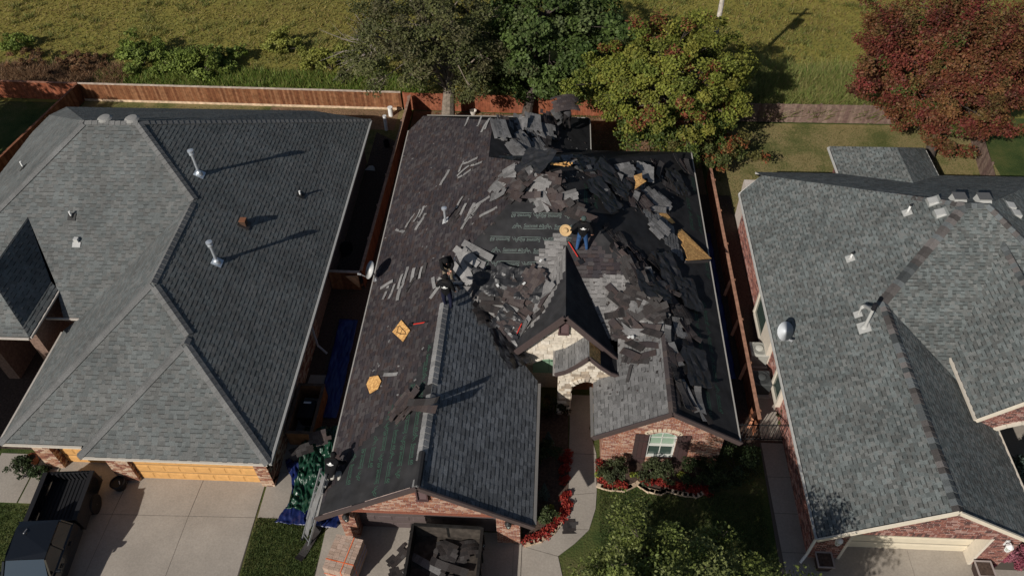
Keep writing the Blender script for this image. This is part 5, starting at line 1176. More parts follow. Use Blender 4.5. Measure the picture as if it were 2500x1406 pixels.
def shrub(name, label, ctr, rad, n, size, pal, clumps=26, group=None, asp=.6, accents=None, cat='shrub', streak=None, ground=0.0):
    x, y = ctr[0], ctr[1]; t = thing(name, label, cat, (x, y, ground), group=group)
    cc = crown('foliage', t, (x, y, ground+rad[2]*.75), rad, clumps, n, size, pal, random.random()*50, asp, min(rad)*.42, .3, -.6, accents=accents, streak=streak)
    mb = MB()
    for i in range(min(8, len(cc))): mb.tube([(x, y, ground), tuple(cc[i])], [.03, .008], 5)
    mb.build('stems', M_BARKD, t); return t
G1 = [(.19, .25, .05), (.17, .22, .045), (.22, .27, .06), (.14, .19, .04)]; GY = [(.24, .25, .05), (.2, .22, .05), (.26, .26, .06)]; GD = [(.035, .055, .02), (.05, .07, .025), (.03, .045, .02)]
for px, py, r, h, n, pal, lb in ((350, 160, 1.9, 1.0, 5200, G1, 'bright green weed bush in the field behind the grey house, left one'), (425, 175, 1.5, .8, 3200, G1, 'low green weed bush in the field between two taller bushes'), (500, 185, 1.6, 1.1, 4200, G1, 'bright green upright bush in the field near the fence with a dark shadow'),
        (560, 160, 1.2, .7, 2000, G1, 'small green weed clump right of the upright field bush'), (692, 120, 1.3, .8, 3000, GY, 'lone lime green bush standing in the golden field'), (810, 170, 1.9, .9, 3600, GY, 'yellow green bush left of the elm twigs'), (885, 165, 1.7, 1.0, 3600, GY, 'yellow green bush under the elm twigs'), (45, 120, 1.2, .7, 1500, G1, 'small green bush at the left edge of the field')):
    g = atz(px, py); shrub('field_bush', lb, (g.x, g.y), (r, r*.8, h), n, .17, pal, 30, 'bushes in the field', cat='bush')
for i in range(9):
    g = atz(random.uniform(0, 260), random.uniform(150, 195)); shrub('dry_brush', 'rusty dead brush in the field above the left corner of the fence', (g.x, g.y), (1.3, .8, .45), 1200, .22, [(.26, .14, .07), (.2, .1, .05), (.3, .19, .1), (.12, .07, .04)], 14, 'dead brush along the fence', asp=.18, cat='brush')
# front beds
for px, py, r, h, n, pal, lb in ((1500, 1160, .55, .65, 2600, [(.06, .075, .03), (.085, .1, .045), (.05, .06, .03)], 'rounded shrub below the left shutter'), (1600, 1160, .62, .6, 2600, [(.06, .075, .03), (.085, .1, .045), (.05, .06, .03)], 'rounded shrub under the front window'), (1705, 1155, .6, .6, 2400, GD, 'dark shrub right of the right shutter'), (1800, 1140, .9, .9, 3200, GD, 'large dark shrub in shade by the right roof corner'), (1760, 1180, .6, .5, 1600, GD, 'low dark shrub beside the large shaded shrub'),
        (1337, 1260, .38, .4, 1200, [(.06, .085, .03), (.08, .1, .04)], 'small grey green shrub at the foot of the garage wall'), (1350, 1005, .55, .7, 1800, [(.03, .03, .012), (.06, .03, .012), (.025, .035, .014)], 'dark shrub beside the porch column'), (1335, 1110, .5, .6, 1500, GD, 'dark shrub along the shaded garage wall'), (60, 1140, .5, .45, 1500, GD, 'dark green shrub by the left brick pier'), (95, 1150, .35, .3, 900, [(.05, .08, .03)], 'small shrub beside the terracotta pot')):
    g = atz(px, py, .25); shrub('shrub', lb, (g.x, g.y), (r, r*.8, h), n, .085, pal, 24)
for px, py, lb in ((1338, 1075, 'small blue green conifer in the shaded bed, nearer the porch'), (1328, 1200, 'small blue green conifer in the shaded bed, nearer the garage corner')):
    g = atz(px, py, .5); t = thing('conifer', lb, 'conifer', (g.x, g.y, 0)); n = 1400; h = rng.random(n)**.8; a = rng.uniform(0, 6.28, n); r = (1-h)*.3*rng.uniform(.3, 1, n)
    quads_object('foliage', leaf_quads(np.stack([g.x+r*np.cos(a), g.y+r*np.sin(a), .1+h*1.0], 1), .09, .35), M_LEAF, pick_cols([(.09, .12, .1), (.12, .15, .13), (.06, .09, .07)], n), t)
    mb = MB(); mb.tube([(g.x, g.y, 0), (g.x, g.y, 1.0)], [.04, .01], 6); mb.build('trunk', M_BARKD, t)
g = atz(2487, 1150, .8); t = thing('blue_spruce', 'grey green conifer at the right edge below the arched entry', 'conifer', (g.x+.3, g.y, 0)); n = 5000; h = rng.random(n)**.8; a = rng.uniform(0, 6.28, n); r = (1-h)*1.0*rng.uniform(.4, 1, n)
quads_object('foliage', leaf_quads(np.stack([g.x+.3+r*np.cos(a), g.y+r*np.sin(a), .1+h*2.2], 1), .14, .3), M_LEAF, pick_cols([(.09, .13, .11), (.12, .16, .14), (.06, .09, .08)], n), t)
mb = MB(); mb.tube([(g.x+.3, g.y, 0), (g.x+.3, g.y, 2.2)], [.07, .02], 7); mb.build('trunk', M_BARKD, t)
g = atz(2470, 1355, .3); shrub('pink_shrub', 'pink flowering shrub at the lower right corner beside the cream garage', (g.x, g.y), (.75, .5, .4), 3600, .08, [(.35, .1, .14), (.42, .16, .2), (.26, .06, .09), (.3, .12, .15)], 26)
g = atz(1905, 1010, .3); shrub('shrub', 'small yellowish shrub against the right house wall by the gate', (g.x+.1, g.y), (.25, .4, .4), 700, .08, [(.1, .11, .03), (.04, .05, .02)], 12)
RED = [(.34, .035, .03), (.42, .06, .045), (.25, .022, .02), (.3, .05, .03)]
def bed_plants(label, pts, n, group, pal, r=.16):
    for i in range(n):
        k = random.random()*(len(pts)-1); j = min(int(k), len(pts)-2); f = k-j; px = pts[j][0]+(pts[j+1][0]-pts[j][0])*f+random.uniform(-10, 10); py = pts[j][1]+(pts[j+1][1]-pts[j][1])*f+random.uniform(-7, 7)
        g = atz(px, py, .1); rr = r*random.uniform(.7, 1.3); t = thing('bedding_plant', label, 'flower', (g.x, g.y, 0), group=group); m = 70
        d = unit(rng.normal(size=(m, 3))); d[:, 2] = np.abs(d[:, 2]); quads_object('leaves', leaf_quads(np.array([g.x, g.y, .06])+d*np.array([rr, rr, rr*.9])*rng.uniform(.5, 1, (m, 1)), .08, .7), M_LEAF, pick_cols(pal, m), t)
        mb = MB(); mb.tube([(g.x, g.y, 0), (g.x, g.y, .12)], .012, 5); mb.build('stem', M_BARKD, t)
sheet('flower_bed', [(2.0, 16), (2.02, 14.9), (3.0, 14.75), (3.6, 14.95), (4.5, 14.6), (5.8, 14.6), (6.4, 14.9), (6.7, 16)], .03, M_SOIL)
sheet('flower_bed', [(-.7, 12.45), (.3, 12.95), (.85, 13.8), (.95, 14.6), (.95, 18), (-.8, 18)], .03, M_SOIL)
bed_plants('red leaved bedding plant in the curved bed by the garage corner and path', [(1285, 1318), (1330, 1300), (1362, 1270), (1382, 1235), (1388, 1205)], 46, 'red plants in the bed along the path', RED)
bed_plants('dark red bedding plant in the shaded bed beside the path', [(1378, 1195), (1380, 1150), (1385, 1090)], 14, 'dark red plants in shade beside the path', RED)
bed_plants('red leaved bedding plant at the left end of the window bed', [(1465, 1130), (1475, 1165), (1490, 1180), (1520, 1185)], 26, 'red plants at the left end of the window bed', RED+[(.3, .09, .04)])
bed_plants('bright red bedding plant along the stone edge under the window', [(1560, 1168), (1600, 1172), (1650, 1185), (1690, 1193), (1730, 1196)], 44, 'red plants along the window bed edge', RED)
for p_, lb_ in (((1470, 1163), 'yellow green plant at the left end of the window bed'), ((1494, 1177), 'yellow green plant by the left lobe edging'), ((1352, 1238), 'yellow green plant beside the small shrub at the garage foot'), ((1548, 1158), 'bright green plant between the two window shrubs'), ((1655, 1156), 'bright green plant right of the middle window shrub')): bed_plants(lb_, [p_, p_], 2, lb_, [(.3, .3, .05), (.2, .26, .05)])
# stone edging
def edging(label, pts, n, group):
    for i in range(n):
        k = (i+.5)/n*(len(pts)-1); j = min(int(k), len(pts)-2); f = k-j; g = atz(pts[j][0]+(pts[j+1][0]-pts[j][0])*f, pts[j][1]+(pts[j+1][1]-pts[j][1])*f, .06); dx = pts[j+1][0]-pts[j][0]; dy = pts[j+1][1]-pts[j][1]
        mb = MB(); mb.box((0, 0, .06), (.31*random.uniform(.85, 1.1), .15, .1), Matrix.Rotation(math.atan2(-dy*1.4, dx)+random.uniform(-.1, .1), 3, 'Z'), col=random.choice(((.5, .38, .26), (.44, .33, .23), (.55, .43, .31))))
        o = mb.build('edging_stone', M_STONE, local=True); o.location = (g.x, g.y, 0); tag(o, label, 'edging stone', group)
edging('tan edging stone at the left lobe of the window bed', [(1462, 1186), (1490, 1193), (1522, 1195), (1548, 1184)], 9, 'stones edging the left lobe of the window bed')
edging('tan edging stone along the right part of the window bed', [(1556, 1180), (1580, 1196), (1610, 1203), (1630, 1196), (1665, 1206), (1700, 1210), (1732, 1198)], 17, 'stones edging the right part of the window bed')
edging('pale edging stone along the curved bed by the path', [(1285, 1328), (1320, 1318), (1350, 1298), (1372, 1270)], 9, 'stones edging the curved bed')

# ------------------------------------------------------------------ grass
def blades(name, n, area, h, wd, pal, lean=.4, dens=None, kind='stuff', z=0.0, tuft=None, pal2=None):
    x = rng.uniform(area[0], area[2], n); y = rng.uniform(area[1], area[3], n)
    if tuft:
        k = n//tuft; tx = rng.uniform(area[0], area[2], k); ty = rng.uniform(area[1], area[3], k); i = rng.integers(0, k, n); x = tx[i]+rng.normal(size=n)*.16; y = ty[i]+rng.normal(size=n)*.16
    if dens is not None: m = dens(x, y); x = x[m]; y = y[m]
    n = len(x); a = rng.uniform(0, 2*np.pi, n); hh = h*rng.uniform(.45, 1.35, n); w_ = wd*rng.uniform(.6, 1.4, n); la = rng.uniform(0, 2*np.pi, n); ln = lean*hh*rng.uniform(.2, 1.4, n)
    b = np.stack([x, y, np.full(n, z)], 1); dx = np.stack([np.cos(a)*w_, np.sin(a)*w_, np.zeros(n)], 1); tp = b+np.stack([np.cos(la)*ln, np.sin(la)*ln, hh], 1)
    import mathutils.noise as mn
    col = pick_cols(pal, n)
    if pal2 is not None:
        w_ = np.array([mn.noise(Vector((a_*.09, b_*.16, 2.0)))+.5*mn.noise(Vector((a_*.4, b_*.6, 7.0))) for a_, b_ in zip(x, y)]); sel = w_+rng.normal(size=n)*.12 > .02+.012*(x+10); col[sel] = pick_cols(pal2, sel.sum())
    return quads_object(name, np.stack([b-dx, b+dx, tp], 1), M_LEAF, col, None, nper=3, kind=kind)
GOLD = [(.21, .195, .05), (.24, .215, .055), (.19, .195, .05), (.22, .165, .06), (.165, .19, .045)]
blades('meadow_grass', 120000, (-46, 40.2, 40, 66), .16, .035, GOLD, 1.2, pal2=[(.25, .205, .055), (.23, .18, .05), (.27, .225, .07), (.21, .15, .055)])
blades('meadow_tufts', 40000, (-46, 40.2, 40, 64), .26, .03, [(.2, .2, .055), (.16, .19, .045), (.24, .21, .07)], 1.0, tuft=40)
blades('dry_grass', 22000, (-42, 40.3, -27.2, 43.2), .5, .03, [(.26, .15, .08), (.2, .11, .06), (.32, .2, .11), (.15, .09, .05)], 1.1, tuft=34)
blades('fence_side_grass', 26000, (-29, 40.1, -8, 43), .4, .032, [(.12, .19, .035), (.15, .22, .04), (.2, .24, .05), (.24, .24, .07)], .6, tuft=30)
blades('tall_weeds', 22000, (10.5, 39.0, 18.5, 43.5), 1.0, .035, [(.22, .26, .07), (.28, .28, .09), (.3, .25, .1), (.18, .24, .06)], .9, tuft=60)
blades('lawn_grass', 14000, (-10.6, 8.5, -8.0, 13.0), .07, .014, [(.06, .09, .025), (.09, .11, .03), (.05, .075, .02)], .8)
blades('lawn_grass', 26000, (2.1, 9, 8.2, 14.7), .07, .014, [(.05, .08, .022), (.08, .1, .03), (.1, .1, .04)], .8)
blades('lawn_grass', 6000, (-22.5, 10.5, -19.0, 13.1), .07, .014, [(.06, .09, .025), (.09, .11, .03)], .8)
blades('back_lawn_grass', 24000, (8.7, 30.5, 23, 38.2), .06, .016, [(.11, .12, .04), (.17, .15, .06), (.08, .1, .03)], .8)
blades('back_lawn_grass', 12000, (-28, 34.8, -9.5, 39.2), .06, .016, [(.13, .11, .04), (.09, .1, .03), (.18, .13, .06)], .8)
# fallen leaves on the red soil behind the stripped roof
n = 4000; quads_object('fallen_leaves', leaf_quads(np.stack([rng.uniform(-7, 7.5, n), rng.uniform(35.6, 39.0, n), rng.uniform(.02, .06, n)], 1), .12, .6, up=3), M_LEAF, pick_cols([(.3, .16, .09), (.22, .1, .05), (.13, .13, .04), (.36, .22, .13)], n), kind='stuff')
# ================================================================== printed felt
def text_mesh(body, size):
    cu = bpy.data.curves.new('lettering', 'FONT'); cu.body = body; cu.size = size; cu.shear = .25; cu.align_x = 'LEFT'
    o = bpy.data.objects.new('lettering', cu); COL.objects.link(o); dg = bpy.context.evaluated_depsgraph_get()
    me = bpy.data.meshes.new_from_object(o.evaluated_get(dg)); bpy.data.objects.remove(o); bpy.data.curves.remove(cu); return me
def stamp_mesh(m):
    tm = text_mesh('Summit 60', .2); mb = MB()
    for p in tm.polygons: mb.poly([(tm.vertices[i].co.x*.92+.05, tm.vertices[i].co.y-.02, 0) for i in p.vertices])
    def line(pts, w=.016):
        for a, b in zip(pts, pts[1:]):
            d = (Vector(b)-Vector(a)).normalized(); q = Vector((-d.y, d.x))*w/2
            mb.poly([(a[0]-q.x, a[1]-q.y, 0), (b[0]-q.x, b[1]-q.y, 0), (b[0]+q.x, b[1]+q.y, 0), (a[0]+q.x, a[1]+q.y, 0)])
    line([(-.40, -.08), (-.31, .06), (-.27, .02), (-.2, .14), (-.13, .0), (-.09, .05), (-.02, -.08)]); line([(-.31, -.08), (-.2, .05), (-.12, -.08)]); line([(-.36, -.09), (-.28, -.02), (-.24, -.07)], .012)
    line([(.05, -.075), (.85, -.075)], .02); return mb.mesh('felt_print', m)
STAMP = stamp_mesh(M_PRINT); STAMP2 = stamp_mesh(mat('felt_print_green', (.04, .1, .066), .8, noise=.25, nscale=9))
def ux_polys(face): return [Vector(p) for p in face]
def print_rows(key, region, row=.5, pitch=1.22, st=None, prob=1.0, v0=.2):
    P = ux_polys(FB[key]); h = hit(sum(p[0] for p in region)/len(region), sum(p[1] for p in region)/len(region), {key: FB[key]})
    nn = h[2]; u = Vector((0, 0, 1)).cross(nn).normalized(); v = nn.cross(u); o = P[0]
    us = [(p-o).dot(u) for p in P]; vs = [(p-o).dot(v) for p in P]; r = 0; b = min(vs)+v0
    while b < max(vs):
        a = min(us)+(r % 3)*.41; fl = r % 2
        while a < max(us):
            sg = -1 if fl else 1; ok = inpoly(*pix(o+u*(a+.24*sg)+v*b), region) and all(-.02 < 1 for k in (0,)) and all(inpoly((o+u*(a+k*sg)+v*(b+j)).x, (o+u*(a+k*sg)+v*(b+j)).y, [(q.x, q.y) for q in P]) for k in (-.45, .95) for j in (-.12, .15))
            if ok and random.random() < prob:
                M = Matrix((-u if fl else u, -v if fl else v, nn)).transposed().to_4x4(); M.translation = o+u*a+v*b-nn*.0025-WB[roofB.name]
                link('felt_print', st or STAMP, roofB, M)
            a += pitch
        b += row; r += 1
print_rows('front', [(1300, 440), (1400, 450), (1430, 560), (1380, 590), (1330, 692), (1140, 692), (1170, 600), (1235, 500)])
print_rows('left', [(1046, 848), (1030, 890), (1000, 945), (960, 995), (930, 1042), (890, 1088), (852, 1128), (830, 1190), (800, 1245), (1010, 1190), (1030, 1050), (1050, 900)], .46, 1.25, STAMP2)
print_rows('right', [(1640, 440), (1690, 420), (1790, 1078), (1735, 1070), (1705, 960), (1690, 760), (1735, 650), (1690, 570)], .55, 1.4, STAMP2, .75)
print_rows('right', [(1400, 440), (1430, 430), (1500, 520), (1460, 545)], .5, 1.3, STAMP2)
print_rows('el', [(1378, 690), (1378, 755), (1330, 800), (1300, 815), (1340, 740)], .5, 1.3, STAMP2)
# bare sheathing: exposed strand board patches
def patch(name, label, pts, faces, parent=None, lift=.012, m=M_OSB, th=.012, cat=None, rise=None):
    P = [hit(x, y, faces) for x, y in pts]; mb = MB(); nn = P[0][2]
    Q = [p[1]+nn*(rise[i] if rise else 0) for i, p in enumerate(P)]; c = sum(Q, Vector())/len(Q); ar = sum(((Q[i]-c).cross(Q[(i+1) % len(Q)]-c)).dot(nn) for i in range(len(Q)))
    if ar < 0: Q.reverse()
    mb.hexa([q+nn*(lift-th) for q in Q], [q+nn*lift for q in Q]); o = mb.build(name, m, parent)
    if label: tag(o, label, cat)
    return o
RT = {'right': FB['right']}
patch('bare_sheathing', None, [(1655, 562), (1664, 560), (1729, 638), (1674, 641), (1668, 612), (1662, 600), (1665, 590), (1655, 578)], RT, roofB, rise=[.0, .0, .2, .14, .08, .04, .02, .0])
patch('bare_sheathing', None, [(1606, 521), (1626, 520), (1648, 544), (1640, 546)], RT, roofB)
patch('bare_sheathing', None, [(1540, 437), (1556, 434), (1556, 447), (1565, 456), (1555, 462), (1542, 470), (1545, 452)], RT, roofB, lift=.22, rise=[.0, .1, .12, .16, .1, .0, .0])
mb = MB(); e = hit(1672, 642, RT)[1]; f_ = hit(1729, 640, RT)[1]; mb.beam(e+V3((0, 0, .05)), f_+V3((0, 0, .05)), .05, .18, (.055, .05, .05)); mb.build('lifted_felt_edge', M_PAINT, roofB)
mb = MB(); a = hit(1674, 641, RT)[1]; b = hit(1727, 638, RT)[1]; mb.beam(a+V3((0, .02, .16)), b+V3((0, .02, .21)), .06, .02, (.62, .36, .13)); mb.build('sheathing_edge', M_OSB, roofB)
# broken deck near the peak
pkq = Vector(PK)
for i in range(9):
    h = hit(random.uniform(1338, 1395), random.uniform(408, 414), FB); mb = MB(); a = h[1]+h[2]*.26; d_ = Vector((random.uniform(-.6, .6), random.uniform(-.1, .1), random.uniform(-.15, .15)))
    mb.beam(a-d_*.5, a+d_*.5, random.uniform(.04, .1), .03, (.9, .9, .9)); mb.build('splintered_board', M_OSB, roofB)
mb = MB(); a = hit(1253, 424, FB)[1]+V3((0, 0, .03)); b = hit(1340, 424, FB)[1]+V3((0, 0, .03)); mb.beam(a, b, .03, .012, (.5, .3, .12)); mb.build('deck_gap', M_OSB, roofB)
trim_line(HB, 'exposed_rake', [((xl_, 18.72, ez_at(xl_)+.02), (.3, 18.72, ez_at(.3)+.02))], .06, .03, (.7, .42, .2), M_WOOD)
trim_line(HB, 'exposed_rake', [((-7.4, 11.96, 2.55), (-6.3, 11.96, 3.26)), ((-5.8, 11.96, 3.6), (-4.2, 11.96, 4.63))], .06, .03, (.55, .42, .36), M_WOOD)
# grey caps still lying on the garage ridge, with gaps
capgap = lambda c: 12.2 < c.y < 12.95 or 15.45 < c.y < 16.0
PCG = [grey(v, (1, .98, .96)) for v in (.2, .24, .27)]
caps(roofB, GF, (-3.96, 19.9, 4.766), NBm['x-'], NBm['x+'], PCG, .25, .2, skip=capgap, lift=.04)
mb = MB(); mb.tube([(-3.96, 11.97, 4.74), (-3.96, 13.2, 4.74)], .12, 8); mb.build('felt_ridge_roll', M_FELT, roofB)
caps(roofB, (4.43, 15.5, 4.097), (4.43, 19.2, 4.097), NBm['x-'], NBm['x+'], [(.06, .05, .05), (.05, .042, .042), (.075, .06, .055)], .25, .16)

# ================================================================== torn shingles
def smat(nc, ntb, pal, bx, by, tw, seed, ragged=.10, ex_=.145, tabw=.2, under=None):
    rs = random.Random(seed); mb = MB(); W = ntb*tabw; Hh = nc*ex_
    def f(x, y, z):
        zz = z+bx*x*x+by*y*y+tw*x*y+.02*math.sin(5*x+seed)+.015*math.sin(7*y+seed*2); return (x, y, zz)
    for j in range(nc):
        off = rs.uniform(-.04, .04); x = -W/2+off
        while x < W/2+off:
            wd = rs.choice((.14, .2, .26)); edge = j in (0, nc-1) or x < -W/2+.1 or x > W/2-.25
            if not (edge and nc > 1 and rs.random() < ragged):
                c = rs.choice(pal); hi = .012*rs.choice((.6, 1)); y0 = -Hh/2+j*ex_; y1 = y0+ex_
                xs = (x, x+wd/2, x+wd)
                for k in range(2):
                    mb.hexa([f(xs[k], y0, 0), f(xs[k+1], y0, 0), f(xs[k+1], y1, 0), f(xs[k], y1, 0)], [f(xs[k], y0, hi), f(xs[k+1], y0, hi), f(xs[k+1], y1, .004), f(xs[k], y1, .004)], c)
            x += wd
    return mb.mesh('torn_shingle', M_SH)
TP = dict(dark=PDK+[(.06, .055, .054), (.045, .038, .036)], grey=[grey(v, (1, .975, .96)) for v in (.15, .175, .2, .12)], brown=[(.07, .055, .052), (.055, .045, .045), (.085, .07, .066), (.06, .046, .043)], pale=[grey(v, (1, .97, .94)) for v in (.23, .26, .205)])
LIB = {}
def lib(kind, tone):
    key = (kind, tone)
    if key not in LIB:
        L_ = []
        for s in range(6):
            r = random.Random(sum(map(ord, kind)) % 97+s*7+len(tone))
            if kind == 'strip': L_.append(smat(1, r.choice((4, 5, 6)), TP[tone], r.uniform(-.22, .3), 0, r.uniform(-.4, .4), s, tabw=.2, ex_=.28))
            elif kind == 'flat': L_.append(smat(1, r.choice((3, 4)), TP[tone], r.uniform(-.03, .05), 0, 0, s, tabw=.2, ex_=.15))
            elif kind == 'mat': L_.append(smat(r.choice((3, 4, 5)), r.choice((3, 4)), TP[tone], r.uniform(-.3, .2), r.uniform(-.25, .3), r.uniform(-.2, .2), s))
            else: L_.append(smat(r.choice((6, 7)), r.choice((4, 5)), TP[tone], r.uniform(-.22, .1), r.uniform(-.28, .15), r.uniform(-.15, .15), s))
        LIB[key] = L_
    return random.choice(LIB[key])
def lay(px, py, th, kind, tone, label, group, lift=.03, tilt=0.0, faces=None, scale=1.0, roll=0.0, face=0.0):
    fs = faces or FB; h = hit(px, py, fs)
    if not h: return None
    h2 = hit(px+6*math.cos(R(th)), py+6*math.sin(R(th)), {h[3]: fs[h[3]]}) or hit(px-6*math.cos(R(th)), py-6*math.sin(R(th)), {h[3]: fs[h[3]]})
    n0 = h[2]; n = (n0+SUNDIR*face).normalized(); d = (h2[1]-h[1]) if h2 else Vector((1, 0, 0)); d = (d-n*d.dot(n)).normalized(); M = Matrix((d, n.cross(d), n)).transposed().to_4x4()
    o = link('torn_shingle', lib(kind, tone)); o.matrix_basis = Matrix.Translation(h[1]+n0*lift) @ M @ Matrix.Rotation(tilt, 4, 'X') @ Matrix.Rotation(roll, 4, 'Y') @ Matrix.Scale(scale, 4)
    return tag(o, label, 'torn shingle', group)
def rand_in(P):
    xs = [p[0] for p in P]; ys = [p[1] for p in P]
    while True:
        x = random.uniform(min(xs), max(xs)); y = random.uniform(min(ys), max(ys))
        if inpoly(x, y, P): return x, y
def heap(where, P, n, th, spread, mix, kinds, lift=.16, tilt=.2):
    spread *= .65; tilt = min(tilt, .2); lift *= .75
    for i in range(n):
        x, y = rand_in(P); tone = random.choice(mix); kind = random.choice(kinds); lf = random.uniform(.03, lift)
        desc = {'dark': 'dark torn', 'grey': 'grey torn', 'brown': 'brown torn', 'pale': 'pale torn'}[tone]; kd = {'strip': 'shingle strip', 'flat': 'narrow shingle strip', 'mat': 'shingle mat', 'big': 'large shingle mat'}[kind]
        lay(x, y, th+random.uniform(-spread, spread), kind, tone, '%s %s in the heap %s' % (desc, kd, where), '%s %s pieces %s' % (tone, kind, where), lf, random.uniform(-tilt, tilt), roll=random.uniform(-tilt, tilt)*.6, face=random.uniform(.1, .45) if tone in ('grey', 'pale') else random.uniform(-.05, .15))
heap('hanging over the rear eave', [(1200, 292), (1385, 292), (1400, 325), (1320, 350), (1225, 340)], 14, 80, 30, ['grey', 'grey', 'grey', 'dark', 'brown'], ['mat', 'big', 'mat'], .25, .22)
heap('below the rear ridge', [(1225, 330), (1310, 330), (1400, 395), (1340, 402), (1290, 360)], 12, 50, 40, ['dark', 'brown', 'dark', 'grey'], ['mat', 'strip', 'strip'], .2)
heap('left of the roof peak', [(1205, 425), (1300, 410), (1345, 432), (1400, 470), (1432, 530), (1392, 522), (1338, 525), (1290, 482), (1212, 480)], 22, 20, 70, ['grey', 'brown', 'brown', 'dark', 'dark'], ['mat', 'mat', 'strip'], .22)
heap('along the top of the right slope', [(1400, 398), (1680, 397), (1690, 420), (1640, 465), (1600, 505), (1560, 520), (1520, 470), (1440, 440)], 30, 60, 70, ['dark', 'brown', 'grey', 'grey', 'brown'], ['mat', 'mat', 'strip'], .18)
heap('down the right hip', [(1455, 535), (1500, 545), (1640, 720), (1700, 850), (1685, 870), (1600, 735), (1520, 645)], 30, 52, 30, ['dark', 'dark', 'brown', 'brown', 'grey'], ['strip', 'strip', 'mat'], .14, .25)
heap('on the lower right slope', [(1620, 820), (1680, 860), (1700, 960), (1722, 1010), (1690, 1005), (1640, 930)], 14, 72, 16, ['dark', 'dark', 'brown', 'grey'], ['strip', 'strip'], .08, .15)
heap('on the valley right of the stone gable', [(1490, 725), (1560, 698), (1610, 710), (1612, 790), (1575, 870), (1535, 885), (1492, 820)], 22, 10, 60, ['dark', 'dark', 'grey', 'brown'], ['strip', 'strip', 'mat'], .14, .3)
heap('in the valley left of the stone gable', [(1155, 695), (1310, 690), (1325, 740), (1290, 790), (1255, 850), (1222, 850), (1205, 800), (1165, 770)], 24, 30, 60, ['dark', 'brown', 'dark', 'brown'], ['strip', 'mat', 'mat'], .2, .35)
heap('beside the stone gable rake', [(1350, 690), (1340, 735), (1300, 790), (1262, 830), (1285, 760)], 10, -52, 15, ['dark', 'grey', 'brown'], ['strip'], .12, .3)
heap('round the two workers at the ridge end', [(1120, 615), (1180, 605), (1185, 640), (1150, 660), (1120, 690), (1085, 690)], 9, 30, 60, ['grey', 'dark', 'pale'], ['flat', 'strip'], .06, .1)
# large readable mats
for px, py, th, k, tn, lb, lf in ((1310, 447, 12, 'big', 'pale', 'large pale shingle mat lying curled left of the peak', .12), (1240, 432, -30, 'big', 'grey', 'grey shingle mat folded at the left end of the peak heap', .12), (1265, 462, 20, 'big', 'brown', 'brown shingle mat bulging below the peak heap', .14), (1345, 480, 40, 'big', 'brown', 'brown shingle mat sliding down the front hip', .1), (1520, 425, 5, 'big', 'grey', 'grey shingle mat standing on the right ridge near the tree', .16), (1585, 480, 50, 'big', 'grey', 'grey shingle mat above the bare orange patch', .1),
        (1330, 325, 75, 'big', 'grey', 'grey shingle mat draped over the rear eave beside the crouching worker', .2), (1265, 350, 60, 'big', 'grey', 'grey shingle mat draped in the rear heap, left one', .2), (1215, 320, 70, 'big', 'grey', 'grey shingle mat spilling at the left end of the rear heap', .22), (1295, 305, 80, 'big', 'grey', 'grey shingle mat hanging in the middle of the rear eave', .25), (1250, 365, 50, 'big', 'grey', 'grey shingle mat sliding toward the black corner of the rear roof', .12), (1295, 365, 78, 'big', 'grey', 'grey shingle mat lowest in the rear heap', .12), (1345, 375, 40, 'big', 'brown', 'brown shingle mat above the splintered boards', .15), (1570, 425, 85, 'big', 'pale', 'pale shingle mat upright among dark pieces on the right ridge', .15), (1640, 440, 70, 'big', 'dark', 'dark shingle mat at the far right end of the ridge', .1), (1600, 560, 45, 'big', 'grey', 'grey shingle mat between the bare patch and the hip heap', .16), (1605, 495, 48, 'big', 'grey', 'grey shingle mat just above the bare orange strip', .18), (1225, 765, 25, 'big', 'pale', 'pale shingle mat flat in the left valley', .04), (1300, 690, -60, 'big', 'brown', 'dark shingle flap curled up above the stone gable', .2), (1200, 715, 0, 'big', 'dark', 'dark felt backed mat near the ridge end workers', .12), (1260, 715, 20, 'big', 'brown', 'brown mat folded in the middle of the left valley', .2), (1180, 765, 40, 'strip', 'dark', 'long dark strip at the edge of the garage slope', .08), (1235, 840, -60, 'big', 'dark', 'dark mat hanging at the bottom of the left valley', .16), (1545, 722, 20, 'big', 'dark', 'dark mat curled at the right front ridge end', .12), (1530, 730, 25, 'strip', 'dark', 'dark strip bundle across the grey front slope', .1), (1510, 768, -8, 'strip', 'dark', 'short dark strip lying level on the grey front slope', .08), (1565, 770, -35, 'strip', 'dark', 'dark strip angled near the right front ridge', .08), (1540, 838, 30, 'strip', 'dark', 'dark strip near two white scraps', .08), (1537, 915, -75, 'flat', 'dark', 'lone dark strip lower on the grey right wing', .03), (1600, 640, 40, 'big', 'dark', 'dark mat folded halfway down the right hip', .14), (1660, 770, 65, 'big', 'dark', 'dark mat folded lower on the right hip', .14)):
    lay(px, py, th, k, tn, lb, None, lf, random.uniform(-.12, .12), face=.3 if tn in ('grey', 'pale') else .05)
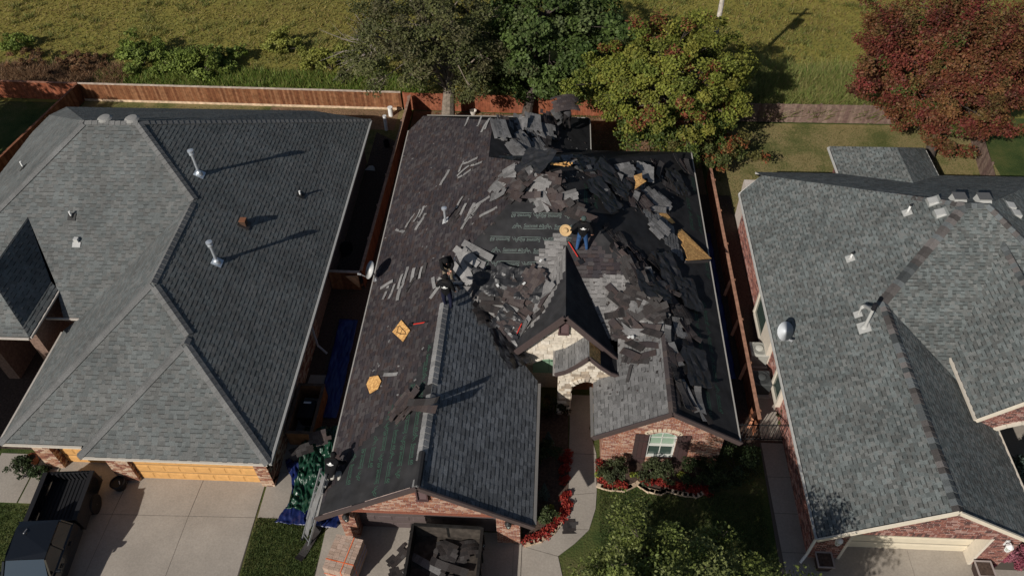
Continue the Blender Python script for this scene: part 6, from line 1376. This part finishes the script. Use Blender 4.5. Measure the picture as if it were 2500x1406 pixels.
FL = [('pale', 'among the pale strips by the vent pipe', [(1100, 540, -55, 'dark'), (1115, 525, -50, 'dark'), (1130, 515, -60, 0), (1143, 530, -55, 0), (1150, 515, -60, 0), (1157, 520, -58, 0), (1163, 512, -55, 0), (1170, 498, -35, 0), (1190, 520, -30, 0), (1135, 548, -60, 0), (1122, 497, -60, 0), (1108, 545, -52, 'dark')]),
      ('pale', 'in the small fan on the dark left slope', [(975, 563, 20, 0), (992, 553, -70, 'brown'), (998, 545, -60, 0), (1010, 540, -65, 'brown'), (1018, 530, -65, 0), (1030, 520, -68, 0), (1026, 545, -60, 0)]),
      ('pale', 'in the row of strips near the satellite dish', [(942, 697, -28, 0), (950, 707, -20, 'dark'), (942, 718, -70, 0), (955, 717, -65, 0), (975, 715, -80, 0), (985, 690, -70, 0), (978, 690, -72, 0), (990, 675, -75, 0), (1008, 675, -75, 0), (1028, 668, -75, 0), (1000, 700, -60, 'dark'), (1018, 672, -75, 'dark'), (1036, 664, -75, 'dark')]),
      ('pale', 'in the twisted clump high on the left slope', [(1145, 395, -20, 0), (1150, 402, -18, 'dark'), (1130, 420, -40, 0), (1125, 412, -70, 0), (1160, 402, -15, 0), (1130, 428, -30, 0)]),
      ('pale', 'fallen along the rear edge of the left slope', [(1140, 300, -70, 0), (1170, 300, -65, 0), (1190, 305, -65, 0), (1183, 312, -60, 0), (1215, 322, -30, 0)]),
      ('pale', 'at the feet of the ridge workers', [(1110, 692, 0, 0), (1060, 690, 80, 0), (1062, 715, -50, 0), (1152, 622, 45, 0), (1162, 632, 50, 0), (1125, 618, -20, 0)])]
for tn, where, lst in FL:
    for px, py, th, t2 in lst: lay(px, py, th, 'flat', t2 or tn, '%s narrow shingle strip %s' % (t2 or tn, where), '%s strips %s' % (t2 or tn, where), .03, random.uniform(-.05, .05), scale=random.uniform(.85, 1.15))
lay(1085, 437, -62, 'flat', 'pale', 'single pale strip alone on the upper dark left slope', None)
lay(953, 915, -5, 'flat', 'pale', 'single pale strip beside the lower loose board', None)
lay(945, 910, -5, 'flat', 'dark', 'dark strip just above the single pale strip by the board', None)
for i, (dx, dy) in enumerate(((0, 0), (8, -6), (14, -12), (-6, 6), (20, -14))):
    lay(985+dx, 1000+dy, -50, 'big' if i < 2 else 'strip', 'brown', 'brown shingle strip in the stacked bundle beside the garage ridge', 'stacked bundle beside the garage ridge', .05+.035*i)
lay(1048, 985, -8, 'strip', 'dark', 'dark strip bent over the garage ridge', None, .12); lay(1040, 1000, 5, 'strip', 'brown', 'brown strip bent over the garage ridge below the dark one', None, .1)
for px, py in ((1280, 695), (1545, 833), (1553, 833), (1320, 640), (1216, 700)):
    h = hit(px, py, FB); mb = MB(); n = h[2]; mb.box((0, 0, 0), (.14, .09, .02), Matrix.Rotation(random.random()*3, 3, 'Z'), (.75, .75, .72)); o = mb.build('paper_scrap', M_PAINT, local=True); o.location = h[1]+n*.3; tag(o, 'small white paper scrap lying on the torn shingle heaps', 'scrap', 'white scraps on the heaps')
# small crumbs
mb = MB()
for P, n in (([(900, 700), (1000, 330), (1200, 400), (1230, 520), (1080, 690), (1010, 1000), (870, 900)], 160), ([(1170, 690), (1620, 650), (1700, 950), (1540, 900), (1250, 860)], 260), ([(1200, 300), (1680, 400), (1640, 540), (1250, 480)], 240), ([(1450, 860), (1590, 860), (1600, 1010), (1450, 1040)], 25), ([(1080, 800), (1290, 900), (1280, 1240), (1060, 1180)], 16)):
    for i in range(n):
        x, y = rand_in(P); h = hit(x, y, FB)
        if h and h[3] not in ('er', 'el', 'gright'): s = random.uniform(.03, .12); mb.box(h[1]+h[2]*.016, (s, s*.6, .01), frame(h[2], random.random()*6), random.choice(TP['dark']+TP['grey']+TP['brown']))
tag(mb.build('shingle_debris', M_SH, kind='stuff'), 'scattered shingle crumbs over the stripped roof', None)
# crumpled pieces of torn black felt
import mathutils.noise as mnz
M_TFELT = mat('torn_felt', (.02, .02, .022), .42, noise=.3, nscale=5, spec=.4)
FELTS = []
for s_ in range(5):
    vs = []; fs = []; nx_, ny_ = 22, 12
    for j in range(ny_+1):
        for i_ in range(nx_+1):
            x = (i_/nx_-.5)*1.5; y = (j/ny_-.5)*1.0+.1*mnz.noise(Vector((x*2, s_*3.1, 0))); q = Vector((x*1.6+s_*7, y*2.6, s_))
            vs.append((x+.08*mnz.noise(q*2), y+.08*mnz.noise(q*2+Vector((5, 5, 0))), .05+.12*(1-abs(mnz.noise(q))*2)*.6+.05*mnz.noise(q*2.4)+.06*abs(y)))
    for j in range(ny_):
        for i_ in range(nx_): a_ = j*(nx_+1)+i_; fs.append((a_, a_+1, a_+nx_+2, a_+nx_+1))
    me = bpy.data.meshes.new('torn_felt'); me.from_pydata(vs, [], fs); me.materials.append(M_TFELT); me.update(); FELTS.append(me)
for px, py, th, lb in ((1260, 392, 20, 'crumpled black felt below the rear heap'), (1310, 400, 5, 'crumpled black felt along the peak ridge left of the splinters'), (1430, 405, 10, 'crumpled black felt along the ridge right of the splinters'), (1490, 440, 40, 'crumpled black felt near the painted dark hole on the right slope'), (1505, 452, -30, 'black felt scrap round the painted dark hole'), (1630, 665, 60, 'crumpled black felt halfway down the right hip'), (1695, 900, 75, 'crumpled black felt low on the right slope'), (1205, 692, 0, 'torn black felt edge below the printed felt'), (1470, 480, 50, 'glossy black felt sheet on the right slope above the worker in jeans'), (1650, 450, 60, 'glossy black felt sheet near the right end of the ridge'), (1675, 720, 70, 'glossy black felt sheet folded beside the lower right heap'), (1250, 800, 40, 'broad black felt sheet across the left valley'), (1270, 693, 5, 'torn black felt edge at the left of the stone gable'), (1240, 850, 60, 'crumpled black felt at the bottom of the left valley'), (1590, 705, 20, 'black felt curl at the right front ridge end')):
    h = hit(px, py, FB)
    if not h: continue
    h2 = hit(px+6*math.cos(R(th)), py+6*math.sin(R(th)), {h[3]: FB[h[3]]}); n = h[2]; d = (h2[1]-h[1]) if h2 else Vector((1, .2, 0)); d = (d-n*d.dot(n)).normalized()
    M = Matrix((d, n.cross(d), n)).transposed().to_4x4(); o = link('torn_felt', random.choice(FELTS)); o.matrix_basis = Matrix.Translation(h[1]+n*.03) @ M @ Matrix.Scale(random.uniform(.9, 1.35), 4); tag(o, lb, 'torn felt')
# black plate on the deck, painting the darkness of a hole near the right ridge
mb = MB(); h = hit(1500, 447, FB); F = frame(h[2]); mb.hexa([h[1]+F @ V3((.28*math.cos(a)*random.uniform(.7, 1.2), .2*math.sin(a)*random.uniform(.7, 1.2), .012)) for a in [k*.7 for k in range(9)]], [h[1]+F @ V3((.28*math.cos(a)*random.uniform(.7, 1.2), .2*math.sin(a)*random.uniform(.7, 1.2), .02)) for a in [k*.7 for k in range(9)]]); mb.build('painted_hole', M_BLACK, roofB)
q_ = atz(1155, 277, .1); small('white_pot', 'small white pot on the leafy soil behind the roof', 'pot', (q_.x, q_.y, 0), [('pot_body', lambda m: m.lathe((0, 0, 0), [(.14, 0), (.2, .2), (.22, .3), (.17, .3), (.13, .1)], 14, col=(.6, .56, .5)), M_PAINT)])
q_ = atz(1293, 281, .1); small('hose_ring', 'yellow garden hose ring on the soil behind the rear heap', 'hose', (q_.x, q_.y, .04), [('ring', lambda m: m.tube([(.45*math.cos(a*.314), .4*math.sin(a*.314), 0) for a in range(21)], .025, 6, (.4, .3, .06)), M_PAINT)])
# loose boards and shovel
bd = patch('loose_board', 'square orange strand board with a black scrawl lying on the left slope', [(982, 783), (1003, 808), (986, 836), (960, 812)], FB, None, .06, M_OSB, .02, 'board')
F = hit(982, 808, FB); mb = MB()
def on(px, py, l=.063): h = hit(px, py, FB); return h[1]+h[2]*l
for pts in (((968, 800), (978, 798), (992, 812)), ((970, 812), (982, 818), (994, 818)), ((975, 799), (972, 812)), ((985, 805), (980, 818)), ((992, 812), (994, 818))):
    mb.tube([on(*p) for p in pts], .012, 4, (.03, .015, .01))
mb.build('painted_scrawl', M_PAINT, bd)
patch('loose_board', 'ragged ended orange strand board lower on the left slope', [(905, 922), (925, 918), (933, 932), (925, 950), (905, 962), (897, 940)], FB, None, .06, M_OSB, .02, 'board')
def shovel(label, a, b, lift=.09, blade=True):
    p = on(*a, lift); q = on(*b, lift); t = thing('roof_shovel', label, 'shovel', tuple(p)); d = (q-p)
    mb = MB(); mb.tube([(0, 0, 0), d*.75], .022, 7, (.55, .03, .02)); mb.build('handle', M_PAINT, t, local=True)
    mb = MB(); mb.tube([d*.75, d*.92], .018, 6, (.03, .03, .03)); mb.build('shaft', M_PAINT, t, local=True)
    mb = MB(); mb.tube([d*-.02+V3((-.06, -.05, .02)), d*-.07, d*-.02+V3((.06, .05, .02))], .015, 5, (.03, .03, .03)); mb.build('grip', M_PAINT, t, local=True)
    s_ = d.cross(V3((0, 0, 1))).normalized()*.11; mb = MB(); mb.hexa([d*.9-s_, d*.9+s_, d*1.1+s_, d*1.1-s_], [d*.9-s_+V3((0, 0, .015)), d*.9+s_+V3((0, 0, .015)), d*1.1+s_+V3((0, 0, .01)), d*1.1-s_+V3((0, 0, .01))], (.04, .04, .045)); mb.build('blade', M_METAL, t, local=True)
shovel('red handled roofing shovel beside the scrawled board', (1042, 790), (1004, 796))
shovel('red handled roofing shovel leaning on the ridge by the worker in jeans', (1388, 592), (1418, 640))
shovel('red handled tool lying by the left rake of the stone gable', (1283, 795), (1268, 828), .2)
# shingles in and round the trailer
class _G: pass
def lay_world(loc, rz, kind, tone, label, group=None, tilt=0.0, roll=0.0, sc_=1.0):
    o = link('torn_shingle', lib(kind, tone)); o.matrix_basis = Matrix.Translation(loc) @ Matrix.Rotation(rz, 4, 'Z') @ Matrix.Rotation(tilt, 4, 'X') @ Matrix.Rotation(roll, 4, 'Y') @ Matrix.Scale(sc_, 4); return tag(o, label, 'torn shingle', group)
for i in range(20):
    lay_world((random.uniform(-4.2, -2.4), random.uniform(8.8, 11.9), random.uniform(.6, .74)), random.uniform(-.5, .5), random.choice(('mat', 'strip', 'strip', 'big')), random.choice(('dark', 'dark', 'brown', 'dark', 'dark', 'grey')), 'torn shingle piece in the load of the black trailer', 'shingle load in the trailer', random.uniform(-.12, .12), random.uniform(-.12, .12))
lay_world((.95, 13.12, .05), .12, 'mat', 'dark', 'dark shingle mat lying on the curved path', None, 0, 0, .75); o = lay_world((-5.15, 11.7, .06), .9, 'mat', 'dark', 'dark shingle mat on the driveway between pallet and trailer'); lay_world((-4.95, 11.2, .05), .4, 'mat', 'dark', 'second dark shingle mat against the trailer side')
lay_world((-9.3, 15.35, .95), .5, 'mat', 'dark', 'shingle mat sliding on the top of the green tarp', None, .3); lay_world((-8.7, 15.7, 1.25), .3, 'mat', 'brown', 'brown shingle mat on the green tarp under the eave', None, .35)
lay_world((-8.45, 11.95, .06), 1.2, 'strip', 'dark', 'dark shingle strip on the lawn at the ladder foot')

# ================================================================== people
M_SKIN = mat('skin', (.52, .27, .19), .6, noise=.06, nscale=20)
def cloth(name, c): return mat('cloth_'+name, c, .9, noise=.22, nscale=9, bump=.4, bscale=25, spec=.1)
def person(label, base, J, mats, rz=0.0, holds=(0, 0), extra=None, scale=1.0):
    """J: joint positions (x right, y ahead, z up); one skinned surface, materials by nearest limb"""
    names = list(J); E = [('pelvis', 'belly'), ('belly', 'chest'), ('chest', 'neck'), ('neck', 'head'), ('head', 'crown')]
    for s in 'LR': E += [('chest', 'sh'+s), ('sh'+s, 'el'+s), ('el'+s, 'wr'+s), ('wr'+s, 'pa'+s), ('pelvis', 'hip'+s), ('hip'+s, 'kn'+s), ('kn'+s, 'an'+s), ('an'+s, 'to'+s)]
    RAD = dict(pelvis=.18, belly=.18, chest=.205, neck=.065, head=.1, crown=.078, sh=.105, el=.07, wr=.05, pa=.04, hip=.125, kn=.085, an=.06, to=.05)
    me = bpy.data.meshes.new('skeleton'); me.from_pydata([J[n] for n in names], [(names.index(a), names.index(b)) for a, b in E], [])
    o = bpy.data.objects.new('skeleton', me); COL.objects.link(o); sk = o.modifiers.new('skin', 'SKIN'); sk.use_smooth_shade = True
    if not me.skin_vertices: me.skin_vertices.new(name='')
    for i, n in enumerate(names):
        r = RAD.get(n, RAD.get(n[:-1], .06)); me.skin_vertices[0].data[i].radius = (r, r*(.78 if n in ('chest', 'belly', 'pelvis') else 1)); me.skin_vertices[0].data[i].use_root = n == 'pelvis'
    ss = o.modifiers.new('sub', 'SUBSURF'); ss.levels = 2; ss.render_levels = 2
    dg = bpy.context.evaluated_depsgraph_get(); dg.update(); bm = bpy.data.meshes.new_from_object(o.evaluated_get(dg)); bpy.data.objects.remove(o)
    mb = MB(); mb.v = [tuple(v.co) for v in bm.vertices]
    reg = {}
    for a, b in E:
        k = 'torso'
        if b in ('head', 'crown'): k = 'head'
        elif b == 'neck': k = 'neck'
        elif b[:2] in ('sh', 'el', 'wr'): k = 'sleeve'
        elif b[:2] == 'pa': k = 'hand'
        elif b[:2] in ('hi', 'kn', 'an'): k = 'leg'
        elif b[:2] == 'to': k = 'shoe'
        elif a == 'pelvis' and b == 'belly': k = 'torso'
        reg[(a, b)] = k
    order = ['torso', 'sleeve', 'hand', 'leg', 'shoe', 'head', 'neck']; segs = [(np.array(J[a]), np.array(J[b]), order.index(reg[(a, b)]), RAD.get(b, RAD.get(b[:-1], .06))) for a, b in E]
    for p in bm.polygons:
        c = np.array(p.center); best = None
        for a, b, k, r in segs:
            d = b-a; t = min(1, max(0, float((c-a) @ d/max(d @ d, 1e-9)))); dist = np.linalg.norm(c-a-d*t)-r*.6
            if best is None or dist < best[0]: best = (dist, k)
        mb.f.append(tuple(p.vertices)); mb.c.append((1, 1, 1)); mb.m.append(best[1])
    bpy.data.meshes.remove(bm)
    for s, cl in (('L', holds[0]), ('R', holds[1])):       # fingers: four of unequal length and a thumb from the side of the palm
        w_ = Vector(J['wr'+s]); p = Vector(J['pa'+s]); d = (p-w_).normalized(); side = d.cross(Vector((0, 1, 0)) if abs(d.y) < .8 else Vector((0, 0, 1))).normalized(); nrm_ = d.cross(side)*(1 if s == 'L' else -1)
        for k, (o_, ln) in enumerate(((-.03, .065), (-.01, .08), (.01, .075), (.03, .058))):
            q = p+side*o_+d*.01; mb.tube([q, q+d*ln*.5+nrm_*cl*.02, q+d*ln*(1-cl*.5)+nrm_*cl*.05], [.0095, .009, .007], 6, m=2)
        q = p-d*.035+side*.025*(1 if s == 'R' else -1); th_ = side*(1 if s == 'R' else -1); mb.tube([q, q+th_*.03+d*.03, q+th_*.03+d*.065+nrm_*cl*.02], [.012, .010, .008], 6, m=2)
    h = Vector(J['head']); fwd = Vector(J.get('_f', (0, 1, 0)))
    t = thing('person', label, 'person', base, rz); t.scale = (scale,)*3
    mm = [mats['torso'], mats.get('sleeve', mats['torso']), M_SKIN, mats['leg'], mats['shoe'], mats.get('head', M_SKIN), mats.get('neck', M_SKIN)]
    body = mb.build('body', mm, t, local=True, smooth=True)
    return t
STAND = dict(pelvis=(0, 0, .95), belly=(0, .0, 1.1), chest=(0, .01, 1.34), neck=(0, .02, 1.53), head=(0, .04, 1.64), crown=(0, .03, 1.73),
    shL=(-.2, 0, 1.42), elL=(-.29, -.03, 1.14), wrL=(-.31, .05, .92), paL=(-.31, .07, .84), shR=(.2, 0, 1.42), elR=(.29, -.03, 1.14), wrR=(.3, .05, .92), paR=(.3, .07, .84),
    hipL=(-.1, 0, .9), knL=(-.13, .03, .5), anL=(-.15, -.02, .1), toL=(-.17, .14, .05), hipR=(.1, 0, .9), knR=(.13, .03, .5), anR=(.15, -.02, .1), toR=(.17, .14, .05))
M_HOOD = cloth('black', (.010, .010, .011)); M_JEAN = cloth('jeans', (.035, .085, .2)); M_NAVY = cloth('navy', (.014, .016, .035)); M_KHAKI = cloth('khaki', (.2, .165, .12)); M_PALE = cloth('pale', (.4, .38, .34)); M_SHOE = cloth('shoe', (.03, .026, .024)); M_WHITE = mat('white_print', (.78, .78, .76), .8); M_HAIR = mat('dark_hair', (.012, .01, .009), .8, bump=.5, bscale=60)
def back_print(t, c, up_, out, s=1.0):
    c = Vector(c); up_ = Vector(up_).normalized(); out = Vector(out).normalized(); rt_ = up_.cross(out)
    mb = MB()
    def pl(pts): mb.poly([c+rt_*x*s+up_*y*s+out*(.003+.05*abs(x)*-.6) for x, y in pts])
    pl([(-.05, .0), (.05, .0), (.035, .045), (0, .065), (-.035, .045)]); pl([(-.12, -.012), (.12, -.012), (.12, .002), (-.12, .002)]); pl([(-.09, -.03), (.09, -.03), (.09, -.018), (-.09, -.018)]); pl([(-.06, -.05), (.06, -.05), (.06, -.036), (-.06, -.036)])
    mb.build('back_print', M_WHITE, t, local=True)
def cap_(t, c, r, m, name='hood', tiltM=None, sq=1.0):
    mb = MB(); prof = [(r*math.cos(a), r*math.sin(a)*sq) for a in (-.5, -.2, .1, .5, .9, 1.2, 1.45)]; mb.lathe(c, prof, 14, tiltM); mb.build(name, m, t, local=True, smooth=True)
def face(t, h, f):
    h = Vector(h); f = Vector(f).normalized(); r = f.cross(Vector((0, 0, 1))).normalized(); u = r.cross(f)
    mb = MB(); mb.tube([h+f*.09+u*.02, h+f*.118-u*.01], [.012, .017], 6); mb.build('nose', M_SKIN, t, local=True)
    for s in (-1, 1):
        mb = MB(); mb.lathe(h+f*.09+r*s*.033+u*.025, [(.004, -.008), (.011, 0), (.004, .008)], 8, col=(.05, .04, .03)); mb.build('eye', M_PAINT, t, local=True)
        mb = MB(); mb.lathe(h+r*s*.1, [(.012, -.03), (.02, 0), (.012, .03)], 8); mb.build('ear', M_SKIN, t, local=True)
    mb = MB(); mb.tube([h+f*.1-u*.045-r*.022, h+f*.105-u*.047, h+f*.1-u*.045+r*.022], .006, 5, (.3, .1, .08)); mb.build('mouth', M_PAINT, t, local=True)
# worker on the ridge end, back to the viewer
J = dict(STAND); J.update(elL=(-.33, .02, 1.16), wrL=(-.38, .22, 1.05), paL=(-.38, .29, 1.01), wrR=(.3, .1, .94), paR=(.3, .13, .86), head=(.0, .09, 1.63), crown=(0, .08, 1.72), anL=(-.12, .1, .1), toL=(-.14, .26, .08), anR=(.12, -.02, .08), toR=(.14, .14, .06))
h = hit(1094, 752, FB); t = person('worker in black hoodie with white back print standing on the garage ridge end', (h[1].x, h[1].y, h[1].z), J, dict(torso=M_HOOD, leg=M_NAVY, shoe=M_SHOE, head=M_HAIR, neck=M_HOOD), rz=R(-6))
back_print(t, (0, -.175, 1.33), (0, .1, 1), (0, -1, .05)); cap_(t, (0, .085, 1.655), .112, M_HOOD, 'beanie'); face(t, (0, .09, 1.63), (0, 1, -.25))
# hooded worker behind him, hunched over his hands
J = dict(STAND); J.update(belly=(.02, .03, 1.08), chest=(.06, .1, 1.28), neck=(.09, .2, 1.42), head=(.12, .29, 1.46), crown=(.13, .33, 1.53), shL=(-.13, .1, 1.36), shR=(.25, .1, 1.35), elL=(-.17, .24, 1.1), wrL=(.0, .42, 1.02), paL=(.05, .47, .98), elR=(.29, .26, 1.1), wrR=(.16, .42, 1.0), paR=(.12, .48, .97))
h = hit(1098, 690, FB); t = person('hooded worker in black jacket and khaki trousers bending over his hands', (h[1].x-.05, h[1].y+.05, h[1].z), J, dict(torso=M_HOOD, leg=M_KHAKI, shoe=M_SHOE, head=M_HOOD, neck=M_HOOD), rz=R(-150), holds=(.8, .8))
cap_(t, (.12, .27, 1.47), .135, M_HOOD, 'hood', Matrix.Rotation(-.5, 3, 'X')); face(t, (.12, .29, 1.46), (.1, .8, -.6))
mb = MB(); mb.tube([(-.30, .1, 1.3), (-.27, .22, 1.12)], .014, 5); mb.build('sleeve_stripe', M_WHITE, t, local=True)
# worker in jeans with straw hat
J = dict(STAND); J.update(elL=(-.36, -.02, 1.18), wrL=(-.46, .08, 1.0), paL=(-.5, .11, .95), elR=(.34, -.04, 1.16), wrR=(.36, .02, .93), paR=(.36, .04, .85), knL=(-.15, .03, .5), anL=(-.2, -.02, .1), toL=(-.24, .12, .05), knR=(.15, .04, .5), anR=(.19, .0, .1), toR=(.23, .14, .05))
h = hit(1420, 612, FB); tj = person('worker in blue jeans and black hoodie with white back print by the stone gable ridge', tuple(h[1]), J, dict(torso=M_HOOD, leg=M_JEAN, shoe=M_SHOE, head=M_HAIR, neck=M_PALE), rz=R(-2), holds=(.9, .4))
back_print(tj, (0, -.175, 1.33), (0, .1, 1), (0, -1, .05)); cap_(tj, (0, .035, 1.68), .11, cloth('beanie', (.06, .085, .08)), 'beanie'); face(tj, (0, .04, 1.64), (0, 1, -.2))
hm = mat('straw', (.5, .34, .17), .85, noise=.15, nscale=30, bump=.3, bscale=80)
hl = Vector(h[1])+V3((-.66, .12, .98)); th_ = thing('straw_hat', 'tan straw hat held in the hand of the worker in jeans', 'hat', tuple(hl), rot=(R(62), R(-18), 0))
mb = MB(); mb.lathe((0, 0, 0), [(.10, 0), (.15, .0), (.21, .02), (.24, .05), (.235, .06), (.2, .035), (.15, .015), (.1, .012)], 24); mb.build('brim', hm, th_, local=True, smooth=True)
mb = MB(); mb.lathe((0, 0, 0), [(.105, 0), (.1, .06), (.085, .11), (.05, .12), (.02, .105)], 20); mb.build('hat_crown', hm, th_, local=True, smooth=True)
mb = MB(); mb.lathe((0, 0, .005), [(.108, 0), (.106, .028)], 20, col=(.3, .17, .08)); mb.build('hat_band', M_PAINT, th_, local=True)
# worker kneeling at the left eave by the ladder
J = dict(pelvis=(0, 0, .42), belly=(.0, .12, .55), chest=(.0, .32, .7), neck=(.0, .47, .8), head=(.0, .57, .84), crown=(0, .63, .9), shL=(-.2, .36, .74), elL=(-.29, .52, .5), wrL=(-.22, .66, .28), paL=(-.2, .72, .22), shR=(.2, .36, .74), elR=(.3, .5, .5), wrR=(.28, .66, .3), paR=(.27, .72, .24),
    hipL=(-.1, -.02, .38), knL=(-.17, .26, .1), anL=(-.16, -.18, .06), toL=(-.17, -.3, .04), hipR=(.1, -.02, .38), knR=(.22, .3, .22), anR=(.24, .02, .06), toR=(.26, .16, .04))
h = hit(812, 1176, FB); t = person('worker in black hoodie and pale trousers kneeling at the left eave by the ladder', (h[1].x, h[1].y, h[1].z+.03), J, dict(torso=M_HOOD, leg=M_PALE, shoe=M_PALE, head=M_HAIR, neck=M_HOOD), rz=R(-8), holds=(.5, .5))
back_print(t, (0, .2, .82), (0, .75, .55), (0, -.55, .8)); cap_(t, (0, .57, .855), .11, M_HOOD, 'beanie', Matrix.Rotation(-.6, 3, 'X')); face(t, (0, .57, .84), (0, .9, -.5))
# worker at the rear eave carrying a large shingle mat
J = dict(STAND); J.update(belly=(0, .08, 1.06), chest=(0, .26, 1.22), neck=(.0, .4, 1.32), head=(.04, .5, 1.36), crown=(.05, .55, 1.42), shL=(-.2, .28, 1.28), shR=(.2, .28, 1.28), elL=(-.3, .36, 1.1), wrL=(-.25, .44, 1.3), paL=(-.24, .46, 1.38), elR=(.32, .3, 1.08), wrR=(.3, .36, 1.32), paR=(.29, .38, 1.4), knL=(-.12, .16, .48), anL=(-.14, -.04, .1), knR=(.13, .12, .48))
h = hit(1385, 318, FB); bx_ = Vector(h[1]); t = person('stooping worker in grey clothes carrying a shingle mat at the rear eave', tuple(bx_), J, dict(torso=cloth('grey', (.06, .058, .06)), leg=cloth('dark_trousers', (.022, .02, .02)), shoe=M_SHOE, head=M_SKIN, neck=M_SKIN), rz=R(25), holds=(.9, .9))
cap_(t, (.04, .5, 1.39), .108, M_PALE, 'cap', Matrix.Rotation(-.5, 3, 'X')); face(t, (.04, .5, 1.36), (0, .9, -.4))
o = link('torn_shingle', smat(7, 6, TP['brown'], -.42, -.32, .1, 5)); o.matrix_basis = Matrix.Translation(bx_+V3((-.2, .15, 1.62))) @ Matrix.Rotation(R(15), 4, 'Z') @ Matrix.Rotation(R(14), 4, 'X'); tag(o, 'large dark shingle mat carried over the shoulders of the rear worker', 'torn shingle')
o = link('torn_shingle', smat(6, 4, TP['grey'], -.3, -.2, .1, 8)); o.matrix_basis = Matrix.Translation(bx_+V3((-.42, -.05, 1.0))) @ Matrix.Rotation(R(60), 4, 'Z') @ Matrix.Rotation(R(60), 4, 'X'); tag(o, 'grey shingle mat hanging down beside the rear worker', 'torn shingle')
